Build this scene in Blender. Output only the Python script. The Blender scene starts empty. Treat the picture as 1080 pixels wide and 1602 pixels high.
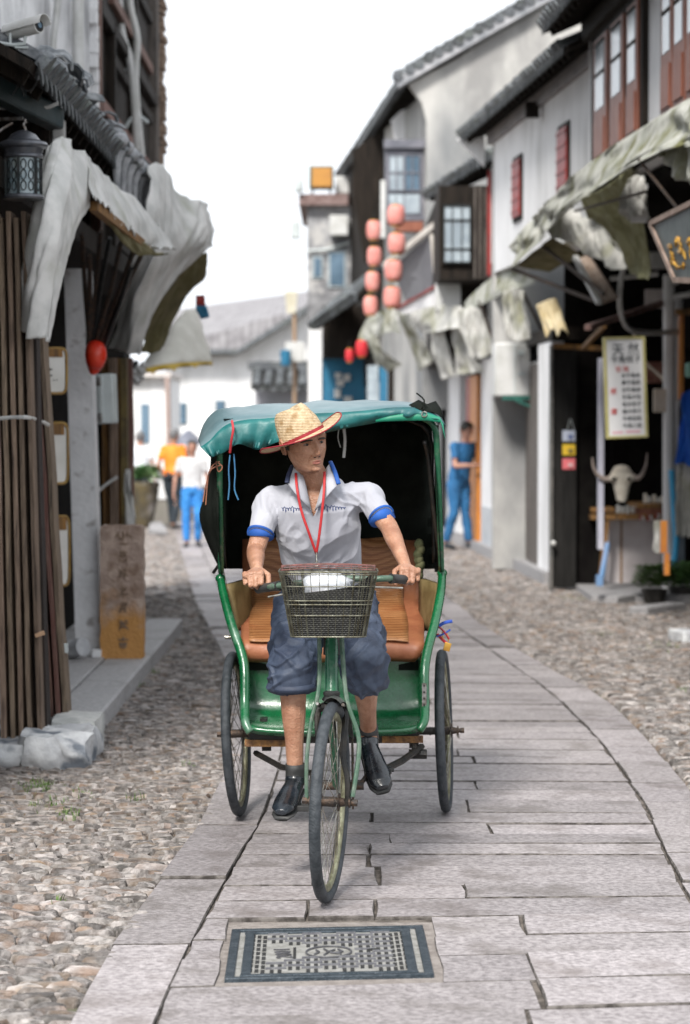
import bpy, bmesh, math, random
from mathutils import Vector, Matrix, noise
R = math.radians
random.seed(7)
S = bpy.context.scene
COL = S.collection
# ---------------------------------------------------------------- camera, sky, sun, exposure
CAMZ = 1.65; F = 3825.0; TH = math.atan(129/3825)
cam = bpy.data.objects.new('camera', bpy.data.cameras.new('camera')); COL.objects.link(cam)
cam.location = (0, 0, CAMZ); cam.rotation_euler = (math.pi/2-TH, 0, 0)
cam.data.sensor_fit = 'HORIZONTAL'; cam.data.sensor_width = 24; cam.data.lens = 85
cam.data.clip_start = .1; cam.data.clip_end = 3000
cam.data.dof.use_dof = True; cam.data.dof.focus_distance = 9.0; cam.data.dof.aperture_fstop = 3.2
S.camera = cam
w = bpy.data.worlds.new('World'); S.world = w; w.use_nodes = True
nt = w.node_tree; bg = nt.nodes['Background']; bg.inputs[1].default_value = .1
sky = nt.nodes.new('ShaderNodeTexSky'); sky.sky_type = 'NISHITA'; sky.sun_disc = False
SUN_EL, SUN_ROT = 44, 197
sky.sun_elevation = R(SUN_EL); sky.sun_rotation = R(SUN_ROT); sky.dust_density = 4
hs = nt.nodes.new('ShaderNodeHueSaturation'); hs.inputs['Saturation'].default_value = .25; hs.inputs['Value'].default_value = .6
mx = nt.nodes.new('ShaderNodeMix'); mx.data_type = 'RGBA'; mx.inputs[0].default_value = .86
mx.inputs[7].default_value = (7.8, 8.15, 8.6, 1)
nt.links.new(sky.outputs[0], hs.inputs['Color']); nt.links.new(hs.outputs[0], mx.inputs[6]); nt.links.new(mx.outputs[2], bg.inputs[0])
sl = bpy.data.lights.new('sun', 'SUN'); sl.energy = 2.6; sl.angle = R(13); sl.color = (1, .96, .9)
so = bpy.data.objects.new('sun', sl); COL.objects.link(so)
az = R(SUN_ROT); sd = Vector((math.sin(az)*math.cos(R(SUN_EL)), math.cos(az)*math.cos(R(SUN_EL)), math.sin(R(SUN_EL))))
so.rotation_euler = sd.to_track_quat('Z', 'Y').to_euler()
S.view_settings.view_transform = 'Standard'; S.view_settings.look = 'None'
S.view_settings.exposure = 0.92; S.view_settings.gamma = 1; S.view_settings.use_curve_mapping = False
# ---------------------------------------------------------------- helpers
V = Vector
def W(px, py, d):
    u = (px-540)/F; v = (801-py)/F
    k = d/(math.cos(TH)+v*math.sin(TH))
    return V((u*k, d, CAMZ+(-math.sin(TH)+v*math.cos(TH))*k))
def G(px, py, z=0):
    u = (px-540)/F; v = (801-py)/F
    dz = -math.sin(TH)+v*math.cos(TH); k = (z-CAMZ)/dz
    return V((u*k, (math.cos(TH)+v*math.sin(TH))*k, z))
WL = {}
def thing(name, label, cat, loc=(0, 0, 0), group=None, kind=None):
    o = bpy.data.objects.new(name, None); COL.objects.link(o); o.location = loc
    o.empty_display_size = .1; WL[o.name] = V(loc)
    if label: o['label'] = label
    if cat: o['category'] = cat
    if group: o['group'] = group
    if kind: o['kind'] = kind
    return o
def tag(o, label=None, cat=None, group=None, kind=None):
    if label: o['label'] = label
    if cat: o['category'] = cat
    if group: o['group'] = group
    if kind: o['kind'] = kind
    return o
def catmull(pts, n):
    pts = [V(p) for p in pts]
    if len(pts) < 3:
        return [pts[0].lerp(pts[-1], i/n) for i in range(n+1)]
    out = []; m = len(pts)-1
    for i in range(n+1):
        t = i/n*m; k = min(int(t), m-1); f = t-k
        p0 = pts[max(k-1, 0)]; p1 = pts[k]; p2 = pts[k+1]; p3 = pts[min(k+2, m)]
        out.append(.5*((2*p1)+(p2-p0)*f+(2*p0-5*p1+4*p2-p3)*f*f+(3*p1-p0-3*p2+p3)*f**3))
    return out
class B:
    def __init__(s): s.v = []; s.f = []; s.m = []; s.mi = 0
    def add(s, vs, fs):
        k = len(s.v); s.v += [tuple(v) for v in vs]; s.f += [tuple(i+k for i in f) for f in fs]; s.m += [s.mi]*len(fs); return s
    def box(s, c, d, rot=None):
        c = V(c); h = V(d)/2; vs = []
        for x in (-1, 1):
            for y in (-1, 1):
                for z in (-1, 1):
                    p = V((x*h.x, y*h.y, z*h.z))
                    if rot is not None: p = rot @ p
                    vs.append(c+p)
        return s.add(vs, [(0, 1, 3, 2), (4, 6, 7, 5), (0, 4, 5, 1), (2, 3, 7, 6), (0, 2, 6, 4), (1, 5, 7, 3)])
    def bb(s, a, b): a = V(a); b = V(b); return s.box((a+b)/2, (abs(b.x-a.x), abs(b.y-a.y), abs(b.z-a.z)))
    def beam(s, a, b, w, h, up=(0, 0, 1)):
        a = V(a); b = V(b); t = (b-a).normalized(); u = V(up)
        x = t.cross(u).normalized() if abs(t.dot(u)) < .99 else V((1, 0, 0)); z = x.cross(t)
        M = Matrix((x, t, z)).transposed()
        return s.box((a+b)/2, (w, (b-a).length, h), M)
    def tube(s, pts, r, n=8, r2=None, xax=None, cap=True, closed=False):
        pts = [V(p) for p in pts]; m = len(pts)
        ra = r if isinstance(r, (list, tuple)) else [r]*m
        rb = r2 if r2 is not None else ra
        rb = rb if isinstance(rb, (list, tuple)) else [rb]*m
        vs = []; fs = []; x = None
        for i in range(m):
            if closed: t = pts[(i+1) % m]-pts[(i-1) % m]
            else: t = pts[min(i+1, m-1)]-pts[max(i-1, 0)]
            t = t.normalized() if t.length > 1e-9 else V((0, 0, 1))
            if xax is not None: x = V(xax)
            elif x is None: x = V((1, 0, 0)) if abs(t.x) < .8 else V((0, 1, 0))
            x = (x-t*x.dot(t)).normalized(); y = t.cross(x)
            for k in range(n):
                a = 2*math.pi*k/n; vs.append(pts[i]+x*math.cos(a)*ra[i]+y*math.sin(a)*rb[i])
        for i in range(m if closed else m-1):
            j = (i+1) % m
            for k in range(n): fs.append((i*n+k, i*n+(k+1) % n, j*n+(k+1) % n, j*n+k))
        if cap and not closed: fs.append(tuple(range(n))[::-1]); fs.append(tuple((m-1)*n+k for k in range(n)))
        return s.add(vs, fs)
    def lathe(s, prof, c=(0, 0, 0), n=16, M=None, cap=True):
        c = V(c); vs = []; fs = []; m = len(prof)
        for (r, z) in prof:
            for k in range(n):
                a = 2*math.pi*k/n; p = V((r*math.cos(a), r*math.sin(a), z))
                if M is not None: p = M @ p
                vs.append(c+p)
        for i in range(m-1):
            for k in range(n): fs.append((i*n+k, i*n+(k+1) % n, (i+1)*n+(k+1) % n, (i+1)*n+k))
        if cap: fs.append(tuple(range(n))[::-1]); fs.append(tuple((m-1)*n+k for k in range(n)))
        return s.add(vs, fs)
    def ball(s, c, r, n=12, M=None):
        if not isinstance(r, (list, tuple)): r = (r, r, r)
        c = V(c); vs = []; fs = []; h = n//2+1
        for i in range(h+1):
            ph = math.pi*(i/h)
            for k in range(n):
                a = 2*math.pi*k/n; q = max(math.sin(ph), .001)
                p = V((r[0]*q*math.cos(a), r[1]*q*math.sin(a), -r[2]*math.cos(ph)))
                if M is not None: p = M @ p
                vs.append(c+p)
        for i in range(h):
            for k in range(n): fs.append((i*n+k, i*n+(k+1) % n, (i+1)*n+(k+1) % n, (i+1)*n+k))
        fs.append(tuple(range(n))[::-1]); fs.append(tuple(h*n+k for k in range(n)))
        return s.add(vs, fs)
    def sheet(s, grid, th=0, closed=False):
        nr = len(grid); nc = len(grid[0]); vs = [V(p) for r in grid for p in r]; fs = []
        cc = nc if closed else nc-1
        for i in range(nr-1):
            for j in range(cc): fs.append((i*nc+j, i*nc+(j+1) % nc, (i+1)*nc+(j+1) % nc, (i+1)*nc+j))
        if th:
            N = []
            for i in range(nr):
                for j in range(nc):
                    a = vs[min(i+1, nr-1)*nc+j]-vs[max(i-1, 0)*nc+j]; b = vs[i*nc+min(j+1, nc-1)]-vs[i*nc+max(j-1, 0)]
                    q = a.cross(b); N.append(q.normalized() if q.length > 1e-12 else V((0, 0, 1)))
            k = len(vs); vs2 = [vs[i]+N[i]*th for i in range(k)]  # black sheet added so the doorway stays dark
            f2 = [tuple(x+k for x in f[::-1]) for f in fs]
            ed = [(j, j+1) for j in range(nc-1)]+[((nr-1)*nc+j+1, (nr-1)*nc+j) for j in range(nc-1)]
            ed += [((i+1)*nc, i*nc) for i in range(nr-1)]+[(i*nc+nc-1, (i+1)*nc+nc-1) for i in range(nr-1)]
            fs = fs+f2+[(b_, a_, a_+k, b_+k) for a_, b_ in ed]; vs = vs+vs2
        return s.add(vs, fs)
    def prism(s, poly, vec):
        vec = V(vec); n = len(poly); vs = [V(p) for p in poly]+[V(p)+vec for p in poly]
        return s.add(vs, [tuple(range(n))[::-1], tuple(range(n, 2*n))]+[(i, (i+1) % n, n+(i+1) % n, n+i) for i in range(n)])
    def mesh(s, name, mats, smooth=40, off=V((0, 0, 0))):
        me = bpy.data.meshes.new(name); me.from_pydata([(v[0]-off.x, v[1]-off.y, v[2]-off.z) for v in s.v], [], s.f)
        for m in (mats if isinstance(mats, (list, tuple)) else [mats]): me.materials.append(m)
        if any(s.m): me.polygons.foreach_set('material_index', s.m)
        fixmesh(me, smooth); return me
    def build(s, name, mats, parent=None, smooth=40, bevel=0, origin=None):
        n = len(s.v); lo = [min(v[i] for v in s.v) for i in range(3)]; hi = [max(v[i] for v in s.v) for i in range(3)]
        c = V(origin) if origin is not None else V(((lo[0]+hi[0])/2, (lo[1]+hi[1])/2, (lo[2]+hi[2])/2))
        if parent is None and origin is None: c.z = lo[2]
        return link(name, s.mesh(name, mats, smooth, c), c, parent, bevel)
def fixmesh(me, smooth=40, rec=True):
    if rec:
        bm = bmesh.new(); bm.from_mesh(me); bmesh.ops.recalc_face_normals(bm, faces=bm.faces); bm.to_mesh(me); bm.free()
    if smooth:
        me.polygons.foreach_set('use_smooth', [True]*len(me.polygons))
        if smooth < 180: me.set_sharp_from_angle(angle=R(smooth))
    me.update()
def link(name, me, c, parent=None, bevel=0):
    o = bpy.data.objects.new(name, me); COL.objects.link(o); c = V(c); WL[o.name] = c
    if parent is not None: o.parent = parent; o.location = c-WL[parent.name]
    else: o.location = c
    if bevel:
        b = o.modifiers.new('bevel', 'BEVEL'); b.width = bevel; b.segments = 2; b.limit_method = 'ANGLE'; b.angle_limit = R(40)
    return o
def copy_tree(o, delta=V((0, 0, 0)), parent=None):
    c = o.copy(); COL.objects.link(c)
    if parent is None: c.location = o.location+V(delta)
    else: c.parent = parent
    for ch in [x for x in COL.objects if x.parent == o]: copy_tree(ch, parent=c)
    return c
# ---------------------------------------------------------------- materials
MC = {}
def mat(name, col, col2=None, rough=.7, scale=8, bump=0, bscale=None, metal=0, mix=(.4, .6), stretch=None, rand=0, spec=None,
        col3=None, s3=2, mix3=(.55, .7), coat=0, sheen=0, detail=6, trans=0, emit=0):
    if name in MC: return MC[name]
    m = bpy.data.materials.new(name); m.use_nodes = True; nt = m.node_tree; L = nt.links; N = nt.nodes; b = N['Principled BSDF']
    b.inputs['Roughness'].default_value = rough; b.inputs['Metallic'].default_value = metal
    if spec is not None: b.inputs['Specular IOR Level'].default_value = spec
    if coat: b.inputs['Coat Weight'].default_value = coat; b.inputs['Coat Roughness'].default_value = .15
    if sheen: b.inputs['Sheen Weight'].default_value = sheen
    if trans: b.inputs['Transmission Weight'].default_value = trans
    col = (*col, 1)
    b.inputs['Base Color'].default_value = col
    if emit: b.inputs['Emission Color'].default_value = col; b.inputs['Emission Strength'].default_value = emit
    geo = N.new('ShaderNodeNewGeometry'); tc = N.new('ShaderNodeTexCoord')
    mp = N.new('ShaderNodeMapping'); L.new(tc.outputs['Object'], mp.inputs[0])
    mp.inputs['Scale'].default_value = stretch or (1, 1, 1)
    oi = N.new('ShaderNodeObjectInfo')
    vm = N.new('ShaderNodeVectorMath'); vm.operation = 'ADD'
    sc = N.new('ShaderNodeVectorMath'); sc.operation = 'SCALE'; sc.inputs[3].default_value = 7.0
    cmb = N.new('ShaderNodeCombineXYZ'); L.new(oi.outputs['Random'], cmb.inputs[0]); L.new(oi.outputs['Random'], cmb.inputs[1])
    L.new(cmb.outputs[0], sc.inputs[0]); L.new(mp.outputs[0], vm.inputs[0]); L.new(sc.outputs[0], vm.inputs[1])
    vec = vm.outputs[0]; out = None
    if col2 is not None:
        n = N.new('ShaderNodeTexNoise'); n.inputs['Scale'].default_value = scale; n.inputs['Detail'].default_value = detail; n.inputs['Roughness'].default_value = .6
        L.new(vec, n.inputs['Vector'])
        r = N.new('ShaderNodeValToRGB'); r.color_ramp.elements[0].position = mix[0]; r.color_ramp.elements[1].position = mix[1]
        r.color_ramp.elements[0].color = col; r.color_ramp.elements[1].color = (*col2, 1)
        L.new(n.outputs[0], r.inputs[0]); out = r.outputs[0]
    if col3 is not None:
        n3 = N.new('ShaderNodeTexNoise'); n3.inputs['Scale'].default_value = s3; n3.inputs['Detail'].default_value = 5
        L.new(vec, n3.inputs['Vector'])
        r3 = N.new('ShaderNodeMapRange'); r3.inputs[1].default_value = mix3[0]; r3.inputs[2].default_value = mix3[1]
        L.new(n3.outputs[0], r3.inputs[0])
        m3 = N.new('ShaderNodeMix'); m3.data_type = 'RGBA'; L.new(r3.outputs[0], m3.inputs[0])
        if out: L.new(out, m3.inputs[6])
        else: m3.inputs[6].default_value = col
        m3.inputs[7].default_value = (*col3, 1); out = m3.outputs[2]
    if rand:
        h = N.new('ShaderNodeHueSaturation'); mr = N.new('ShaderNodeMapRange'); L.new(oi.outputs['Random'], mr.inputs[0])
        mr.inputs[3].default_value = 1-rand; mr.inputs[4].default_value = 1+rand; L.new(mr.outputs[0], h.inputs['Value'])
        mr2 = N.new('ShaderNodeMapRange'); ml = N.new('ShaderNodeMath'); ml.operation = 'FRACT'; mu = N.new('ShaderNodeMath'); mu.operation = 'MULTIPLY'; mu.inputs[1].default_value = 13.7
        L.new(oi.outputs['Random'], mu.inputs[0]); L.new(mu.outputs[0], ml.inputs[0]); L.new(ml.outputs[0], mr2.inputs[0])
        mr2.inputs[3].default_value = .49; mr2.inputs[4].default_value = .51; L.new(mr2.outputs[0], h.inputs['Hue'])
        if out: L.new(out, h.inputs['Color'])
        else: h.inputs['Color'].default_value = col
        out = h.outputs[0]
    if out: L.new(out, b.inputs['Base Color'])
    if bump:
        nb = N.new('ShaderNodeTexNoise'); nb.inputs['Scale'].default_value = bscale or scale*3; nb.inputs['Detail'].default_value = 6
        L.new(vec, nb.inputs['Vector']); bp = N.new('ShaderNodeBump'); bp.inputs['Strength'].default_value = min(1, bump*1.0); bp.inputs['Distance'].default_value = .01*max(1, bump)
        L.new(nb.outputs[0], bp.inputs['Height']); L.new(bp.outputs[0], b.inputs['Normal'])
        rr = N.new('ShaderNodeMapRange'); rr.inputs[3].default_value = max(0, rough-.12); rr.inputs[4].default_value = min(1, rough+.12)
        L.new(nb.outputs[0], rr.inputs[0]); L.new(rr.outputs[0], b.inputs['Roughness'])
    MC[name] = m; return m
def add_wave(m, scale, strength=.4, direction='Z', dist=.002, colmul=None, wtype='BANDS'):
    nt = m.node_tree; N = nt.nodes; L = nt.links; b = N['Principled BSDF']
    tc = N.new('ShaderNodeTexCoord'); wv = N.new('ShaderNodeTexWave'); wv.wave_type = wtype; wv.bands_direction = direction
    wv.inputs['Scale'].default_value = scale; wv.inputs['Distortion'].default_value = .6; wv.inputs['Detail'].default_value = 1
    L.new(tc.outputs['Object'], wv.inputs[0])
    bp = N.new('ShaderNodeBump'); bp.inputs['Strength'].default_value = strength; bp.inputs['Distance'].default_value = dist
    if b.inputs['Normal'].links: L.new(b.inputs['Normal'].links[0].from_socket, bp.inputs['Normal'])
    L.new(wv.outputs[1], bp.inputs['Height']); L.new(bp.outputs[0], b.inputs['Normal'])
    if colmul:
        mm = N.new('ShaderNodeMix'); mm.data_type = 'RGBA'; mm.blend_type = 'MULTIPLY'; mm.inputs[0].default_value = 1
        r = N.new('ShaderNodeValToRGB'); r.color_ramp.elements[0].color = (*colmul, 1); r.color_ramp.elements[1].color = (1, 1, 1, 1)
        r.color_ramp.elements[0].position = .1; r.color_ramp.elements[1].position = .6
        L.new(wv.outputs[1], r.inputs[0]); L.new(r.outputs[0], mm.inputs[7])
        s = b.inputs['Base Color']
        if s.links: L.new(s.links[0].from_socket, mm.inputs[6])
        else: mm.inputs[6].default_value = s.default_value
        L.new(mm.outputs[2], s)
    return m
M_slab = mat('granite', (.20, .180, .181), (.41, .375, .378), .58, 48, .6, 90, rand=.20, col3=(.15, .13, .12), s3=4.2, mix3=(.5, .78), mix=(.35, .65), spec=.4)
M_cob = mat('cobble_stone', (.105, .094, .087), (.325, .298, .285), .7, 20, .9, 60, rand=.42, col3=(.19, .13, .09), s3=7, mix3=(.5, .7))
M_soil = mat('joint_soil', (.09, .075, .06), (.17, .145, .12), .95, 14, 1.2, 60, col3=(.10, .13, .05), s3=3)
M_kerb = mat('kerb_granite', (.25, .245, .25), (.35, .34, .345), .75, 30, .5, 90)
M_white = mat('whitewash', (.74, .74, .75), (.83, .83, .84), .9, 3, .5, 20, col3=(.44, .44, .43), s3=2.4, mix3=(.5, .85), stretch=(1, 1, .35))
M_oldwall = mat('old_plaster', (.27, .265, .26), (.48, .47, .45), .92, 1.2, .8, 12, col3=(.16, .17, .18), s3=.7, mix3=(.46, .7), stretch=(1, 1, .5))
M_patch = mat('weathered_wall', (.34, .34, .35), (.13, .13, .14), .92, 2.2, 1, 14, col3=(.46, .45, .44), s3=4, mix3=(.5, .65))
M_dark = mat('dark_wood', (.010, .008, .0065), (.024, .018, .014), .7, 6, .5, 30, stretch=(4, 4, .4), spec=.15)
M_black = mat('shop_gloom', (.007, .006, .006), (.012, .011, .010), .95, 4, spec=.05)  # near-black colour stands in for shade inside the shop fronts
M_brown = mat('red_brown_wood', (.20, .06, .032), (.28, .10, .058), .5, 6, .4, 30, stretch=(3, 3, .4))
M_red = mat('red_paint', (.33, .035, .03), (.24, .03, .03), .5, 8, .3)
M_tile = mat('grey_roof_tile', (.08, .09, .10), (.26, .27, .28), .8, 12, .7, 40, rand=.3)
M_board = mat('board_wood', (.12, .08, .055), (.40, .29, .21), .75, 10, .8, 30, stretch=(6, 6, .35), rand=.35, mix=(.3, .7), col3=(.03, .02, .018), s3=9, mix3=(.55, .75))
M_boardr = mat('board_wood_red', (.13, .045, .035), (.20, .12, .09), .7, 10, .8, 30, stretch=(6, 6, .35), rand=.2, mix=(.3, .7), col3=(.04, .02, .02), s3=9, mix3=(.55, .75))
M_ochre = mat('ochre_wood', (.30, .15, .04), (.14, .075, .03), .7, 8, .5, 30, stretch=(5, 5, .4))
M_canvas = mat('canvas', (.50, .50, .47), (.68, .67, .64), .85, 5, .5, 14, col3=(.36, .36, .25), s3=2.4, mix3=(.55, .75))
M_canvL = mat('bright_canvas', (.66, .66, .64), (.84, .83, .81), .85, 5, .5, 14, col3=(.45, .46, .38), s3=2.4, mix3=(.58, .78))  # canvas copy lightened in colour to offset the shade on the left
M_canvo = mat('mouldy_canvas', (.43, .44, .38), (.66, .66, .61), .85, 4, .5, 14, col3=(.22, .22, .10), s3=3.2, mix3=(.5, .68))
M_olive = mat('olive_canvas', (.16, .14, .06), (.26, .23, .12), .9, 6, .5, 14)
def translucent(m, f):
    nt = m.node_tree; N = nt.nodes; L = nt.links; b = N['Principled BSDF']; t = N.new('ShaderNodeBsdfTranslucent'); x = N.new('ShaderNodeMixShader'); o = N['Material Output']
    x.inputs[0].default_value = f; L.new(b.inputs['Base Color'].links[0].from_socket, t.inputs[0]); L.new(b.outputs[0], x.inputs[1]); L.new(t.outputs[0], x.inputs[2]); L.new(x.outputs[0], o.inputs[0])
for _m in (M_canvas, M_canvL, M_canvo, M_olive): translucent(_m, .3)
M_iron = mat('black_iron', (.015, .021, .022), (.035, .035, .035), .45, 20, .3, metal=.6)
M_steel = mat('worn_steel', (.35, .34, .33), (.16, .13, .11), .35, 30, .2, metal=.9)
M_rust = mat('rusty_steel', (.10, .065, .045), (.045, .04, .038), .6, 40, .5, metal=.5)
M_plast = mat('grey_plastic', (.55, .60, .60), (.48, .52, .52), .45, 5)
M_wplast = mat('white_plastic', (.60, .60, .59), (.50, .50, .48), .4, 6)
M_gold = mat('gold_leaf', (.62, .36, .07), (.42, .22, .04), .35, 20, metal=.6)
M_glass = mat('window_glass', (.04, .09, .14), (.12, .20, .28), .12, 1.2, spec=.8)
M_pglass = mat('pale_glass', (.26, .31, .35), (.38, .44, .48), .15, 3, spec=.8)
M_leaf = mat('leaf_green', (.035, .09, .02), (.09, .17, .04), .55, 10, rand=.3)
M_kerbL = mat('platform_granite', (.36, .355, .36), (.48, .47, .475), .75, 30, .5, 90, col3=(.28, .27, .26), s3=2)
M_grass = mat('grass_green', (.06, .12, .02), (.13, .20, .05), .7, 20)
M_stone = mat('rubble_stone', (.44, .45, .47), (.66, .67, .68), .8, 7, 1.2, 20, col3=(.15, .17, .2), s3=5, mix3=(.55, .65))
# ---------------------------------------------------------------- ground
g = B(); g.add([(-400, -30, -.035), (400, -30, -.035), (400, 900, -.035), (-400, 900, -.035)], [(0, 1, 2, 3)])
tag(g.build('ground', M_soil), kind='structure')
def interp(tab, y):
    if y <= tab[0][0]: a, b = tab[0], tab[1]
    elif y >= tab[-1][0]: a, b = tab[-2], tab[-1]
    else:
        for a, b in zip(tab, tab[1:]):
            if a[0] <= y <= b[0]: break
    return a[1]+(b[1]-a[1])*(y-a[0])/(b[0]-a[0])
LO = [(5, -.80), (6.95, -.767), (7.6, -.779), (8.1, -.729), (8.83, -.69), (9.62, -.655), (10.3, -.610), (11.5, -.59), (13, -.60), (17.5, -.855), (19.2, -1.02), (23.3, -1.42), (34.1, -2.3), (60, -4.4)]
LI = [(5, -.56), (7.1, -.522), (8.03, -.489), (8.39, -.46), (9.42, -.41), (10.48, -.342), (12, -.325), (13, -.33), (17.5, -.58), (19.2, -.74), (23.3, -1.12), (34.1, -2.0), (60, -4.1)]
RI = [(5, 1.12), (8.0, 1.2), (8.65, 1.217), (9.62, 1.262), (10.8, 1.325), (12, 1.344), (13, 1.355), (15, 1.316), (16.1, 1.255), (20.9, .9), (24.5, .76), (34, -.1), (60, -2.6)]
RO = [(5, 1.42), (11.3, 1.59), (13.9, 1.62), (15.3, 1.60), (16.6, 1.46), (18, 1.327), (20.9, 1.16), (24.5, 1.0), (34, .15), (60, -2.3)]
def slab_mesh(c, nx, wob, zt, bot=-.034):
    # c: four corners ccw (x,y); wobbling edges
    out = []
    for i in range(4):
        a = V((*c[i], 0)); b = V((*c[(i+1) % 4], 0)); n = nx if i % 2 == 0 else 2
        t = (b-a).normalized(); nn = V((t.y, -t.x, 0))
        for k in range(n):
            p = a.lerp(b, k/n)
            if k: p += nn*random.uniform(-wob, wob)+t*random.uniform(-.01, .01)
            else: p += V((random.uniform(-wob, wob), random.uniform(-wob, wob), 0))
            out.append(p)
    cen = sum(out, V())/len(out); m = len(out); b = B()
    top = [p.lerp(cen, 0)+(cen-p).normalized()*random.uniform(.002, .007) for p in out]
    tilt = (random.uniform(-.004, .004), random.uniform(-.006, .006))
    zf = lambda p: zt+(p.x-cen.x)*tilt[0]+(p.y-cen.y)*tilt[1]*2
    vs = [(p.x, p.y, zf(p)) for p in top]+[(p.x, p.y, zf(p)-.006) for p in out]+[(p.x, p.y, bot) for p in out]
    fs = [tuple(range(m))]
    for r in (0, 1):
        for k in range(m): fs.append((r*m+(k+1) % m, r*m+k, (r+1)*m+k, (r+1)*m+(k+1) % m))
    b.add(vs, fs); b.m[-2*m:] = [1]*(2*m); return b, cen
M_edge = mat('slab_edge_dirt', (.04, .034, .03), (.15, .135, .125), .9, 20, .5)
pav = thing('stone_paving', None, None, (0, 5, 0), kind='structure')
MH = (-.385, .29, 7.34, 8.08)
slabs = []
y = 5.2
SKW = [(5, .15), (7, .11), (8.3, .07), (9.6, .0), (11.2, -.05), (16, -.04), (20, .05), (40, .08)]
def zj(): return random.uniform(-.006, .003)
while y < 44:
    h = random.uniform(.235, .31) if random.random() < .75 else random.uniform(.33, .4)
    if y > 20: h *= 1.3
    y2 = y+h; g2 = random.uniform(.002, .006)
    l, r = interp(LI, y+h/2)+.002, interp(RI, y+h/2)-.002
    breaks = []
    if random.random() < .8: breaks.append(random.uniform(.08, .2) if random.random() < .5 else random.uniform(.5, .62))
    if random.random() < .25: breaks.append(random.uniform(-.2, -.05))
    if r-l > 1.2 and len(breaks) == 0 and random.random() < .6: breaks.append((l+r)/2+random.uniform(-.2, .2))
    off = 0 if y < 16 else interp(LI, y)+.5
    xs = [l]+sorted(b_+off for b_ in breaks if l+.2 < b_+off < r-.2)+[r]
    for a, b_ in zip(xs, xs[1:]):
        segs = [(a, b_)]
        if y2 > MH[2] and y < MH[3]:
            segs = []
            if a < MH[0]-.03: segs.append((a, min(b_, MH[0])))
            if b_ > MH[1]+.03: segs.append((max(a, MH[1]), b_))
        sk = random.uniform(-.006, .006)
        for p, q in segs:
            if q-p < .05: continue
            L1, L2 = interp(LI, y)-interp(LI, y+h/2), interp(LI, y2)-interp(LI, y+h/2)
            R1, R2 = interp(RI, y)-interp(RI, y+h/2), interp(RI, y2)-interp(RI, y+h/2)
            if p != l: L1 = L2 = sk
            if q != r: R1 = R2 = sk
            e_ = -.001 if p == l else g2
            c = [(p+e_+L1, y+g2), (q-g2+R1, y+g2+sk), (q-g2+R2, y2-g2+sk), (p+e_+L2, y2-g2)]
            slabs.append((c, max(2, int((q-p)/.18)), y))
    y = y2
for tab1, tab2, ln in ((LO, LI, 1.05), (RI, RO, .8)):
    y = 5
    while y < 44:
        y2 = y+ln*random.uniform(.7, 1.2)
        nseg = max(1, int((y2-y)/.5))
        c = [(interp(tab1, y)+.004, y+.004), (interp(tab2, y)-.004, y+.004), (interp(tab2, y2)-.004, y2-.004), (interp(tab1, y2)+.004, y2-.004)]
        slabs.append((c, 3, y)); y = y2
slabs.sort(key=lambda s: s[2])
b = B(); pts_ = [(interp(LO, q)+.0, q) for q in range(5, 44)]+[(interp(RO, q)-.0, q) for q in range(43, 4, -1)]
b.sheet([[(interp(LO, q), q, -.016), (interp(RO, q), q, -.016)] for q in range(5, 45)]); b.build('joint_fill', mat('joint_sand', (.06, .05, .042), (.17, .145, .125), .95, 12, 1, 60), pav)
rest = B()
for i, (c, nx, yy) in enumerate(slabs):
    c = [(x_, y_+interp(SKW, y_)*(x_-.2)) for x_, y_ in c]
    b, cen = slab_mesh(c, nx, .0055, zj())
    if i < 292: b.build('paving_slab', [M_slab, M_edge], pav, smooth=0)
    else:
        k0 = len(rest.m); rest.add(b.v, b.f); rest.m[k0:] = b.m
if rest.v: tag(rest.build('distant_slabs', [M_slab, M_edge], pav, smooth=0), kind='stuff')
# mortar bed round the drain cover
b = B(); b.bb((MH[0]-.01, MH[2]-.16, -.03), (MH[1]+.01, MH[3]+.10, -.009)); b.build('mortar_bed', mat('mortar', (.19, .165, .15), (.27, .24, .22), .9, 20, .8, 80), pav)
# drain cover
P = [G(345, 1535), G(675, 1520), G(666, 1448), G(366, 1460)]
cc = sum(P, V())/4; ux = V((math.cos(R(6)), math.sin(R(6)), 0)); uy = V((-ux.y, ux.x, 0))
wd = .635; hd = .73
mh = thing('drain_cover', 'rectangular cast iron drain cover with woven slot pattern, in front of the pedicab', 'drain cover', (cc.x, cc.y, -.01))
M_ci = mat('cast_iron', (.03, .043, .055), (.06, .075, .09), .45, 30, .5, 90, metal=.4)
M_dust = mat('dusty_iron', (.20, .195, .18), (.29, .285, .27), .8, 30, .5, 90)
M_mid = mat('worn_iron', (.11, .11, .125), (.17, .17, .18), .6, 30, .4, 90, metal=.2)
MrT = Matrix((ux, uy, V((0, 0, 1)))).transposed(); Mr = Matrix((ux, V((-.015, 1, 0)), V((0, 0, 1)))).transposed()
def mb(b, x, y_, sx, sy, z0, z1): b.box(cc+Mr @ V((x, y_, (z0+z1)/2)), (sx, sy, z1-z0), Mr)
b = B(); mb(b, 0, 0, wd-.01, hd-.01, -.03, -.004); b.build('plate', M_dust, mh)
b = B()
for (x, y_, sx, sy) in ((0, hd/2-.012, wd, .024), (0, -hd/2+.012, wd, .024), (wd/2-.014, 0, .028, hd-.048), (-wd/2+.014, 0, .028, hd-.048)): mb(b, x, y_, sx, sy, -.03, .004)
b.build('outer_frame', M_ci, mh, bevel=.002)
b = B()
for (x, y_, sx, sy) in ((0, hd/2-.052, wd-.09, .022), (0, -hd/2+.052, wd-.09, .022), (wd/2-.062, 0, .03, hd-.126), (-wd/2+.062, 0, .03, hd-.126)): mb(b, x, y_, sx, sy, -.02, .003)
b.build('inner_frame', M_ci, mh, bevel=.002)
bd = B(); bh = B()
xs0 = -.165; nxp = 7; nyp = 8
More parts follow.
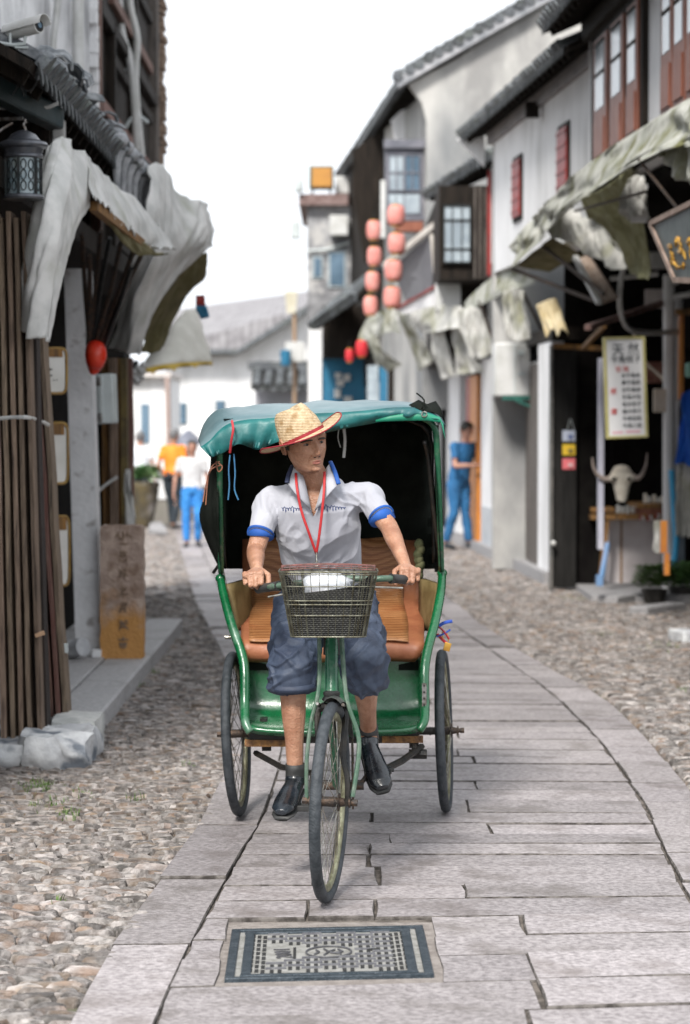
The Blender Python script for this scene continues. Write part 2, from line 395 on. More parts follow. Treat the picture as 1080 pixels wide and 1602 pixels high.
for i in range(nxp):
    for j in range(nyp):
        x = xs0+i*.056; y_ = -.25+j*.072+(0.036 if i % 2 else 0)
        if y_ > .27: continue
        if abs(x/.085)**2+(y_/.10)**2 < 1.25: continue
        if i < 2 and abs(y_) < .13: continue
        for s_ in (-.012, .012): mb(bd, x+s_, y_, .012, .044, -.01, -.0025)
        if j < nyp: mb(bh, x, y_+.036, .064, .012, -.01, .001)
for sx in (-1, 1):
    for k in range(3):
        for j in range(9):
            mb(bd, sx*(.205+k*.019), -.25+j*.0625+k*.01, .012, .045, -.01, -.0025)
bd.build('slots', mat('slot_black', (.012, .012, .012), (.02, .02, .02), .9, 10), mh); bh.build('cross_bars', M_mid, mh)  # black pieces on the plate stand for the shade inside the slots
b = B()
for rr_ in (1,):
    b.tube([cc+Mr @ V((.072*math.cos(a), .082*math.sin(a), .0)) for a in [k*math.pi/16 for k in range(32)]], .003, 6, closed=True)
for st in ([(-.04, .03), (-.03, .0), (-.045, -.03)], [(-.015, .045), (0, .0), (-.015, -.045)], [(0, .0), (.02, .03)], [(.02, -.02), (.045, .0), (.03, .035)], [(.005, -.01), (.04, -.035)]):
    b.tube([cc+Mr @ V((x, y_, .0)) for x, y_ in st], .003, 6)
b.build('oval_emblem', mat('emblem_iron', (.05, .05, .055), (.09, .09, .1), .6, 20), mh)
def text(name, s, M, size, m, parent=None, ext=.001, loc=None):
    cu = bpy.data.curves.new(name, 'FONT'); cu.body = s; cu.size = size; cu.extrude = ext; cu.align_x = 'CENTER'; cu.align_y = 'CENTER'
    cu.resolution_u = 2
    o = bpy.data.objects.new('tmp', cu); COL.objects.link(o)
    me = bpy.data.meshes.new_from_object(o.evaluated_get(bpy.context.evaluated_depsgraph_get()))
    bpy.data.objects.remove(o); me.name = name; me.materials.clear(); me.materials.append(m)
    ob = link(name, me, loc, parent); ob.rotation_euler = M.to_euler(); return ob
bpy.context.view_layer.update()
text('year_numerals', '2001', MrT @ Matrix.Rotation(R(90), 3, 'Z'), .075, MC['emblem_iron'], mh, .001, cc+Mr @ V((-.142, 0, -.0015)))
b = B(); mb(b, -.108, 0, .009, .17, -.01, -.002); b.build('numeral_bar', MC['slot_black'], mh)
b = B(); b.ball(cc+Mr @ V((.14, .03, -.003)), (.018, .018, .004)); b.build('lifting_hole', MC['slot_black'], mh)

# cobbles
def cobble(kx, ky):
    b = B(); n = 7; ang = [2*math.pi*k/n+random.uniform(-.38, .38) for k in range(n)]; rr_ = [random.uniform(.74, 1.18) for _ in range(n)]; tl = (random.uniform(-.18, .18), random.uniform(-.35, .35))
    sq = lambda a: 1/max(abs(math.cos(a)), abs(math.sin(a)))**.6
    vs = []
    for s_, z in ((1, -.6), (.97, .35), (.80, .85)):
        for a, q in zip(ang, rr_): vs.append((kx*s_*q*sq(a)*math.cos(a)*.5, ky*s_*q*sq(a)*math.sin(a)*.5, z*.025+random.uniform(-.002, .004)+(tl[0]*kx*math.cos(a)+tl[1]*ky*math.sin(a))*.35*s_*(z > 0)))
    vs.append((0, 0, .027))
    fs = []
    for r_ in (0, 1):
        for k in range(n): fs.append((r_*n+k, r_*n+(k+1) % n, (r_+1)*n+(k+1) % n, (r_+1)*n+k))
    for k in range(n): fs.append((2*n+k, 2*n+(k+1) % n, 3*n))
    b.add(vs, fs); return b
CV = [cobble(.1, .055) for _ in range(14)]
CVM = [c.mesh('cobblestone', M_cob, smooth=18) for c in CV]
def cobbles(parent, lo, hi, y0, y1, near, hx):
    items = []; y = y0
    while y < y1:
        k = 1 if y < 14 else (1.35 if y < 24 else 1.8)
        dy = random.uniform(.032, .048)*k
        x = lo(y)+random.uniform(0, .05)
        while x < hi(y)-.03:
            dx = random.uniform(.06, .15)*k
            if abs(x+dx/2) < .1412*y+.75:
                items.append((x+dx/2, y+random.uniform(-.02, .02)*k, dx*1.02, dy*1.25*random.uniform(.8, 1.2), random.uniform(-.35, .35)))
            x += dx
        y += dy
    def score(t):
        vis = abs(t[0]) < .1412*t[1]+.02 and t[1] > 6.6
        return (0 if vis else 1, t[1])
    items.sort(key=score); st = B()
    for i, (x, yy, dx, dy, a) in enumerate(items):
        q = random.randrange(14); z = -.040+random.uniform(0, .013)
        if i < 298:
            o = link('cobblestone', CVM[q], (x, yy, z), parent); o.scale = (dx/.1, dy/.055, random.uniform(.8, 1.3)); o.rotation_euler = (random.uniform(-.08, .08), random.uniform(-.08, .08), a)
        else:
            M = Matrix.Rotation(a, 3, 'Z'); zz = random.uniform(.8, 1.3); M2 = Matrix.Rotation(random.uniform(-.1, .1), 3, 'X')
            st.add([V((x, yy, z))+M @ (M2 @ V((v[0]*dx/.1, v[1]*dy/.055, v[2]*zz))) for v in CV[q].v], CV[q].f)
    o = st.build('small_cobbles', M_cobs, parent, smooth=18); tag(o, kind='stuff')
M_cobs = M_cob.copy(); M_cobs.name = 'cobble_stone_mass'
_n = M_cobs.node_tree
for nd in list(_n.nodes):
    if nd.type == 'OBJECT_INFO':
        geo = [q for q in _n.nodes if q.type == 'NEW_GEOMETRY'][0]
        for lk in list(nd.outputs['Random'].links): _n.links.new(geo.outputs['Random Per Island'], lk.to_socket)
xR = lambda d: 3.608-.052*d
cl = thing('cobbled_verge', None, None, (-1.2, 8, 0), kind='structure')
cobbles(cl, lambda y: (-2.2 if y < 24 else -3.4), lambda y: interp(LO, y), 5.6, 42, 0, 0)
cr = thing('cobbled_verge', None, None, (2.2, 12, 0), kind='structure')
cobbles(cr, lambda y: interp(RO, y)+.01, lambda y: (4.3 if y < 23.3 else xR(y)+.05), 8.5, 42, 0, 0)
# grass tufts
b = B()
for (px, py, n, sp) in ((62, 1228, 170, .10), (108, 1272, 60, .07), (75, 1255, 50, .08), (155, 1128, 90, .06), (165, 1112, 50, .05), (235, 1050, 60, .06), (215, 1070, 25, .06), (128, 1240, 30, .06), (92, 1405, 18, .04), (905, 935, 50, .2), (1040, 1010, 60, .2), (1075, 1075, 40, .12), (945, 990, 30, .15), (870, 905, 40, .2), (290, 1195, 14, .04), (215, 1245, 22, .05)):
    c = G(px, py)
    for k in range(n):
        p = c+V((random.gauss(0, sp*.5), random.gauss(0, sp*.9), -.02)); hgt = random.uniform(.015, .045); t = V((random.uniform(-1, 1), random.uniform(-1, 1), 0))*.5*hgt
        q = V((-t.y, t.x, 0)).normalized()*.0025
        b.add([p-q, p+q, p+t*.5+q*.8+V((0, 0, hgt*.6)), p+t*.5-q*.8+V((0, 0, hgt*.6)), p+t*1.3+V((0, 0, hgt))], [(0, 1, 2, 3), (3, 2, 4)])
tag(b.build('grass', M_grass, smooth=0), 'short green grass tufts sprouting between the cobbles', 'grass', kind='stuff')
# ---------------------------------------------------------------- pedicab
M_green = mat('green_enamel', (.0025, .07, .022), (.005, .105, .035), .28, 7, .2, 40, coat=.4, col3=(.13, .23, .17), s3=5, mix3=(.54, .72), spec=.6)  # mint patches: worn paint plus sky reflection put into the colour
M_gtube = mat('green_tube', (.012, .09, .045), (.025, .12, .06), .3, 18, .2, 60, col3=(.10, .12, .09), s3=22, mix3=(.55, .7))
M_ggrey = mat('scuffed_green_tube', (.05, .105, .07), (.11, .15, .115), .4, 25, .2, metal=.2)
M_tarpg = mat('teal_tarpaulin', (.006, .085, .088), (.010, .13, .128), .5, 5, .5, 14, col3=(.02, .09, .10), s3=4)
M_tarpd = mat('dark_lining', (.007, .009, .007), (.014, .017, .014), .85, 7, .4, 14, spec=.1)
M_tyre = mat('tyre_rubber', (.022, .028, .034), (.045, .052, .06), .65, 30, .4, 90)
add_wave(M_tyre, 60, .3, 'DIAGONAL', .002)
M_chrome = mat('dull_chrome', (.45, .44, .40), (.25, .23, .19), .3, 30, .2, metal=1)
M_rim = mat('olive_rim', (.30, .30, .20), (.16, .15, .09), .45, 20, .3, metal=.5)
M_mat = mat('bamboo_mat', (.34, .155, .06), (.47, .24, .105), .42, 3, .15, 20, stretch=(1, 1, 8), col3=(.34, .13, .05), s3=2.5, spec=.6)
add_wave(M_mat, 42, .5, 'Z', .002, (.62, .5, .42)); add_wave(M_mat, 38, .4, 'Y', .002, (.7, .6, .5))
M_matb = mat('mat_border', (.25, .085, .04), (.34, .13, .06), .5, 6, .3, 40)
M_cush = mat('olive_cushion', (.12, .085, .03), (.19, .14, .06), .6, 8, .4)
M_chas = mat('chassis_black', (.012, .012, .012), (.03, .025, .02), .5, 20, .4, metal=.3)
M_rubber = mat('black_rubber', (.015, .016, .016), (.03, .03, .03), .6, 20, .2)
pc = thing('pedicab', 'green three wheeled passenger pedicab with teal canopy, wire basket and bamboo matted seat', 'pedicab', (-.03, 9.4, 0))
def wheel(c, Rr, yaw, lean, hubw, seed=0):
    c = V(c); A = (Matrix.Rotation(yaw, 3, 'Z') @ Matrix.Rotation(lean, 3, 'Y'))
    T = .021; ringc = lambda r, n=64: [c+A @ V((0, r*math.cos(k*2*math.pi/n), r*math.sin(k*2*math.pi/n))) for k in range(n)]
    ax = A @ V((1, 0, 0))
    b = B(); b.tube([c-ax*hubw, c-ax*.03, c+ax*.03, c+ax*hubw], [.008, .018, .018, .008], 10); b.tube([c-ax*.034, c-ax*.03], .032, 12); b.tube([c+ax*.03, c+ax*.034], .032, 12)
    for s_ in (-1, 1): b.tube([c+ax*s_*(hubw-.005), c+ax*s_*(hubw+.012)], .013, 6); b.tube([c+ax*s_*(hubw-.018), c+ax*s_*(hubw-.012)], .019, 10)
    h = b.build('wheel', M_rust, pc)
    b = B(); pts = ringc(Rr-T, 72); b.tube(pts, T, 10, closed=True); b.build('tyre', M_tyre, h, smooth=180)
    b = B(); pts = ringc(Rr-2*T-.006, 64); b.tube(pts, .011, 8, r2=.017, xax=None, closed=True); b.build('rim', M_rim, h, smooth=180)
    b = B(); n = 36
    for k in range(n):
        a = 2*math.pi*k/n; s_ = 1 if k % 2 else -1; a2 = a+(.55 if (k//2) % 2 else -.55)
        b.tube([c+ax*s_*.03+A @ V((0, .028*math.cos(a2), .028*math.sin(a2))), c+A @ V((0, (Rr-.05)*math.cos(a), (Rr-.05)*math.sin(a)))], .0014, 4, cap=False)
    b.build('spokes', M_chrome, h); return h, A
RW = .352
fw = W(516, 1258, 8.49); fw.z = RW; fw.x += .001
_, FA = wheel(fw, RW, R(-8.5), R(1.5), .085)
wl = V((W(370, 1145, 10.42).x, 10.40, RW)); wr = V((W(695, 1140, 10.5).x, 10.5, RW))
wheel(wl, RW, R(-4.5), R(-3), .07); wheel(wr, RW, R(-5.2), R(-2), .075)
# axle, springs, chassis
b = B(); b.tube([wl, wr], .017, 10)
for s_, wx in ((1, wl), (-1, wr)):
    o = wx+V((s_*.13, 0, 0))
    for k in range(4): b.beam(o+V((0, -.28+.05*k, .06-.012*k)), o+V((0, 0, -.045-.009*k)), .04, .006); b.beam(o+V((0, 0, -.045-.009*k)), o+V((0, .28-.05*k, .06-.012*k)), .04, .006)
    b.beam(o+V((0, -.4, .09)), o+V((0, .4, .09)), .03, .04)
b.build('rear_axle', M_chas, pc)
b = B(); cx = -.03
for z, yy, x0, x1, h in ((.395, 9.96, 390, 655, .05), (.40, 10.2, 400, 650, .04), (.44, 10.75, 395, 655, .05)):
    xa = (x0-540)/F*yy; xb = (x1-540)/F*yy; b.beam((xa, yy, z), (xb, yy, z), .04, h)
b.box((W(525, 0, 10.3).x, 10.3, .40), (.60, .6, .05))
bbp = V((-.03, 9.09, .32))
b.tube([bbp, V((cx, 9.6, .34)), V((cx, 10.2, .40))], .018, 8)
b.tube([W(400, 1178, 10.0), W(440, 1200, 9.8), W(500, 1212, 9.5)], .012, 6); b.tube([W(660, 1168, 10.0), W(630, 1190, 9.7), W(585, 1213, 9.35)], .014, 6)
b.tube([W(640, 1180, 9.95), W(668, 1180, 9.95)], .02, 8); b.tube([W(648, 1182, 9.9), W(648, 1165, 9.9)], .01, 6)
b.build('chassis', M_chas, pc)
b = B()
for x0, x1, y0 in ((383, 470, 1158), (598, 662, 1152)):
    b = B(); b.bb(W(x0, y0, 9.93), W(x1, y0+9, 9.96)); b.build('floor_plank', mat('worn_plank', (.30, .15, .05), (.12, .06, .03), .8, 30, .8), pc)
# frame: head tube, down tube, seat tube
ht = W(519, 1090, 8.66); ht2 = W(519, 985, 8.74)
b = B(); b.tube([ht, ht2], .0225, 14); b.tube([ht2+V((0, .02, -.07)), V((-.045, 9.4, .80))], .016, 10); b.tube([ht+V((0, .02, .05)), V((-.035, 8.95, .45)), bbp], .018, 10)
b.tube([bbp, V((-.05, 9.42, .86))], .016, 10); b.tube([V((-.045, 9.35, .78)), V((cx, 10.1, .46))], .014, 8)
b.build('frame', M_gtube, pc)
b = B(); b.lathe([(.026, 0), (.034, .006), (.034, .012), (.027, .02), (.03, .026), (.03, .034), (.02, .04)], ht-V((0, 0, .018)), 16); b.build('headset', M_rubber, pc); b = B(); b.lathe([(.026, 0), (.032, .01), (.024, .03)], ht2, 16); b.build('headset', M_rubber, pc)
b = B(); b.tube([ht2-V((0, 0, .09)), ht2+V((0, 0, .02))], .030, 14); b.build('head_collar', M_chas, pc)
# fork
fx = FA @ V((1, 0, 0)); b = B(); crown = ht-V((0, 0, .03))
for s_ in (-1, 1):
    hub = fw+fx*s_*.062
    b.tube(catmull([crown+fx*s_*.02, crown+fx*s_*.05+V((0, 0, -.03)), (crown+hub)/2+fx*s_*.012, hub+V((0, .015, .08)), hub], 14), [.012]*8+[.010]*7, 8)
    b.tube([hub-V((0, 0, .012)), hub+V((0, 0, .012))], .016, 8)
b.tube([crown-fx*.045+V((0, 0, -.015)), crown+V((0, 0, .0)), crown+fx*.045+V((0, 0, -.015))], .014, 8)
b.build('fork', M_chas, pc)
b = B()
b.tube(catmull([ht2-fx*.045+V((0, -.02, .0)), W(499, 1075, 8.6), W(487, 1130, 8.56), W(480, 1190, 8.52), fw-fx*.082], 20), .0075, 8)
b.tube(catmull([ht2+fx*.035+V((0, -.02, .0)), W(542, 1090, 8.6), W(562, 1160, 8.54), fw+fx*.08+V((0, 0, .02))], 20), .0085, 8)
b.build('fork_brace', M_ggrey, pc)
b = B(); n = 14; rows = []
for k in range(n+1):
    a = R(52+95*k/n); rr_ = RW+.018
    rows.append([fw+FA @ V((x*.034, -rr_*math.cos(a)*1, rr_*math.sin(a)-abs(x)**2*.02)) for x in (-1, -.5, 0, .5, 1)])
b.sheet(rows[5:], .0015); b.build('mudguard', mat('mudguard_grey', (.07, .075, .07), (.14, .14, .13), .4, 20, .2, metal=.5), pc)
b = B()
for s_ in (-1, 1):
    t = fw+fx*s_*.045+V((0, .0, RW-.01)); b.tube([crown+fx*s_*.045, t], .006, 6)
b.build('brake_caliper', M_steel, pc)
# cranks and pedals
p1 = W(468, 1263, 8.95); p2 = W(592, 1205, 9.18)
b = B(); b.tube([bbp-V((.10, 0, 0)), bbp+V((.10, 0, 0))], .016, 10)
b.tube([bbp-V((.085, 0, 0)), V((p1.x+.05, p1.y, p1.z))], .009, 8); b.tube([bbp+V((.085, 0, 0)), V((p2.x-.03, p2.y, p2.z))], .009, 8); b.build('crank', M_rust, pc)
b = B(); Mx = Matrix.Rotation(R(90), 3, 'Y'); b.lathe([(.085, -.002), (.085, .002)], bbp+V((.06, 0, 0)), 32, Mx); b.lathe([(.05, -.004), (.05, .004)], bbp+V((.06, 0, 0)), 16, Mx); b.build('chainring', M_rust, pc)
b = B()
for s_ in (-1, 1): b.tube([bbp+V((.06, 0, s_*.085)), V((.03, 10.45, .352+s_*.04))], .004, 6)
b.build('chain', M_rust, pc)
for p_, s_ in ((p1, 1), (p2, -1)):
    b = B(); b.box(p_-V((0, .028, 0)), (.10, .018, .022)); b.box(p_+V((0, .028, 0)), (.10, .018, .022)); b.tube([p_-V((.05, 0, 0)), p_+V((.06, 0, 0))], .008, 8); b.build('pedal', M_rubber, pc, bevel=.003)
# saddle
b = B(); b.tube(catmull([V((-.062, 9.22, .925)), V((-.065, 9.35, .925)), V((-.07, 9.5, .93)), V((-.07, 9.6, .93))], 12), [.02]*5+[.03, .045, .065, .085, .1, .1, .085, .04], 14, r2=[.02]*5+[.022, .025, .028, .03, .03, .03, .028, .02], xax=(1, 0, 0)); b.tube([V((-.05, 9.42, .86)), V((-.06, 9.47, .92))], .014, 8); b.build('saddle', M_rubber, pc, smooth=180)
# handlebar
hb = B(); hc = W(519, 900, 8.80)
hb.tube(catmull([W(406, 921, 8.86), W(418, 919, 8.80), W(432, 917, 8.745), W(470, 912, 8.73), W(519, 905, 8.77), W(580, 906, 8.735), W(606, 905, 8.74), W(626, 906, 8.79), W(642, 908, 8.86)], 40), .0115, 10)
hb.tube([ht2, hc, hc+V((0, 0, .01))], .013, 10); hb.build('handlebar', M_ggrey, pc, smooth=180)
for pts in ([W(404, 921.5, 8.865), W(418, 919.2, 8.80), W(437, 916.5, 8.742)], [W(644, 908, 8.865), W(627, 906, 8.79), W(612, 905.3, 8.75)]):
    b = B(); q = catmull(pts, 8); b.tube(q, [.0165]*8+[.019], 12); b.build('grip', M_rubber, pc)
for s_, a0, a1 in ((1, W(470, 925, 8.69), W(420, 934, 8.76)), (-1, W(575, 918, 8.69), W(630, 920, 8.76))): b = B(); b.tube([a0, a1], .004, 6); b.build('brake_lever', M_chrome, pc)
# tub
xl = lambda px, d: (px-540)/F*d
prof = [(1022, 10.16), (1040, 10.17), (1065, 10.17), (1090, 10.165), (1108, 10.15), (1119, 10.12), (1127, 10.05), (1133, 9.97), (1138, 9.90), (1143, 9.875), (1150, 9.885)]
rows = []
NP = 33
for (py, d) in prof:
    r_ = []
    for i in range(NP):
        t = i/(NP-1); e = abs(2*t-1)**8; px = 383+t*(662-383)+ (5 if t < .5 else -5)*e*(1 if py > 1130 else 0)
        dd = d-.012*math.sin(t*math.pi)-.03*math.sin(t*math.pi)*(1 if py > 1125 else 0)
        r_.append(W(px, py+ (3*math.sin(t*math.pi) if py > 1130 else 0)-6*e*(1 if 1100 < py else 0), dd))
    rows.append(r_)
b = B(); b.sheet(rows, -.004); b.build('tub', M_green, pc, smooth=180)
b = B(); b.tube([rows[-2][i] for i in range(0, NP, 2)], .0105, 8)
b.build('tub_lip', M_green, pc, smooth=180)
for s_, pts in ((-1, [(345, 905, 10.28), (350, 930, 10.2), (362, 975, 10.1), (379, 1025, 10.02), (383, 1055, 9.98), (383, 1100, 9.94), (384, 1130, 9.88), (392, 1146, 9.86)]), (1, [(692, 897, 10.3), (690, 925, 10.22), (681, 972, 10.12), (668, 1022, 10.03), (664, 1055, 9.98), (665, 1100, 9.94), (664, 1128, 9.88), (656, 1143, 9.86)])):
    q = catmull([W(*p) for p in pts], 26); b = B()
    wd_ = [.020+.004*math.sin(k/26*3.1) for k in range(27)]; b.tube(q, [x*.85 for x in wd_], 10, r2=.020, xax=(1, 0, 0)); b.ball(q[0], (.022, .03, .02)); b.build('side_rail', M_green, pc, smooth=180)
    b = B(); rws = []
    for k in range(0, 27, 2):
        p_ = q[k]; rws.append([p_+V((0, .01, 0)), p_+V((s_*.004, .12, 0)), p_+V((s_*.008, .28, .0)), p_+V((s_*.01, .5, .0))])
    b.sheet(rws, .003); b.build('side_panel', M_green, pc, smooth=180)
b = B(); b.box(W(664, 1092, 9.915), (.018, .008, .12)); pl_ = b.build('hinge_plate', M_steel, pc)
b = B()
for k in range(5): b.ball(W(664, 1073+k*10, 9.905), .004, 8)
b.build('bolts', M_chas, pl_)
# arm rest cushions
for s_, px0, px1 in ((-1, 349, 384), (1, 655, 688)):
    b = B(); rws = []
    for k in range(7):
        t = k/6; row = []
        for j in range(6):
            u = j/5; px = px0+(px1-px0)*(u if s_ < 0 else 1-u)+ (8*t if s_ < 0 else -10*t)*(1-u)*1.5
            row.append(W(px, 915+t*72-(10*u if t == 0 else 0), 10.28+.28*u-.015*math.sin(math.pi*u)))
        rws.append(row)
    b.sheet(rws, .03); b.build('arm_cushion', M_cush, pc, smooth=180)
# seat with bamboo mat
sp = [(846, 10.86), (870, 10.84), (900, 10.815), (925, 10.79), (940, 10.75), (948, 10.66), (958, 10.58), (968, 10.53), (980, 10.42), (990, 10.32), (1000, 10.2), (1008, 10.13), (1016, 10.10), (1024, 10.105), (1030, 10.12)]
def seatpt(px, k, off=0):
    py, d = sp[k]; t = (px-378)/(664-378)
    wob = .006*math.sin(px*.055+k*.8); return W(px, py+1.2*math.sin(px*.08), d-off+wob)+V((0, 0, off*.35))
def lim(k):
    py = sp[k][0]
    if py < 945: a, c = 380+0, 656
    else: f = min(1, (py-945)/30); a, c = 380-3*f, 656+8*f
    if py > 1010: e = ((py-1010)/20)**2; a += 10*e; c -= 14*e
    return a, c
b = B(); bb2 = B(); rows = []
for k in range(len(sp)):
    a, c = lim(k); rows.append([seatpt(a+(c-a)*i/24, k) for i in range(25)])
b.sheet(rows, .02); seat = b.build('seat', M_matb, pc, smooth=180)
rows = []
for k in range(0, len(sp)-3):
    a, c = lim(k); rows.append([seatpt(a+13+(c-a-38)*i/24, k, .036) for i in range(25)])
b = B(); b.sheet(rows, .002); b.build('bamboo_mat', M_mat, seat, smooth=180)
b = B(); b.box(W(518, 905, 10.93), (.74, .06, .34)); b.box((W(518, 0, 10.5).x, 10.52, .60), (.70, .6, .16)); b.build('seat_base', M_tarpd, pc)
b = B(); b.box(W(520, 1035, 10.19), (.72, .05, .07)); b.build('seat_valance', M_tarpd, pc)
# canopy
b = B()
q = catmull([W(346, 896, 10.28), W(345, 820, 10.15), W(344, 735, 10.04), W(346, 690, 10.02), W(356, 668, 10.02), W(390, 658, 10.02), W(520, 650, 10.02), W(640, 652, 10.02), W(668, 657, 10.02), W(681, 672, 10.03), W(684, 700, 10.05), W(688, 800, 10.15), W(691, 893, 10.28)], 60)
b.tube(q, .0125, 8); b.build('canopy_bow', M_gtube, pc, smooth=180)
b = B()
b.tube(catmull([W(692, 893, 10.29), W(679, 800, 10.2), W(671, 720, 10.12), W(664, 690, 10.06)], 12), .009, 8)
b.tube(catmull([W(352, 890, 10.6), W(346, 760, 10.6), W(352, 670, 10.6), W(520, 655, 10.6), W(660, 665, 10.6), W(676, 760, 10.6), W(680, 880, 10.6)], 30), .009, 8)
b.tube([W(345, 880, 10.27), W(334, 896, 10.3)], .007, 6)
b.build('canopy_frame', M_chas, pc, smooth=180)
def ns(p, s, a): return noise.noise(V(p)*s)*a
TOP = [(311, 690), (318, 668), (330, 651), (347, 640), (375, 636.5), (415, 634), (450, 631), (487, 629), (530, 627), (572, 626), (610, 627.5), (640, 629.5), (662, 632), (680, 640), (691, 656)]
FOLD = [(314, 700), (328, 690), (345, 672), (362, 662), (388, 657), (418, 655), (452, 652), (489, 648), (530, 646), (572, 643), (608, 639), (640, 638), (665, 642), (684, 652), (695, 664)]
LOW = [(330, 716), (337, 713), (352, 707), (372, 695), (390, 699), (405, 703), (440, 690), (487, 682), (530, 672), (572, 664), (600, 659), (634, 655), (660, 656), (686, 656), (699, 668)]
def dens(t, n): return catmull([V((x, y_, 0)) for x, y_ in t], n)
tp, fo, lo_ = dens(TOP, 70), dens(FOLD, 70), dens(LOW, 70)
rows = []
for k in range(6):      # roof top going back
    rows.append([W(p.x+(524-p.x)*.03*(5-k)/5, p.y+(5-k)*2.2, 10.35+(5-k)*.13)+V((0, 0, ns((p.x*.02, k, 0), 1.3, .012))) for p in tp])
for k, f in enumerate((.33, .66, 1)):
    rows.append([W(tp[i].x*(1-f)+fo[i].x*f, tp[i].y*(1-f)+fo[i].y*f-2.0*math.sin(f*3.14), 10.35-.37*f**.8)+V((0, 0, ns((i*.13, k*.5, 3), 1.0, .006*(1-f)))) for i in range(71)])
b = B(); b.sheet(rows, .002)
roof = b.build('canopy_roof', mat('sky_sheen_tarpaulin', (.08, .145, .165), (.14, .21, .23), .4, 3, .3, 10, spec=.7), pc, smooth=180)  # canopy top coloured grey-blue to stand for the sky's sheen
rows = []
for f in (0, .2, .45, .7, 1):
    rows.append([W(fo[i].x*(1-f)+lo_[i].x*f, (fo[i].y-.6)*(1-f)+lo_[i].y*f, 9.972-.012*math.sin(f*3.14)+.016*math.sin(i*.75+math.sin(i*.23)*3)*f+ns((i*.16, f*2, 7), 1.5, .045)*f) for i in range(71)])
b = B(); b.sheet(rows, .002); b.build('front_flap', M_tarpg, pc, smooth=180)
M_tarp2 = mat('bright_green_tarpaulin', (.006, .17, .10), (.012, .22, .13), .5, 5, .3, 12)
b = B(); rows = []
e1 = [(588, 657), (612, 650), (640, 646), (668, 646), (688, 652), (694, 664)]; e2 = [(588, 660), (612, 659), (640, 658), (668, 658), (690, 661), (697, 686)]
for f in (0, .5, 1): rows.append([W(a[0]*(1-f)+c[0]*f, a[1]*(1-f)+c[1]*f, 9.955-.01*math.sin(3*i)) for i, (a, c) in enumerate(zip(e1, e2))])
b.sheet(rows, .002); fl = b.build('corner_flap', M_tarp2, pc, smooth=180)
b = B(); b.tube([W(664+4*math.cos(a), 648+4*math.sin(a), 9.945) for a in [k*math.pi/6 for k in range(12)]], .003, 6, closed=True); b.build('eyelet', M_chrome, fl)
b = B()
b.sheet([[W(640, 634, 10.0), W(655, 626, 10.0), W(668, 633, 10.02), (W(682, 628, 10.05))], [W(650, 639, 9.97), W(662, 640, 9.97), W(676, 642, 9.98), W(690, 640, 10.0)], [W(664, 645, 9.96), W(674, 645, 9.96), W(684, 648, 9.97), W(692, 654, 9.98)]], .003)
b.tube(catmull([W(660, 640, 9.95), W(664, 626, 9.95), W(652, 615, 9.97)], 6), .0035, 5); b.build('corner_bunch', M_tarpd, pc, smooth=180)
# lining: back wall, sides, ceiling
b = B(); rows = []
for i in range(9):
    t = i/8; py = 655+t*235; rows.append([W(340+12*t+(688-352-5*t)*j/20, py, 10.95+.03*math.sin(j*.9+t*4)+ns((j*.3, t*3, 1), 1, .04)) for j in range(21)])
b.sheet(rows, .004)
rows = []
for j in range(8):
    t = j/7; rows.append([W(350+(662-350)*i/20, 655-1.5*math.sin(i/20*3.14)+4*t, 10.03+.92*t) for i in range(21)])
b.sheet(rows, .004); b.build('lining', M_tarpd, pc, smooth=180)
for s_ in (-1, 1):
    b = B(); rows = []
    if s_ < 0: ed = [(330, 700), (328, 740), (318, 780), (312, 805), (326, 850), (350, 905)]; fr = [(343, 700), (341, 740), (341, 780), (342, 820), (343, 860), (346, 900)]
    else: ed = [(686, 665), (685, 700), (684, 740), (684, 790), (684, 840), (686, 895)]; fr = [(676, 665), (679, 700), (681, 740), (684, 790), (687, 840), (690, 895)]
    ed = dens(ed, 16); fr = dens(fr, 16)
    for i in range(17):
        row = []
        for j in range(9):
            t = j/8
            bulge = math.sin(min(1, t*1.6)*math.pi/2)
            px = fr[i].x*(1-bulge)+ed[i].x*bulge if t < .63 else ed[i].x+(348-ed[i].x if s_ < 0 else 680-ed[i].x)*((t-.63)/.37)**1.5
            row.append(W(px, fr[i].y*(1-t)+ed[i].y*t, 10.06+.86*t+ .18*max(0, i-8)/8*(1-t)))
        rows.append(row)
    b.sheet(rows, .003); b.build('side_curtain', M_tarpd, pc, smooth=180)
# ties and streamers
b = B(); b.tube(catmull([W(363, 658, 9.93), W(365, 672, 9.91), W(362, 690, 9.92), W(360, 708, 9.95)], 10), .005, 6); b.build('red_tie', mat('red_cloth', (.42, .02, .03), (.5, .04, .05), .7, 10), pc)
b = B()
for pts in ([(360, 712), (358, 735), (359, 760), (357, 782)], [(366, 710), (368, 740), (367, 765), (373, 782)]): b.tube(catmull([W(x, y_, 9.97) for x, y_ in pts], 10), .003, 5)
b.build('blue_cord', mat('blue_cord', (.03, .12, .25), (.05, .2, .35), .7, 10), pc)
b = B()
for pts in ([(345, 728), (330, 735), (322, 760), (318, 785)], [(344, 722), (333, 728), (326, 745), (322, 790)], [(338, 722), (348, 730), (342, 738), (338, 724)]): b.tube(catmull([W(x, y_, 10.0) for x, y_ in pts], 10), .0028, 5)
b.build('twine', mat('brown_twine', (.30, .12, .06), (.2, .08, .05), .8, 10), pc)
b = B(); b.tube(catmull([W(538, 668, 10.3), W(540, 690, 10.3), W(538, 716, 10.3)], 8), .006, 6, r2=.002); b.tube(catmull([W(531, 668, 10.3), W(529, 685, 10.3), W(533, 700, 10.3)], 8), .002, 6); b.build('white_strap', M_wplast, pc)
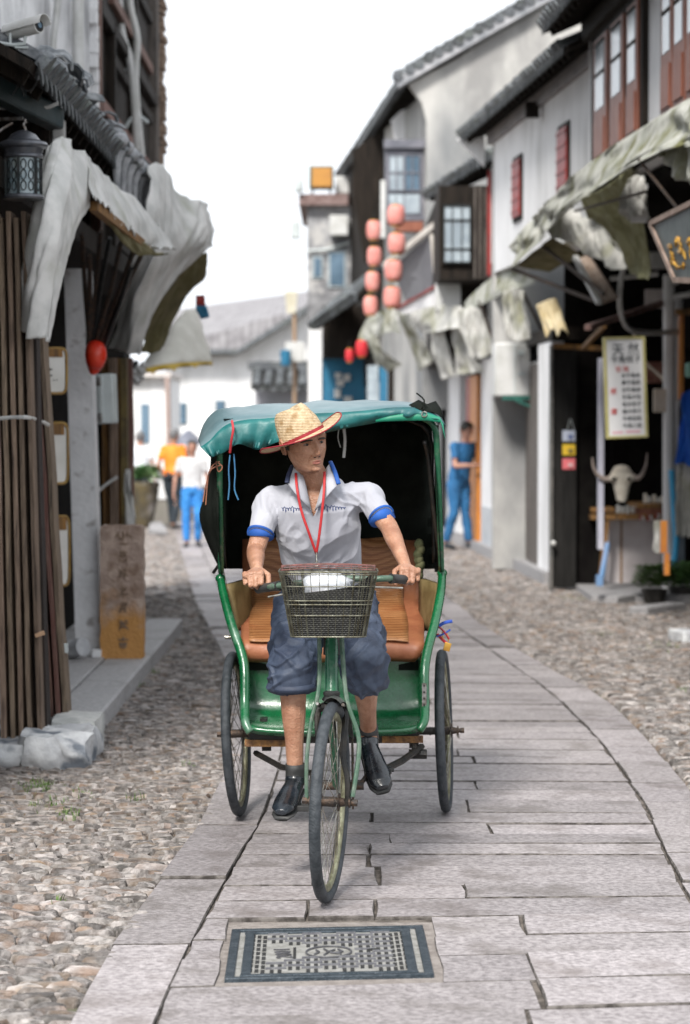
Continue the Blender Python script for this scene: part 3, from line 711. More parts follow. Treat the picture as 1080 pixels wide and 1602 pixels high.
# right side ribbons and padlock
b = B()
for col_, pts, r_ in (((.5, .01, .03), [(676, 975), (692, 985), (703, 1000)], .008), ((.02, .08, .45), [(680, 985), (694, 975), (708, 972)], .007), ((.5, .01, .03), [(684, 992), (696, 1004), (704, 1010)], .006), ((.02, .08, .45), [(682, 996), (694, 992), (705, 985)], .006)):
    bb_ = B(); bb_.tube(catmull([W(x, y_, 10.2) for x, y_ in pts], 8), r_, 8, r2=.004); bb_.build('ribbon', mat('ribbon_%s' % ('red' if col_[0] > .3 else 'blue'), col_, tuple(c*.6 for c in col_), .6, 10), pc)
b = B(); b.box(W(700, 1012, 10.2), (.028, .012, .035), Matrix.Rotation(R(15), 3, 'Y')); b.tube(catmull([W(695, 1005, 10.2), W(692, 990, 10.2), W(699, 990, 10.2), W(702, 1004, 10.2)], 8), .003, 6); b.build('padlock', M_gold, pc, bevel=.002)
b = B(); b.tube([W(352, 997, 10.25), W(362, 997, 10.25)], .009, 10); b.build('side_bolt', M_chrome, pc)
b = B()
for k in range(7):
    c = W(656+2*math.sin(k*2), 852+k*8, 10.55); b.ball(c, (.022, .03, .026), 10)
b.build('stuffed_cloth', mat('olive_cloth', (.14, .14, .07), (.06, .07, .03), .9, 30), pc, smooth=180)
# basket
def rr_ring(cx, cy, z, wx, wy, n=40, e=.35):
    out = []
    for k in range(n):
        a = 2*math.pi*k/n; c, s_ = math.cos(a), math.sin(a)
        out.append(V((cx+wx*math.copysign(abs(c)**e, c), cy+wy*math.copysign(abs(s_)**e, s_), z)))
    return out
M_wire = mat('basket_wire', (.19, .19, .15), (.10, .09, .06), .45, 30, .2, metal=.7)
bx = W(514, 900, 8.57).x; bt = W(514, 893, 8.55).z; bbz = W(514, 996, 8.5).z
def ring_at(t): return rr_ring(bx+.0*t, 8.565+.0*t, bbz+(bt-bbz)*t, .132+.041*t, .085+.035*t)
b = B()
for t, r_ in ((0, .0028), (.33, .002), (.5, .0022), (.56, .0022), (.78, .002), (1, .0035), (.965, .002)): b.tube(ring_at(t), r_, 5, closed=True)
r0, r1 = ring_at(0), ring_at(1)
for k in range(0, 40): b.tube([r0[k], r1[k]], .0012, 4, cap=False)
def rr_x(a, wx): c = math.cos(a); return bx+wx*math.copysign(abs(c)**.35, c)
for i in range(11):
    x = -.12+.024*i; b.tube([(bx+x, 8.485, bbz), (bx+x*1.3, 8.45, bt)], .0013, 4, cap=False); b.tube([(bx+x, 8.64, bbz), (bx+x*1.3, 8.68, bt)], .0013, 4, cap=False)
    b.tube([(bx+x, 8.48, bbz), (bx+x, 8.65, bbz)], .0012, 4, cap=False)
bk = b.build('basket', M_wire, pc)
b = B(); rows = []
for t in (.0, .25, .5, .75, .80):
    rows.append([V((p.x*.975+bx*.025, 8.565+(p.y-8.565)*.95, p.z+(.035*math.cos(k*.35) if t > .7 else 0))) for k, p in enumerate(ring_at(t))])
b.sheet(rows, 0, closed=True); b.add([v for v in rows[0]], [tuple(range(40))])
M_liner = mat('woven_liner', (.03, .03, .028), (.07, .07, .06), .7, 40, .4); add_wave(M_liner, 45, 1, 'DIAGONAL', .004, (.35, .35, .35)); add_wave(M_liner, 45, 1, 'Z', .004, (.4, .4, .4))
b.build('liner', M_liner, bk, smooth=180)
b = B()
for i in range(13):
    x = -.16+.0267*i; h = lambda y_: .012*math.cos((y_-8.565)/.12*1.4)+.004
    b.tube([(bx+x, y_, bt+h(y_)+.008*math.cos(x*9)) for y_ in (8.45, 8.5, 8.565, 8.63, 8.68)], .0016, 4)
for j in range(7):
    y_ = 8.45+.038*j; b.tube([(bx+x, y_, bt+.012*math.cos((y_-8.565)/.12*1.4)+.004+.008*math.cos(x*9)) for x in (-.165, -.08, 0, .08, .165)], .0018, 4)
b.build('lid', mat('rusty_lid_wire', (.24, .10, .09), (.12, .07, .06), .5, 30, metal=.5), bk)
b = B(); n = 20; 
for k in range(1):
    gr = []
    for i in range(9):
        th_ = math.pi*i/8
        gr.append([V((bx-.005+(.083+ns((math.cos(a), math.sin(a), i*.4), 2.2, .03))*math.sin(th_)**.7*math.cos(a), 8.55+.06*math.sin(th_)**.7*math.sin(a), bt-.055+.052*math.cos(th_)+ns((a, i, 2), 1, .006))) for a in [j*2*math.pi/n for j in range(n)]])
    b.sheet(gr, 0, closed=True)
tag(b.build('plastic_bag', mat('bag_plastic', (.62, .66, .70), (.75, .76, .80), .3, 12, .5, 40), smooth=180), 'crumpled white plastic bag lying under the wire lid of the basket', 'plastic bag')
b = B(); b.box((bx+.005, 8.565, bt-.125), (.17, .12, .06), Matrix.Rotation(.1, 3, 'Z')); b.box((bx+.0, 8.56, bt-.09), (.165, .12, .005), Matrix.Rotation(.12, 3, 'Z')); tag(b.build('folded_newspaper', [mat('paper_print', (.40, .38, .34), (.5, .1, .12), .8, 25, mix=(.55, .6))], bevel=.006), 'folded paper bundle with red print at the bottom of the basket', 'paper')
# ---------------------------------------------------------------- people
WT = [(-.114, .006), (-.110, .020), (-.10, .037), (-.085, .050), (-.06, .061), (-.03, .0685), (0, .0725), (.03, .0745), (.06, .072), (.085, .062), (.105, .042), (.116, .018), (.119, .004)]
FT = [(-.114, .030), (-.110, .062), (-.10, .078), (-.085, .080), (-.06, .085), (-.03, .088), (0, .0885), (.03, .093), (.06, .088), (.085, .073), (.105, .048), (.116, .02), (.119, .004)]
BT = [(-.114, -.02), (-.110, -.005), (-.10, .012), (-.085, .03), (-.06, .055), (-.03, .078), (0, .092), (.03, .098), (.06, .093), (.085, .078), (.105, .05), (.116, .02), (.119, .004)]
def gs(x, c, s_): return math.exp(-((x-c)/s_)**2)
def facey(X, Z, old=True):
    w_ = interp(WT, Z); yf = interp(FT, Z); q = max(0, 1-(X/w_)**2); Y = -yf*q**.40; fr = min(1, q**.40*1.5-.3) if q > 0 else 0
    fr = max(0, fr); ax = abs(X); g = gs
    nz = g(Z, -.036, .027) if Z > -.036 else g(Z, -.036, .0085)
    d = .011*g(X, 0, .010)*g(Z, -.010, .024)+.025*g(X, 0, .0125)*nz+.010*g(ax, .0125, .0065)*g(Z, -.040, .008)
    d += .006*g(ax, .028, .022)*g(Z, .024, .009)-.016*g(ax, .029, .015)*g(Z, .003, .013)+.006*g(ax, .030, .013)*g(Z, .000, .0085)
    d += .006*g(ax, .046, .015)*g(Z, -.024, .015)-.010*g(ax, .043, .016)*g(Z, -.064, .020)
    d += .005*g(X, 0, .026)*g(Z, -.066, .015)-.003*g(X, 0, .02)*g(Z, -.083, .006)+.008*g(X, 0, .020)*g(Z, -.099, .011)
    d += .003*g(X, 0, .020)*g(Z, -.0605, .004)+.004*g(X, 0, .017)*g(Z, -.0715, .0045)-.003*g(X, 0, .024)*g(Z, -.0655, .0018)
    d -= .005*g(ax-.017, .006+(-.045-Z)*.4, .0035)*g(Z, -.052, .014)
    d -= .0025*g(ax, .004, .002)*g(Z, .026, .008)
    if old: d += .0012*math.sin(Z*800)*g(X, 0, .035)*g(Z, .052, .012)
    return Y-d*fr
def face_mesh(n=72, m=56, old=True):
    vs = []; fs = []
    for i in range(m+1):
        Z = .0025-.1165*math.cos(math.pi*i/m); w_ = interp(WT, Z); yb = interp(BT, Z)
        for k in range(n):
            a = 2*math.pi*k/n; c, s_ = math.cos(a), math.sin(a); X = w_*math.copysign(abs(c)**.95, c)
            if s_ < 0: Y = facey(X*.9999, Z, old)
            else: Y = yb*s_**.85
            vs.append(V((X, Y, Z)))
    for _ in range(1 if n > 50 else 0):
        pass
    for i in range(m):
        for k in range(n): fs.append((i*n+k, i*n+(k+1) % n, (i+1)*n+(k+1) % n, (i+1)*n+k))
    return vs, fs
def rotm(yaw, pitch, roll): return Matrix.Rotation(yaw, 3, 'Z') @ Matrix.Rotation(roll, 3, 'Y') @ Matrix.Rotation(pitch, 3, 'X')
def remesh(b, voxel, mats, fold=None, sm=2):
    me = bpy.data.meshes.new('tmp'); me.from_pydata(b.v, [], b.f); fixmesh(me, 0)
    o = bpy.data.objects.new('tmp', me); COL.objects.link(o)
    md = o.modifiers.new('r', 'REMESH'); md.mode = 'VOXEL'; md.voxel_size = voxel
    s_ = o.modifiers.new('s', 'SMOOTH'); s_.iterations = sm; s_.factor = .6
    out = bpy.data.meshes.new_from_object(o.evaluated_get(bpy.context.evaluated_depsgraph_get()))
    bpy.data.objects.remove(o)
    if fold:
        bm = bmesh.new(); bm.from_mesh(out); bm.normal_update()
        for v in bm.verts: v.co += v.normal*fold(v.co)
        bmesh.ops.smooth_vert(bm, verts=bm.verts, factor=.5, use_axis_x=True, use_axis_y=True, use_axis_z=True)
        bm.to_mesh(out); bm.free()
    out.materials.clear()
    for m in mats: out.materials.append(m)
    out.polygons.foreach_set('use_smooth', [True]*len(out.polygons)); return out
def attach(name, me, parent):
    c = WL[parent.name]; me.transform(Matrix.Translation(-c)); return link(name, me, c, parent)
def join_mesh(me, b, off=0):
    bm = bmesh.new(); bm.from_mesh(me); vs = [bm.verts.new(v) for v in b.v]
    for f, mi_ in zip(b.f, b.m):
        try: q = bm.faces.new([vs[i] for i in f]); q.smooth = True; q.material_index = mi_
        except ValueError: pass
    bm.to_mesh(me); bm.free()
def lt(b, pts, ra, n=16, r2=None, xax=None, k=22):
    q = catmull(pts, k); m = len(pts)-1
    def rs(r):
        o = []
        for i in range(k+1):
            t = i/k*m; j = min(int(t), m-1); f = t-j; f = f*f*(3-2*f)*.5+f*.5; o.append(r[j]*(1-f)+r[j+1]*f)
        return o
    b.tube(q, rs(ra), n, r2=rs(r2) if r2 else None, xax=xax)
def hand(b, wr, d, nrm, side, s=1.0, curl=(70, 75, 40), spread=0, thumb=1):
    # wr wrist, d along metacarpals, nrm palm-facing, side towards the thumb
    d = V(d).normalized(); nrm = V(nrm); nrm = (nrm-d*nrm.dot(d)).normalized(); side_ = d.cross(nrm)
    if side_.dot(V(side)) < 0: side_ = -side_
    sd_ = side_; wr = V(wr)
    b.tube([wr-d*.02*s, wr, wr+d*.035*s, wr+d*.065*s, wr+d*.088*s], [.024*s, .026*s, .036*s, .041*s, .037*s], 12, r2=[.020*s, .018*s, .017*s, .015*s, .011*s], xax=sd_)
    L_ = ((.040, .025, .021), (.044, .028, .022), (.041, .026, .022), (.032, .020, .019))
    for i, (a1, a2, a3) in enumerate(L_):
        off = (.031-.0207*i)*s; p = wr+d*(.080-(.006 if i in (0,) else .012 if i == 3 else 0))*s+sd_*off-nrm*.003*s; pts = [p-d*.015*s, p]; ang = 0; dd = d
        q = p
        for ln, c_ in zip((a1, a2, a3), curl):
            ang += R(c_*(1+.05*i)); dd = (d*math.cos(ang)+nrm*math.sin(ang)+sd_*spread*(1.5-i)).normalized(); q = q+dd*ln*s; pts.append(q)
        b.tube(pts, [.0098*s, .0105*s, .0095*s, .0088*s, .0068*s], 8)
        b.ball(pts[-1], .0068*s, 8); b.ball(pts[1]-nrm*.002*s, .0112*s, 8)
        b.ball(pts[2], .0096*s, 8)
    t0 = wr+d*.022*s+sd_*.026*s; t1 = t0+(d*.6+sd_*.65+nrm*.35)*.036*s; t2 = t1+(d*.75+sd_*.1+nrm*.7)*.030*s; t3 = t2+(d*.7-sd_*.25+nrm*.8)*.022*s
    b.tube([t0-sd_*.012*s, t0, t1, t2, t3], [.012*s, .0135*s, .0115*s, .0105*s, .0078*s], 8); b.ball(t3, .0078*s, 8)
def person(loc, label, J, st, group=None):
    """J: joints in world space; st: style"""
    root = thing('person', label, 'person', loc, group)
    vx = st.get('voxel', .006); s = st.get('s', 1.0); right = V(J['right']).normalized()
    skin = st['skin']; b = B()
    HM = rotm(*J['head_rot']); hc_ = V(J['head'])
    pel, ch, nk = V(J['pelvis']), V(J['chest']), V(J['neck'])
    sp_ = (nk-pel).normalized(); fwd = sp_.cross(right)
    if fwd.dot(V(J['fwd'])) < 0: fwd = -fwd
    # torso (skin)
    T = catmull([pel-sp_*.05*s, pel+sp_*.08*s, (pel+ch)/2, ch, nk-sp_*.045*s, nk+sp_*.005], 10)
    ra = [.13, .14, .135, .13, .132, .14, .15, .155, .13, .085, .05]; rb = [.09, .1, .098, .092, .092, .096, .1, .1, .085, .06, .048]
    b.tube(T, [q*s for q in ra], 20, r2=[q*s for q in rb], xax=right)
    hn = hc_+HM @ V((0, .018*s, -.055*s)); b.tube([nk-sp_*.07*s, nk, (nk+hn)/2, hn], [.065*s, .056*s, .051*s, .052*s], 16)
    for side in 'LR':
        sh, el, wr = V(J['sh'+side]), V(J['el'+side]), V(J['wr'+side])
        lt(b, [ch.lerp(sh, .5)+sp_*.03*s, sh, sh.lerp(el, .35), sh.lerp(el, .8), el, el.lerp(wr, .25), el.lerp(wr, .6), wr], [q*s for q in (.05, .048, .040, .034, .034, .037, .030, .0235)], 14, r2=[q*s for q in (.05, .048, .042, .036, .034, .034, .027, .019)])
        hip, kn, an = V(J['hip'+side]), V(J['kn'+side]), V(J['an'+side])
        lt(b, [hip, hip.lerp(kn, .5), kn.lerp(hip, .1), kn], [q*s for q in (.085, .070, .050, .044)], 14)
        cb = (kn-an).cross(right).normalized(); cb = -cb if cb.dot(fwd) > 0 else cb
        lt(b, [kn.lerp(hip, .08), kn, kn.lerp(an, .25)+cb*.010*s, kn.lerp(an, .45)+cb*.008*s, kn.lerp(an, .75), an, an-V((0, 0, .03*s))], [q*s for q in (.044, .046, .050, .046, .034, .031, .034)], 14)
        if not st.get('shorts'): b.ball(kn+(-cb)*.012*s, .040*s, 12)
        h = J['hand'+side]; hand(b, wr, h[0], h[1], h[2], s, h[3] if len(h) > 3 else (25, 30, 20))
    me = remesh(b, vx, [skin]+([M_stub, M_creaseshade, MC['slot_black']] if st.get('detail') else []), sm=st.get('sm', 2))
    hb_ = B(); vs, fs = face_mesh(*((96, 80) if st.get('detail') else (36, 28)), old=st.get('old', False))
    if st.get('detail'):
        for v in vs:
            if v.z > .028: q_ = 1-.22*min(1, (v.z-.028)/.03); v.x *= q_; v.y *= q_; v.z = .028+(v.z-.028)*.75
    hb_.add([hc_+HM @ (v*s) for v in vs], fs)
    if st.get('detail'):
        for fi, f in enumerate(fs):
            c = sum((vs[i] for i in f), V())/4; ax = abs(c.x)
            if c.y < -.03 and ((-.060 < c.z < -.049 and .004 < ax < .026) or (-.112 < c.z < -.082 and ax < .022) ): hb_.m[fi] = 1
            elif c.y < -.04 and ((abs(c.z-.006) < .009 and .014 < ax < .044) or (abs(ax-.022-(-.045-c.z)*.35) < .0022 and -.066 < c.z < -.036)): hb_.m[fi] = 2  # socket and fold shade put into the skin colour
            elif c.y < -.06 and ax < .012 and ax > .004 and abs(c.z+.0475) < .0028: hb_.m[fi] = 3  # nostril darkness painted as black faces
    for sx in (-1, 1):      # ears
        e0 = V((sx*.074, .012, -.012)); pts = []
        for k in range(11):
            a = R(-60+k*30); pts.append(hc_+HM @ ((e0+V((sx*(.006+.006*math.sin(a)), .014+.013*math.cos(a)*1.0, .030*math.sin(a)+.002)))*s))
        hb_.tube(pts, .0052*s, 7); hb_.ball(hc_+HM @ ((e0+V((sx*.002, .010, 0)))*s), (.006*s, .014*s, .026*s), 10, HM)
    join_mesh(me, hb_); body = attach('body', me, root)
    # eyes and brows
    for sx in (-1, 1):
        b2 = B(); ep = V((sx*.030, facey(.030, .001)+.0035, .0015)); b2.ball(hc_+HM @ (ep*s), (.0135*s, .007*s, .0042*s), 12, HM @ Matrix.Rotation(R(8*sx), 3, 'Z'))
        b2.build('eye', mat('eye_white', (.22, .17, .15), rough=.2), body, smooth=180)
        b2 = B(); b2.ball(hc_+HM @ ((ep+V((.003, -.0045, 0)))*s), (.0062*s, .0045*s, .0056*s), 10, HM); b2.build('iris', mat('iris_dark', (.012, .008, .006), rough=.15), body, smooth=180)
        b2 = B(); b2.tube([hc_+HM @ (V((sx*(.012+.010*k), facey(.012+.010*k, .018)-.0006, .0165+.003*math.sin(k*.9)-.0008*k))*s) for k in range(5)], [.003*s, .0045*s, .0045*s, .004*s, .002*s], 6, r2=[.002*s, .0036*s, .004*s, .0036*s, .002*s]); b2.build('eyebrow', mat('hair_black', (.012, .010, .009), (.03, .025, .02), .6, 60, .5, 200), body, smooth=180)
        if st.get('detail'):
            b2 = B(); b2.tube([hc_+HM @ (V((sx*(.016+.0075*k), facey(.016+.0075*k, .0065)-.0006, .0055+.0028*math.sin(k*.8)))*s) for k in range(5)], [.001*s, .0024*s, .0026*s, .0024*s, .001*s], 6); b2.build('eyelid', skin, body, smooth=180)
    if st.get('detail'):
        b2 = B(); M_ = lambda x, z, o: hc_+HM @ (V((x, facey(x, z)+o, z))*s)
        b2.tube([M_(x, -.0665+.0045*(1-abs(x)/.024)-(.001 if x == 0 else 0), .0012) for x in (-.023, -.016, -.009, -.003, 0, .003, .009, .016, .023)], [.0005, .002, .003, .0034, .003, .0034, .003, .002, .0005], 8)
        b2.tube([M_(x, -.0675-.0045*(1-abs(x)/.022)**.7, .0016) for x in (-.021, -.014, -.007, 0, .007, .014, .021)], [.0005, .003, .004, .0042, .004, .003, .0005], 8)
        b2.build('lips', mat('lip_skin', (.34, .12, .09), (.42, .17, .13), .5, 60), body, smooth=180)
    # hair
    b2 = B(); vs, fs = face_mesh(48, 36); keep = []
    low = st.get('hairline', .058)
    for f in fs:
        c = sum((vs[i] for i in f), V())/4
        if c.z < -.055 or (st.get('detail') and c.z > .026): continue
        ck = True
        if c.y < -.022 and c.z < low-(.0 if abs(c.x) < .045 else .05*(abs(c.x)-.045)/.02): ck = False
        if c.z < .0 and c.y < -.018: ck = False
        if c.z < -.02 and c.y < .02: ck = False
        if ck: keep.append(f)
    b2.add([hc_+HM @ (V((v.x*1.085, v.y*1.07+(.004), v.z*1.07+.002))*s+V((ns(v, 60, .003), ns(v, 55, .003), ns(v, 50, .003)))) for v in vs], keep)
    if st.get('hair', True): b2.build('hair', st.get('hairmat', MC['hair_black']), body, smooth=180)
    # shirt
    b = B(); ra = st.get('shirt_ra', [.165, .172, .168, .160, .160, .166, .178, .178, .142, .092, .060]); rb = [.118, .125, .12, .112, .112, .115, .12, .12, .105, .080, .06]
    T2 = catmull([pel-sp_*st.get('hem', .02)*s, pel+sp_*.08*s, (pel+ch)/2, ch, nk-sp_*.045*s, nk+sp_*.012], 10)
    b.tube(T2, [q*s for q in ra], 24, r2=[q*s*st.get('belly', 1) for q in rb], xax=right)
    bands = []; ends = []
    for side in 'LR':
        sh, el = V(J['sh'+side]), V(J['el'+side]); e = sh.lerp(el, st.get('sleeve', .62)); ends.append(e)
        if st.get('long'): wr = V(J['wr'+side]); pts = [ch.lerp(sh, .45)+sp_*.08*s, sh, sh.lerp(el, .5), el, el.lerp(wr, .5), el.lerp(wr, .95)]; rr_ = [.07, .066, .058, .052, .046, .040]
        else: pts = [ch.lerp(sh, .35)+sp_*.05*s, sh-sp_*.004, sh.lerp(el, .3), e]; rr_ = [.064, .055, .050, .047] if st.get('detail') else [.076, .060, .058, .060]
        lt(b, pts, [q*s for q in rr_], 18); bands.append((e, (el-sh).normalized()))
    fa = st.get('fold', .004)
    def fold(p):
        fa_ = fa*min(1, max(0, min((p-e_).length for e_ in ends)-.048)/.05)
        q = noise.noise(V((p.x*9, p.y*9, p.z*6)))*.7
        w1 = noise.noise(V((p.x*5, p.y*5, p.z*5+9)))*.25
        q += max(0, 1-abs(noise.noise(V((p.x*10+3, p.y*10, (p.z+p.x*.8+w1)*9)))*3.2))*.9+max(0, 1-abs(noise.noise(V((p.x*8+13, p.y*8, (p.z-p.x*.9+w1)*7)))*3.6))*.8-.45
        return q*fa_
    me = remesh(b, vx*.9, [st['shirt']], fold, sm=3)
    if st.get('vneck'):
        a_, c_, w_ = st['vneck']    # top point, bottom point, half width
        bm = bmesh.new(); bm.from_mesh(me); dead = []
        for f in bm.faces:
            p = f.calc_center_median(); t = (p-c_).dot((a_-c_))/(a_-c_).length_squared
            lat = abs((p-c_-(a_-c_)*t).dot(right))
            if t > 0 and (p-nk).dot(fwd) > -.02 and lat < w_*max(0, t)**.9: dead.append(f)
            elif t > 1.02 and (p-nk).length < .075: dead.append(f)
        bmesh.ops.delete(bm, geom=dead, context='FACES'); bm.to_mesh(me); bm.free()
    shirt = attach('shirt', me, root)
    if st.get('band'):
        for e, d_ in bands:
            b2 = B(); b2.tube([e-d_*.010, e+d_*.000, e+d_*.003, e-d_*.000], [.0520*s, .0525*s, .0505*s, .043*s], 24, cap=False); b2.build('sleeve_band', st['band'], shirt, smooth=180)
    # trousers
    b = B(); b.tube([pel+sp_*.09*s, pel+sp_*.02*s, pel-sp_*.07*s], [.150*s, .168*s, .150*s], 20, r2=[.11*s, .128*s, .115*s], xax=right)
    for side in 'LR':
        hip, kn, an = V(J['hip'+side]), V(J['kn'+side]), V(J['an'+side])
        if st.get('shorts'):
            e = kn.lerp(an, st['shorts'][side]); lt(b, [hip, hip.lerp(kn, .45), kn.lerp(hip, .1)+V((0, .01, 0)), kn.lerp(e, .45), e], [q*s for q in (.105, .098, .088, .090, .088)], 20, r2=[q*s for q in (.105, .096, .085, .084, .080)], xax=right); b.ball(kn, .078*s, 16)
        else: lt(b, [hip, hip.lerp(kn, .5), kn, kn.lerp(an, .5), an], [q*s for q in (.098, .088, .070, .062, .055)], 16)
    me = remesh(b, vx*1.05, [st['pants']], lambda p: fa*(noise.noise(V((p.x*11, p.y*11, p.z*7)))*.8+max(0, 1-abs(noise.noise(V((p.x*15+p.z*8, p.y*9, p.z*5)))*4))*1.4+max(0, 1-abs(noise.noise(V((p.x*12-p.z*14, p.y*12+4, p.z*10)))*4.5))*1.2-.5), sm=3); tr = attach('shorts' if st.get('shorts') else 'trousers', me, root)
    if st.get('cuff'):
        for side, (rad, hgt) in st['cuff'].items():
            kn, an = V(J['kn'+side]), V(J['an'+side]); d_ = (an-kn).normalized(); e = kn.lerp(an, st['shorts'][side])
            ring = []
            for i in range(6):
                a = 2*math.pi*i/6; ring.append((rad+.006*math.cos(a), hgt*.5*math.sin(a)))
            rows = []; x = (right-d_*right.dot(d_)).normalized(); y_ = d_.cross(x)
            for rr_, hh in ring+[ring[0]]:
                rows.append([e+d_*(hh-.01)+(x*math.cos(k*math.pi/14)+y_*math.sin(k*math.pi/14)*.92)*(rr_+ns((math.cos(k*math.pi/14)*3, math.sin(k*math.pi/14)*3, hh*10), 1, .006)) for k in range(28)])
            b2 = B(); b2.sheet(rows, 0, closed=True); b2.build('cuff', st['pants'], tr, smooth=180)
    # shoes
    for side in 'LR':
        an, toe = V(J['an'+side]), V(J['toe'+side]); up = V((0, 0, 1)); d_ = (toe-an); d_ = (d_-up*0).normalized()
        ft = V(J.get('ft'+side, d_)).normalized(); heel = an-V((0, 0, .065*s))-ft*.03*s; L_ = .25*s
        up2 = ft.cross(right).normalized(); up2 = -up2 if up2.z < 0 else up2
        b = B(); c = [heel, heel+ft*.05*s+up2*.006, heel+ft*.11*s+up2*.004, heel+ft*.17*s-up2*.004, heel+ft*.22*s-up2*.008, heel+ft*.25*s-up2*.012]
        b.tube(c, [q*s for q in (.026, .036, .040, .046, .042, .022)], 16, r2=[q*s for q in (.026, .038, .034, .027, .021, .012)], xax=right)
        b.tube([an-V((0, 0, .03*s)), heel+ft*.035*s+up2*.01], [.037*s, .038*s], 14)
        me = remesh(b, vx, [st['shoe']], sm=2); sh_ = attach('shoe', me, root)
        b = B(); b.tube([q-up2*(.026*s) for q in c], [q*s for q in (.028, .038, .042, .048, .044, .026)], 16, r2=.008*s, xax=right); b.build('sole', st.get('sole', MC['black_rubber']), sh_, smooth=180)
        if st.get('socks', True):
            b = B(); b.tube([an+(V(J['kn'+side])-an).normalized()*q for q in (.02*s, .0*s, -.02*s, -.045*s)], [.036*s, .036*s, .037*s, .038*s], 16); b.build('sock', MC['black_rubber'], root, smooth=180)
    return root, body, shirt, HM, hc_
def skinmat(name, c1, c2, c3):
    m = mat(name, c1, c2, .44, 26, .45, 130, col3=c3, s3=11, mix3=(.45, .72), spec=.55)
    b = m.node_tree.nodes['Principled BSDF']; b.inputs['Subsurface Weight'].default_value = .12; b.inputs['Subsurface Radius'].default_value = (.012, .005, .003); return m
M_skin = skinmat('tanned_skin', (.35, .175, .105), (.44, .24, .155), (.26, .115, .065))
M_stub = skinmat('stubbled_skin', (.24, .11, .065), (.34, .17, .10), (.20, .09, .05)); M_creaseshade = skinmat('crease_shade_skin', (.28, .115, .06), (.34, .15, .08), (.24, .09, .045))  # second, darker skin paints the shade of eye sockets and folds
M_skin2 = skinmat('light_skin', (.38, .19, .13), (.45, .24, .17), (.34, .16, .11))
M_shirt = mat('pale_shirt', (.32, .325, .365), (.39, .395, .435), .8, 3, .08, 120, sheen=.2)
M_shorts = mat('navy_shorts', (.022, .032, .06), (.048, .066, .105), .65, 5, .1, 120, col3=(.018, .025, .045), s3=4)
M_shoe = mat('black_leather', (.007, .009, .012), (.016, .022, .03), .28, 10, .25, 40, coat=.4)
M_bband = mat('blue_trim', (.01, .09, .38), (.01, .07, .30), .7, 10); M_nband = mat('navy_trim', (.012, .018, .05), (.02, .03, .07), .7, 10)
shL, shR = V((-.283, 9.27, 1.385)), V((.080, 9.25, 1.40)); nk_ = W(494, 752, 9.22); ch_ = V((-.105, 9.27, 1.29))
J = dict(right=(1, -.05, .05), fwd=(0, -1, 0), pelvis=(-.07, 9.50, .985), chest=ch_, neck=nk_, head=W(477, 692, 9.14), head_rot=(R(27), R(4), R(-9)),
         shL=shL, elL=(-.335, 9.15, 1.195), wrL=W(402, 894, 8.905), shR=shR, elR=(.165, 9.13, 1.285), wrR=W(636, 888, 8.905),
         handL=((-.15, -.95, -.10), (.1, -.10, -1), (1, .3, 0), (62, 82, 55)), handR=((.15, -.95, -.10), (-.1, -.10, -1), (-1, .3, 0), (62, 82, 55)),
         hipL=(-.165, 9.46, .97), knL=W(457, 1042, 9.02), anL=W(462, 1203, 9.06), toeL=(0, 0, 0), ftL=(-.22, -.93, -.25),
         hipR=(.02, 9.46, .97), knR=W(569, 1032, 8.98), anR=W(577, 1143, 9.24), toeR=(0, 0, 0), ftR=(.22, -.78, -.52))
va = W(494, 745, 9.1); vb = W(490, 810, 9.12)
st = dict(skin=M_skin, shirt=M_shirt, pants=M_shorts, shoe=M_shoe, voxel=.0036, detail=True, old=True, s=1.0, band=M_bband, vneck=(va, vb, .05), fold=.0075,
          shorts={'L': .22, 'R': .30}, cuff={'L': (.088, .035)}, sleeve=.68, hairline=.054, shirt_ra=[.150, .158, .154, .146, .147, .154, .162, .160, .128, .084, .060])
rider, body, shirt, HM, hc_ = person((-.06, 9.3, .9), 'man in a pale polo shirt and navy rolled shorts riding the green pedicab', J, st)
# collar
for sx, m_ in ((-1, M_nband), (1, M_bband)):
    if sx < 0: e = [(458, 728, 9.21), (452, 742, 9.165), (449, 755, 9.13)]; i_ = [(468, 735, 9.19), (476, 752, 9.145), (487, 800, 9.12)]; f_ = [(463, 732, 9.18), (462, 755, 9.12), (462, 772, 9.105)]
    else: e = [(517, 722, 9.21), (524, 738, 9.16), (530, 757, 9.12)]; i_ = [(510, 733, 9.18), (505, 755, 9.14), (492, 800, 9.12)]; f_ = [(514, 728, 9.18), (517, 752, 9.12), (521, 766, 9.105)]
    ed, inn, fl_ = [catmull([W(*p) for p in q], 8) for q in (e, i_, f_)]
    b = B(); b.sheet([inn, [a.lerp(c, .5)+V((0, -.008, .002)) for a, c in zip(inn, fl_)], fl_, [a+V((0, .0, 0)) for a in ed]], .003); b.build('collar', M_shirt, shirt, smooth=180)
    b = B(); b.tube([a+V((0, -.008, 0)) for a in ed], .0085, 8, r2=.004, xax=(1, 0, 0)); b.build('collar_trim', m_, shirt, smooth=180)
# lanyard
M_lan = mat('red_lanyard', (.36, .01, .014), (.42, .02, .02), .6, 40)
b = B()
def flat(pts, w_, th_=.0014, n=16):
    b.tube(catmull(pts, n), w_, 8, r2=th_, xax=(1, 0, 0))
flat([W(463, 740, 9.14), W(465, 765, 9.09), W(472, 800, 9.085), W(484, 835, 9.09), W(495, 866, 9.11)], .005)
flat([W(508, 738, 9.14), W(507, 770, 9.09), W(503, 810, 9.085), W(499, 842, 9.09), W(495, 866, 9.105)], .005)
la = b.build('lanyard', M_lan, rider, smooth=180)
b = B(); b.tube([W(495, 864, 9.105), W(495.5, 880, 9.10)], .003, 6); b.tube([W(495+4*math.cos(a), 882+4*math.sin(a), 9.1) for a in [k*math.pi/5 for k in range(10)]], .0015, 5, closed=True); b.build('clip', M_chrome, la)
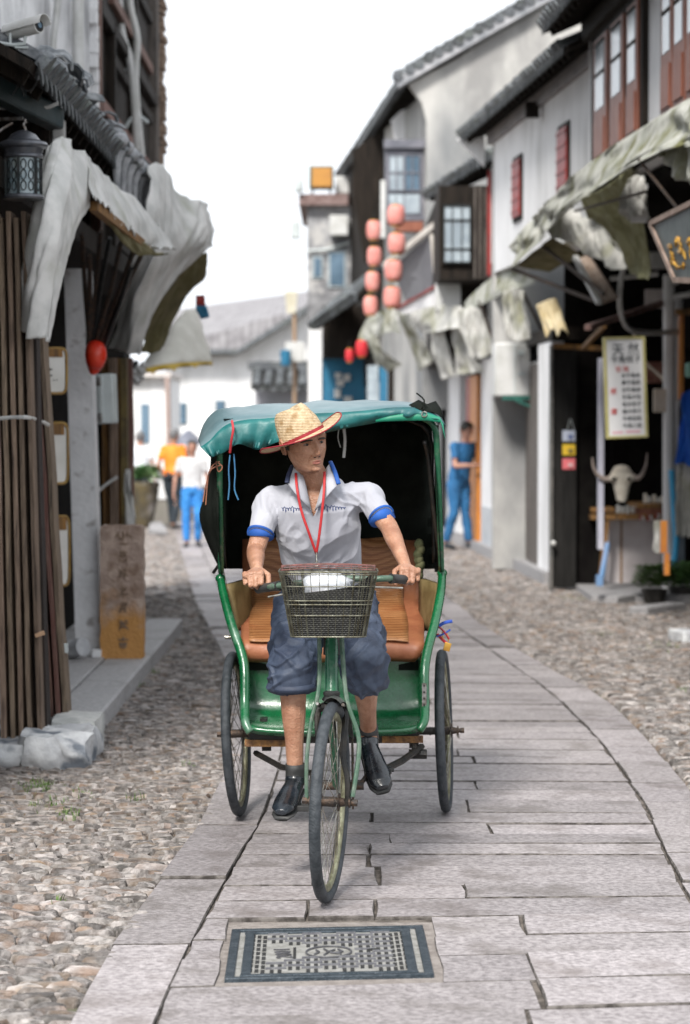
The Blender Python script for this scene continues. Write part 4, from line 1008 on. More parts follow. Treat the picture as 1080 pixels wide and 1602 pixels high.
# script on the chest: thin handwriting strokes following the shirt
bpy.context.view_layer.update()
dg = bpy.context.evaluated_depsgraph_get()
def surf(px, py):
    o = V((0, 0, CAMZ)); t = W(px, py, 9.0); d = (t-o).normalized(); mi = shirt.matrix_world.inverted()
    h, p, n_, _ = shirt.ray_cast(mi @ o, (mi.to_3x3() @ d).normalized()); p = shirt.matrix_world @ p if h else W(px, py, 9.12)
    return p-d*.0015
def script(x0, x1, y0, seq):
    b = B(); pts = []; n = len(seq)*6; 
    for k in range(n+1):
        t = k/n; ph = t*len(seq); j = min(int(ph), len(seq)-1); a = ph*2*math.pi; amp = seq[j]
        pts.append((x0+(x1-x0)*t+1.4*math.sin(a), y0-(x1*0)-amp*math.cos(a)*(1 if math.cos(a) > 0 or amp > 3.4 else .7)))
    b.tube([surf(*p) for p in pts], .0014, 5, cap=False); return b
b = script(441, 474, 797, (3, 4.2, 2.4, 2.8, 5, 2.4, 2.2, 4.6)); b.build('script_print', mat('navy_print', (.03, .05, .14), (.05, .07, .18), .8, 20), shirt)
b = script(497, 541, 795, (3.6, 2.4, 2.8, 6, 2.2, 4.6, 3.8, 2.4, 2.2, 1.4)); b.build('script_print', MC['navy_print'], shirt)
# hat
M_straw = mat('straw', (.52, .40, .25), (.68, .55, .38), .7, 60, .5, 120, col3=(.38, .25, .12), s3=25)
add_wave(M_straw, 55, .7, 'Z', .003, (.72, .62, .5))
HR = HM @ Matrix.Rotation(R(-15), 3, 'Y') @ Matrix.Rotation(R(-13), 3, 'X'); h0 = hc_+HM @ V((0, .010, .016))
b = B(); n = 40; rows = []
for (f, z) in ((1.0, 0), (.985, .024), (.94, .055), (.87, .085), (.78, .108), (.63, .123), (.42, .125), (.2, .120), (.02, .118)):
    row = []
    for k in range(n):
        a = 2*math.pi*k/n; x = .083*f*math.cos(a); y_ = .103*f*math.sin(a)
        zz = z
        if z > .06:
            zz -= .016*math.exp(-(x/.022)**2)*min(1, (z-.06)/.03)
            x *= 1-.18*math.exp(-((y_+.05)/.03)**2)*((z-.05)/.05)
        row.append(h0+HR @ V((x, y_, zz)))
    rows.append(row)
b.sheet(rows, 0, closed=True); hat = b.build('straw_hat', M_straw, rider, smooth=180)
b = B(); rows = []; edge = []
for f in (0, .2, .4, .6, .8, 1):
    row = []
    for k in range(n):
        a = 2*math.pi*k/n; c, s_ = math.cos(a), math.sin(a)
        x = (.083+.084*f)*c; y_ = (.103+.066*f)*s_
        z = .004+.026*abs(c)**2.2*f**1.7-.010*f*(s_ < 0)*abs(s_)-.012*f*(s_ > 0)*abs(s_)
        row.append(h0+HR @ V((x, y_, z)))
    rows.append(row)
b.sheet(rows, 0, closed=True); b.build('brim', M_straw, hat, smooth=180)
b = B(); b.tube(rows[-1], .0027, 6, closed=True); b.build('brim_edging', mat('crimson_binding', (.22, .01, .018), (.30, .02, .03), .6, 30), hat, smooth=180)
b = B(); rows = [[h0+HR @ V((.0855*math.cos(2*math.pi*k/n), .1055*math.sin(2*math.pi*k/n), z)) for k in range(n)] for z in (.004, .016)]
b.sheet(rows, 0, closed=True); b.build('hat_band', MC['crimson_binding'], hat, smooth=180)
# bystanders
def stand(base, hgt, yaw, label, shirt, pants, shoe=None, skin=None, pose=None, hair=True, hairmat=None, **kw):
    s = hgt/1.72; base = V(base); Rz = Matrix.Rotation(yaw, 3, 'Z'); P_ = lambda x, y_, z: base+Rz @ (V((x, y_, z))*s); pz = pose or {}
    lean = pz.get('lean', 0); g_ = lambda k, d_: P_(*pz.get(k, d_))
    J = dict(right=Rz @ V((1, 0, 0)), fwd=Rz @ V((0, -1, 0)), pelvis=P_(0, 0, .93), chest=P_(0, -.3*lean, 1.25), neck=P_(0, -.5*lean, 1.43), head=P_(0, -.60*lean-.01, 1.60), head_rot=(yaw+pz.get('hy', 0), R(pz.get('hp', 0)), 0),
             shL=P_(-.18, -.45*lean, 1.39), shR=P_(.18, -.45*lean, 1.39), elL=g_('elL', (-.24, .02-.3*lean, 1.12)), elR=g_('elR', (.24, .02-.3*lean, 1.12)), wrL=g_('wrL', (-.26, -.08-.3*lean, .88)), wrR=g_('wrR', (.26, -.08-.3*lean, .88)),
             handL=[Rz @ V(q) for q in pz.get('hdL', ((0, -.2, -1), (1, 0, 0), (0, -1, 0)))], handR=[Rz @ V(q) for q in pz.get('hdR', ((0, -.2, -1), (-1, 0, 0), (0, -1, 0)))],
             hipL=P_(-.09, 0, .90), hipR=P_(.09, 0, .90), knL=g_('knL', (-.10, -.02, .50)), knR=g_('knR', (.10, -.02, .50)), anL=g_('anL', (-.10, .02, .09)), anR=g_('anR', (.10, .02, .09)),
             toeL=(0, 0, 0), toeR=(0, 0, 0), ftL=Rz @ V((-.15, -1, 0)), ftR=Rz @ V((.15, -1, 0)))
    st = dict(skin=skin or M_skin2, shirt=shirt, pants=pants, shoe=shoe or M_rubber, voxel=.011, s=s, socks=False, hair=hair, fold=.006, sleeve=.65, **kw)
    if hairmat: st['hairmat'] = hairmat
    return person(base, label, J, st)
M_ora = mat('orange_shirt', (.85, .20, .01), (.9, .27, .03), .8, 5); M_gry = mat('light_grey_shirt', (.52, .52, .53), (.60, .60, .61), .8, 5); M_jean = mat('bright_blue_jeans', (.02, .17, .48), (.04, .24, .60), .8, 5)
M_blk = mat('black_trousers', (.012, .018, .025), (.02, .03, .04), .8, 5); M_wsh = mat('white_shirt', (.66, .69, .74), (.72, .74, .78), .8, 5); M_blu = mat('blue_workwear', (.015, .10, .24), (.02, .13, .30), .8, 6)
g1 = G(270, 827); stand(g1, 1.66, R(155), 'person with grey hair in an orange shirt and black trousers seen from behind', M_ora, M_blk, skin=M_skin, hairmat=mat('grey_hair', (.10, .10, .11), (.2, .2, .2), .8, 30), pose=dict(lean=.10, wrL=(-.20, -.25, .95), elL=(-.25, .02, 1.12), elR=(.25, .06, 1.10), wrR=(.22, -.12, .9), anR=(.08, -.14, .09), knR=(.09, -.1, .5), anL=(-.08, .12, .10)))
g2 = G(301, 855); stand(g2, 1.50, R(4), 'man in a light grey T-shirt and bright blue jeans walking towards the pedicab', M_gry, M_jean, pose=dict(anR=(.09, .10, .10), knR=(.10, -.05, .5), anL=(-.09, -.08, .09), wrL=(-.30, -.05, .86), elL=(-.27, .04, 1.12)))
g3 = G(219, 822); stand(g3, 1.62, R(175), 'person in a white shirt standing behind the potted leafy plant', M_wsh, M_blk, hairmat=MC['grey_hair'], pose=dict(lean=.08))
g4 = V((W(718, 845, 33.8).x, 33.8, .02)); stand(g4, 1.74, R(38), 'man in blue T-shirt and blue trousers leaning towards the red and orange doorway', M_blu, M_blu, shoe=M_blk, pose=dict(lean=.25, hp=18, elL=(-.24, -.20, 1.12), wrL=(-.05, -.42, 1.13), elR=(.25, -.22, 1.12), wrR=(.14, -.45, 1.15), hdL=((.8, -.5, .1), (0, -.3, -1), (0, -.5, 1)), hdR=((-.2, -1, .1), (0, 0, -1), (-1, 0, 0)), anL=(-.16, .08, .09), anR=(.14, -.05, .09)))
# ---------------------------------------------------------------- shared builders for the street
def dR(px, off=0): return (3.608-off)*F/(px-341)
def zz(py, d): return W(540, py, d).z
def plane(c, k): return lambda d: c-k*d
PR = plane(3.608, .052)
def fbox(b, P, d0, d1, z0, z1, o0, o1):
    pl = [V((P(d0)-o0, d0, z0)), V((P(d1)-o0, d1, z0)), V((P(d1)-o1, d1, z0)), V((P(d0)-o1, d0, z0))]
    return b.prism(pl, (0, 0, z1-z0))
def panel(name, P, d0, d1, z0, z1, o0, o1, m, parent=None, **k):
    b = B(); fbox(b, P, d0, d1, z0, z1, o0, o1); return b.build(name, m, parent, **k)
def canvas(name, label, cat, rows, m, parent=None, n=(22, 44), fold=.02, fs=3.0, th=.003, scal=0, group=None, seed=0):
    R_ = [catmull([W(*p) if len(p) == 3 else V(p) for p in r], n[1]) for r in rows]
    g = [[None]*(n[1]+1) for _ in range(n[0]+1)]
    for j in range(n[1]+1):
        c = catmull([r[j] for r in R_], n[0])
        for i in range(n[0]+1):
            q = c[i]; t = i/n[0]; u = j/n[1]
            f = noise.noise(V((u*fs*2.2+seed, t*fs*.5, seed)))*fold*2+(1-abs(noise.noise(V((u*fs*3+t*1.5, t*fs*.8, seed+5)))*2.4))*fold*.8
            f += ((1-abs(noise.noise(q*6+V((seed, 0, 0))))*3)*.5+noise.noise(q*11)*.5)*fold*.3
            q = q+V((f*.6, f*.8, f*.3))
            if scal and i == n[0]: q = q+V((0, 0, scal*abs(math.sin(u*math.pi*scal_n))))
            g[i][j] = q
    b = B(); b.sheet(g, th); o = b.build(name, m, parent, smooth=180)
    if label: tag(o, label, cat, group)
    return o
scal_n = 8
def tile_roof(parent, e0, e1, up, spacing, thick=.05, r=.06, seglen=.35, single=False, label=None, rafters=True, mat_under=None):
    """eave from e0 to e1; up = vector from eave to the upper edge"""
    e0, e1, up = V(e0), V(e1), V(up); ax = (e1-e0).normalized(); nrm = ax.cross(up).normalized(); nrm = -nrm if nrm.z < 0 else nrm; un = up.normalized()
    b = B(); b.prism([e0, e1, e1+up, e0+up], -nrm*thick); b.build('roof_board', mat_under or M_dark, parent)
    n = max(2, int((e1-e0).length/spacing)); cov = B(); pan = B(); ns_ = max(1, int(up.length/seglen)); objs = 0
    Mx = Matrix((ax, un, nrm)).transposed()
    def seg(b, p, s0, rr):   # a curved tile from p going upslope
        vs = []; k_ = 6
        for q, lift in ((0, .012), (1, 0)):
            for k in range(k_+1):
                a = math.pi*k/k_; vs.append(p+Mx @ V((rr*math.cos(a), q*s0*1.05, rr*math.sin(a)*.8+lift)))
            for k in range(k_+1):
                a = math.pi*k/k_; vs.append(p+Mx @ V((rr*.78*math.cos(a), q*s0*1.05, rr*.78*math.sin(a)*.8+lift)))
        f = []; K = k_+1
        for k in range(k_): f += [(k, k+1, 2*K+k+1, 2*K+k), (K+k+1, K+k, 3*K+k, 3*K+k+1), (k+1, k, K+k, K+k+1), (2*K+k, 2*K+k+1, 3*K+k+1, 3*K+k)]
        f += [(0, K, 3*K, 2*K), (k_, 2*K+k_, 3*K+k_, K+k_)]
        b.add(vs, f)
    made = 0
    for i in range(n):
        for j in range(ns_):
            p = e0+ax*spacing*(i+.5)+un*(up.length/ns_*j)+nrm*(.01+random.uniform(0, .03))+ax*random.uniform(-.006, .006)
            if single and j < 2 and made < 290:
                bb_ = B(); seg(bb_, p, up.length/ns_, r*random.uniform(.92, 1.05)); bb_.build('roof_tile', M_tile, parent); made += 1
            else: seg(cov, p, up.length/ns_, r)
            # under tile course
        q = e0+ax*spacing*(i+1); pan.prism([q+ax*(-spacing*.35)+nrm*.015, q+ax*spacing*.35+nrm*.015, q+ax*spacing*.2-V((0, 0, .05))-un*.02, q-V((0, 0, .085))-un*.02, q-ax*spacing*.2-V((0, 0, .05))-un*.02], -un*.012)
        c_ = e0+ax*spacing*(i+.5)+nrm*.02; cov.tube([c_-un*.03, c_+un*.02+nrm*.01], r*random.uniform(.95, 1.15), 10)
    if cov.v: tag(cov.build('tile_rows', M_tiles, parent), kind='stuff')
    tag(pan.build('drip_tiles', M_tiles, parent), kind='stuff')
    if rafters:
        b = B(); m_ = int((e1-e0).length/.28)
        for i in range(m_): q = e0+ax*(.14+.28*i)-nrm*(thick+.03); b.beam(q+un*.03, q+up, .05, .06)
        tag(b.build('rafters', M_dark, parent), kind='stuff')
M_tiles = M_cobs.copy(); M_tiles.name = 'roof_tile_mass'
for nd in M_tiles.node_tree.nodes:
    if nd.type == 'VALTORGB': nd.color_ramp.elements[0].color = (.045, .052, .06, 1); nd.color_ramp.elements[1].color = (.14, .15, .16, 1)
    if nd.type == 'MIX': nd.inputs[7].default_value = (.07, .08, .07, 1)
def tile_skin(): pass
# ================================================================ RIGHT SIDE
# --- nearest house: white wall, red-brown shuttered windows
hs_ = thing('shop_house', 'white walled shop house with tall red-brown shuttered upper windows and black shop front', 'house', (3.0, 20, 0))
PA = plane(3.45, .052)
panel('wall', PA, 13.5, 22.45, 3.78, 5.6, -.3, 0, M_white, hs_)
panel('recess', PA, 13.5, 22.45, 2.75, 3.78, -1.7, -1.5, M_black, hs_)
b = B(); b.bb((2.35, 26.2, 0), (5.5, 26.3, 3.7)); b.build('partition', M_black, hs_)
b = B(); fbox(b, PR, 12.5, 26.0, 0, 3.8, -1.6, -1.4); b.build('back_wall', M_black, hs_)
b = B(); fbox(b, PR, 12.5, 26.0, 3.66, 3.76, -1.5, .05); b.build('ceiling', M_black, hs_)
b = B(); fbox(b, PA, 22.45, 22.6, 3.78, 5.4, -2, .03); b.build('end_wall', M_white, hs_)
def shutter(parent, P, d0, d1, z0, z1, o=.03):
    fr = panel('window', P, d0, d1, z0, z1, .0, o, M_brown, parent)
    w_ = d1-d0; zm = z0+(z1-z0)*.38
    panel('pane', P, d0+w_*.18, d1-w_*.18, zm+.05, z1-.06, o, o+.006, M_pglass, fr)
    for z in (zm+(z1-zm)*.5, z1-.07): panel('cross_bar', P, d0+w_*.16, d1-w_*.16, z, z+.03, o+.006, o+.012, M_dark, fr)
    panel('lower_panel', P, d0+w_*.12, d1-w_*.12, z0+.05, zm-.05, o, o+.015, M_brown, fr)
for p0, p1 in ((938, 960), (964, 986), (990, 1009)):
    shutter(hs_, PA, dR(p1, .158)+.03, dR(p0, .158)-.03, 4.02, 5.12, .07)
for k in range(4): shutter(hs_, PA, 18.75-.5*(k+1)+.03, 18.75-.5*k-.03, 4.02, 5.12, .07)
panel('window_surround', PA, 19.65, 22.35, 3.93, 5.2, -.02, .05, M_dark, hs_); panel('window_surround', PA, 16.6, 18.85, 3.93, 5.2, -.02, .05, M_dark, hs_)
panel('sill_beam', PA, 13.5, 22.45, 3.80, 3.9, -.02, .10, M_dark, hs_)
panel('eave_beam', PA, 13.5, 22.5, 5.2, 5.36, -.02, .12, M_dark, hs_)
tile_roof(hs_, V((PA(22.9)-.42, 22.9, 5.38)), V((PA(13.5)-.42, 13.5, 5.38)), (1.9, .1, .85), .21, r=.07)
# --- white house with two small red windows
hw = thing('white_house', 'smooth white upper storey with two narrow red windows under a grey tiled eave', 'house', (2.1, 25.5, 0))
PB = plane(4.33, .089)
panel('wall', PB, 22.75, 28.9, 3.5, 5.25, -.35, 0, M_white, hw)
panel('recess', PB, 22.75, 28.9, 2.5, 3.5, -1.7, -1.5, M_black, hw)
b = B(); fbox(b, PB, 28.9, 29.05, 0, 5.3, -3, .0); b.build('gable_wall', M_oldwall, hw)
for c in (24.25, 27.1):
    f = panel('window', PB, c-.30, c+.30, 3.95, 4.67, -.02, .02, M_dark, hw); panel('shutter', PB, c-.25, c+.25, 4.0, 4.62, .02, .04, M_red, f)
    b = B()
    for k in range(5): fbox(b, PB, c-.25, c+.25, 4.05+.13*k, 4.07+.13*k, .04, .05)
    b.build('glazing_bar', M_red, f)
panel('eave_beam', PB, 22.75, 29.1, 5.02, 5.16, 0, .06, mat('grey_beam', (.22, .21, .22), (.3, .28, .28), .8, 6), hw)
tile_roof(hw, V((PB(29.6)-.30, 29.6, 5.17)), V((PB(22.5)-.30, 22.5, 5.17)), (1.6, .1, .75), .2, r=.07)
b = B(); b.prism([V((PB(29.3)-.05, 29.4, 4.8)), V((PB(29.3)-.05, 29.4, 5.15)), V((PB(29.3)-.38, 29.5, 5.15))], (0, .08, 0)); b.build('eave_bracket', M_white, hw)
b = B(); b.box((PB(25.6)-.1, 25.6, 4.98), (.14, .1, .16)); b.build('hook', M_dark, hw)
# ground floor under both: piers, doors
def shopfront(label, d0, d1, elems, z1=2.75):
    r_ = thing('shop_unit', label, 'shop front', (PR((d0+d1)/2), (d0+d1)/2, 0))
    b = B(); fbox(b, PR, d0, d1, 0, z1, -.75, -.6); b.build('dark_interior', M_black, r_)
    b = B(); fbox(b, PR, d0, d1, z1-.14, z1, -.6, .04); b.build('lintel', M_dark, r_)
    b = B(); fbox(b, PR, d0, d1, -.03, .12, -.6, .12); b.build('doorstep', M_kerb, r_)
    for nm, p0, p1, m, o, z0_, z1_ in elems: panel(nm, PR, dR(p1), dR(p0), z0_, z1_, -.12 if o > -.1 else o-.06, o, m, r_)
    return r_
M_doorb = mat('old_door_boards', (.06, .05, .045), (.15, .13, .115), .8, 8, .6, 30, stretch=(5, 5, .4))
M_oran = mat('orange_door', (.60, .22, .03), (.5, .17, .03), .5, 6, .3); M_redd = mat('red_door', (.35, .05, .03), (.28, .04, .03), .5, 6, .3)
M_blued = mat('blue_paint', (.015, .13, .24), (.02, .17, .30), .6, 4, .3)
shopfront('whitewashed shop front with broad white piers and dark brown door boards behind the black column', 26.1, 34.4, [
    ('pier', 755, 812, M_white, .02, .12, 2.6), ('pier', 846, 866, M_white, .03, .12, 2.6), ('door_board', 816, 824, M_doorb, -.03, .12, 2.4), ('door_board', 826, 846, M_doorb, .0, .12, 2.4), ('dado', 757, 811, mat('grey_dado', (.40, .42, .45), (.5, .52, .54), .9, 3), .03, .12, .62)])
shopfront('narrow shop front with bright orange and red door posts beside the man in blue', 34.6, 42.0, [
    ('orange_post', 741, 752, M_oran, .05, .12, 2.4), ('red_door', 729, 740, M_redd, .0, .12, 2.4), ('pier', 700, 722, M_white, .03, .12, 2.5), ('door_board', 688, 699, M_dark, 0, .12, 2.4), ('pier', 676, 686, M_white, .03, .12, 2.5)])
# --- dark bay house
hd_ = thing('timber_house', 'black timber bay window with pale glass under tiled eaves, left of the smooth white wall', 'house', (1.4, 32, 0))
dd = 31.5; x0, x1 = W(688, 0, dd).x, W(766, 0, dd).x
b = B(); b.bb((x0, dd, zz(437, dd)), (x1, dd+1.6, zz(290, dd))); b.build('bay', M_dark, hd_)
wn = B(); wn.bb((W(691, 0, dd).x, dd-.05, zz(415, dd)), (W(740, 0, dd).x, dd, zz(318, dd))); wn = wn.build('window', M_dark, hd_)
b = B(); b.bb((W(695, 0, dd).x, dd-.06, zz(411, dd)), (W(736, 0, dd).x, dd-.05, zz(322, dd))); b.build('pane', M_pglass, wn)
b = B()
for px in (695, 708, 723, 736): b.bb((W(px-.8, 0, dd).x, dd-.085, zz(412, dd)), (W(px+.8, 0, dd).x, dd-.06, zz(320, dd)))
for py in (322, 345, 390, 411): b.bb((W(694, 0, dd).x, dd-.08, zz(py+1.4, dd)), (W(737, 0, dd).x, dd-.062, zz(py-1.4, dd)))
b.build('glazing_bars', M_iron, wn)
b = B()
for px in (744, 752, 760): b.bb((W(px-1.5, 0, dd).x, dd-.04, zz(436, dd)), (W(px+1.5, 0, dd).x, dd, zz(292, dd)))
b.build('side_slats', M_doorb, hd_)
b = B(); b.bb((W(763, 0, dd).x, dd-.12, zz(432, dd)), (W(768.5, 0, dd).x, dd-.06, zz(268, dd))); b.build('red_post', M_red, hd_)
b = B(); b.bb((W(769, 0, dd).x, dd-.1, zz(412, dd)), (W(800, 0, dd).x, dd+.3, zz(232, dd))); b.build('white_return', M_white, hd_)
b = B(); b.bb((W(766, 0, 32.6).x, 32.6, 2.6), (3.2, 33.0, 6.0)); b.build('wall', M_oldwall, hd_)
tile_roof(hd_, W(664, 308, 34.5), W(772, 240, 30.6), (1.2, .3, .55), .22, r=.07)
b = B(); b.bb((W(684, 0, 34).x, 33.2, 2.6), (W(766, 0, 34).x, 38, zz(300, 33.2))); b.build('side_wall', M_dark, hd_)
# --- tall gable house
hg = thing('gable_house', 'tall house with a stained plaster gable wall and long tiled roof edge', 'house', (1.6, 40, 0))
d = 38.0
poly = [W(662, 640, d), W(662, 420, d), W(668, 300, d), W(668, 190, d), W(660, 160, d), W(648, 142, d), W(640, 131, d), W(700, 100, d), W(780, 52, d), W(860, 8, d), W(960, -48, d), W(1010, -48, d), W(1010, 640, d)]
b = B(); b.prism(poly, (0, .3, 0)); b.build('gable_wall', M_oldwall, hg)
b = B(); b.prism([W(670, 640, d), W(670, 150, d), W(655, 136, d), W(600, 205, 44), W(600, 640, 44)][:0] or [V((1.26, 38.2, 0)), V((1.26, 38.2, 6.9)), V((.55, 44.2, 6.9)), V((.55, 44.2, 0))], (.25, 0, 0)); b.build('street_wall', M_oldwall, hg)
rt = [W(622, 124, d), W(640, 113, d), W(700, 78, d), W(780, 32, d), W(860, -13, d), W(960, -70, d)]
b = B()
for a_, c_ in zip(rt, rt[1:]): b.prism([a_, c_, c_-V((0, 0, .16)), a_-V((0, 0, .16))], (0, -.22, 0))
cop = b.build('coping', mat('coping_lime', (.42, .42, .44), (.25, .26, .28), .9, 5, .5), hg)
b = B(); pts = rt
for a_, c_ in zip(pts, pts[1:]):
    n_ = max(1, int((c_-a_).length/.16)); 
    for k in range(n_): q = a_.lerp(c_, k/n_); b.tube([q+V((0, -.26, .02+random.uniform(-.01, .02))), q+V((0, .1, .05))], .085, 8); b.box(q+V((.04, -.1, .1)), (.09, .3, .05), Matrix.Rotation(-.5+random.uniform(-.1, .1), 3, 'Y'))
tag(b.build('ridge_tiles', M_tiles, cop), kind='stuff')
b = B(); b.prism([rt[0]+V((0, .05, 0)), rt[-1]+V((0, .05, 0)), rt[-1]+V((-.6, 10, -.2)), rt[0]+V((-.6, 8, -.1))], (0, 0, -.1)); b.build('roof_plane', M_tiles, hg)
tile_roof(hg, V((-.14, 52.2, 7.0)), V((.92, 38.0, 7.05)), (1.0, .2, .62), .26, r=.09)
b = B(); b.prism([V((.3, 52, 0)), V((.3, 52, 6.9)), V((1.25, 44.3, 6.9)), V((1.25, 44.3, 0))][::1], (.25, .2, 0)); b.prism([V((.0, 51.5, 2.5)), V((.0, 51.5, 6.95)), V((.62, 43.5, 6.95)), V((.62, 43.5, 2.5))], (.25, 0, 0)); b.build('timber_wall', M_dark, hg)
b = B(); b.prism([W(612, 188, 40.5), W(628, 172, 40.5), W(652, 168, 40.5), W(662, 185, 40.5), W(662, 205, 40.5), W(650, 218, 40.5), W(618, 222, 40.5)], (0, .1, 0)); b.build('plaster_panel', M_white, hg)
b = B(); b.prism([W(552, 235, 43), W(600, 200, 43), W(612, 225, 43), W(606, 410, 43), W(570, 410, 43), W(552, 300, 43)], (0, .15, 0)); b.build('shadowed_boarding', M_dark, hg)
bw = thing('bay_window', 'projecting grey timber bay window with bluish panes, high on the tall gable house', 'bay window', W(633, 340, 39))
d = 38.4
b = B(); b.bb((W(604, 0, d).x, d, zz(342, d)), (W(664, 0, d).x, d+1.2, zz(222, d))); M_gwood = mat('grey_wood', (.12, .125, .15), (.19, .19, .22), .8, 6, .4); b.build('casing', M_gwood, bw)
b = B(); b.bb((W(601, 0, d).x, d-.1, zz(232, d)), (W(668, 0, d).x, d+.2, zz(219, d))); b.bb((W(603, 0, d).x, d-.06, zz(345, d)), (W(666, 0, d).x, d+.2, zz(338, d))); b.build('cornice', M_gwood, bw)
for p0, p1 in ((609, 632), (634, 657)):
    b = B(); b.bb((W(p0, 0, d).x, d-.02, zz(298, d)), (W(p1, 0, d).x, d, zz(242, d))); o = b.build('pane', M_glass if p0 > 620 else M_pglass, bw)
    b = B()
    for px in (p0, (p0+p1)/2, p1): b.bb((W(px-.9, 0, d).x, d-.05, zz(299, d)), (W(px+.9, 0, d).x, d-.02, zz(240, d)))
    for py in (242, 270, 298): b.bb((W(p0, 0, d).x, d-.045, zz(py+.9, d)), (W(p1, 0, d).x, d-.022, zz(py-.9, d)))
    b.build('sash', M_gwood, o)
    b = B(); b.bb((W(p0, 0, d).x, d-.03, zz(334, d)), (W(p1, 0, d).x, d, zz(304, d))); b.build('lower_panel', M_pglass, bw)
b = B(); b.bb((W(618, 0, 38).x, 37.9, zz(362, 38)), (W(662, 0, 38).x, 38.3, zz(347, 38))); tag(b.build('timber_beam', M_brown), 'dark reddish timber beam directly beneath the grey bay window', 'beam')
sg = thing('slanted_signboard', 'large blank grey board with a pale frame slanting beside the pink lanterns', 'sign board', W(640, 465, 36.5))
b = B(); b.prism([W(612, 418, 37), W(674, 366, 35.5), W(681, 450, 35.5), W(634, 470, 37)], (.05, .1, 0)); b.build('board', mat('grey_board', (.13, .13, .145), (.17, .17, .185), .8, 3), sg)
b = B(); b.beam(W(602, 415, 37), W(680, 352, 35.3), .05, .09); b.beam(W(675, 366, 35.3), W(683, 452, 35.3), .05, .06); b.build('board_frame', mat('pale_wood', (.5, .46, .42), (.6, .57, .52), .8, 6), sg)
bm_ = B(); bm_.prism([W(620, 484, 36), W(682, 449, 34.5), W(682, 478, 34.5), W(622, 500, 36)], (.1, .2, 0)); o = bm_.build('fascia_panel', M_white); tag(o, 'white fascia panel with a thin red upper edge below the slanting grey board', 'fascia')
b = B(); b.beam(W(620, 483, 35.95), W(682, 448, 34.45), .04, .03); b.build('red_edge', M_red, o)
b = B(); b.tube([W(600, 282, 38), W(600, 372, 38)], .045, 10); tag(b.build('drain_pipe', M_wplast), 'short white pipe running down between the bay window and the lanterns', 'pipe')
# lanterns
M_lant = mat('pink_lantern', (.62, .22, .19), (.72, .32, .28), .7, 6, .2); M_lantr = mat('red_lantern', (.60, .02, .03), (.5, .02, .03), .6, 6)
def lantern(px, py, d, r, h, m, label, group):
    c = W(px, py, d); t = thing('lantern', label, 'lantern', c-V((0, 0, h/2)), group)
    b = B(); pr = [(r*(.72+.28*math.sin(math.pi*k/10)**.5)*(1.0-(.03 if k % 2 else 0)), -h/2+h*k/10) for k in range(11)]; b.lathe(pr, c, 18); b.build('shade', m, t, smooth=60)
    b = B(); b.lathe([(r*.6, h/2-.005), (r*.6, h/2+.02)], c, 14); b.build('cap', M_gold, t); b = B(); b.lathe([(r*.6, -h/2-.02), (r*.6, -h/2+.005)], c, 14); b.build('cap', M_gold, t)
    b = B(); b.tube([c+V((0, 0, h/2)), c+V((0, 0, h/2+.14))], .006, 5); b.build('cord', M_iron, t)
names = ['topmost', 'second', 'third', 'lowest']
for i, (px, py) in enumerate(((585, 360), (586, 401), (583, 440), (580, 478))): lantern(px, py, 35.5, .108, .26, M_lant, names[i]+' pink paper lantern of the left hanging string', 'pink lanterns hung in two strings')
for i, (px, py) in enumerate(((620, 337), (621, 381), (616, 423), (614, 465))): lantern(px, py, 34.0, .128, .27, M_lant, names[i]+' pink paper lantern of the right hanging string', 'pink lanterns hung in two strings')
for px, py, r_, h, lb in ((566, 545, .10, .26, 'larger bright red lantern hanging under the dark eave above the blue shop'), (547, 556, .07, .2, 'smaller red lantern hanging beside the larger red one above the blue shop')): lantern(px, py, 40, r_, h, M_lantr, lb, 'red lanterns above the blue shop')
# --- end house with parapet
he = thing('end_house', 'weathered grey house with a brown parapet and floodlights closing the street', 'house', (-.2, 50, 0))
d = 50.0
b = B(); b.bb((W(481, 0, d).x, d, 2.2), (W(578, 0, d).x, d+5, zz(322, d))); b.build('wall', M_patch, he)
b = B(); b.bb((W(468, 0, d).x, d-.25, zz(322, d)), (W(545, 0, d).x, d+5, zz(305, d))); b.build('parapet', mat('brown_tiles', (.16, .10, .09), (.25, .18, .17), .8, 9, .6), he)
for p0, p1, q0, q1 in ((513, 542, 392, 450), (488, 506, 400, 436)):
    b = B(); b.bb((W(p0, 0, d).x, d-.04, zz(q1, d)), (W(p1, 0, d).x, d, zz(q0, d))); o = b.build('window', mat('faded_frame', (.28, .33, .36), (.36, .4, .42), .8, 5), he)
    b = B(); b.bb((W(p0+4, 0, d).x, d-.06, zz(q1-4, d)), (W(p1-4, 0, d).x, d-.04, zz(q0+4, d))); b.build('pane', M_glass, o)
b = B(); b.tube([W(479, 393, d-.1), W(512, 390, d-.1), W(546, 380, d-.1)], .03, 6); b.build('cable', M_plast, he)
b = B(); b.bb((W(483, 0, 47).x, 46.8, 0), (W(503, 0, 47).x, 47.2, zz(505, 47))); b.build('pillar', M_white, he)
b = B(); b.bb((W(504, 0, 47).x, 46.9, 0), (W(572, 0, 47).x, 47.1, zz(560, 47))); sh_ = b.build('blue_shop_unit', M_blued, he)
b = B(); b.bb((W(505, 0, 47).x, 46.7, zz(560, 47)), (W(545, 0, 47).x, 46.9, zz(545, 47))); b.build('shop_fascia', M_oldwall, sh_)
b = B()
for (p0, p1, q0, q1) in ((524, 534, 583, 592), (538, 548, 585, 596), (526, 538, 594, 604), (523, 533, 608, 622), (538, 551, 620, 640)): b.bb((W(p0, 0, 46.8).x, 46.85, zz(q1, 46.8)), (W(p1, 0, 46.8).x, 46.89, zz(q0, 46.8)))
tag(b.build('poster_marks', M_wplast, sh_), kind='stuff')
tile_roof(he, W(488, 512, 45), W(560, 462, 42.5), (.5, .8, .55), .26, r=.09)
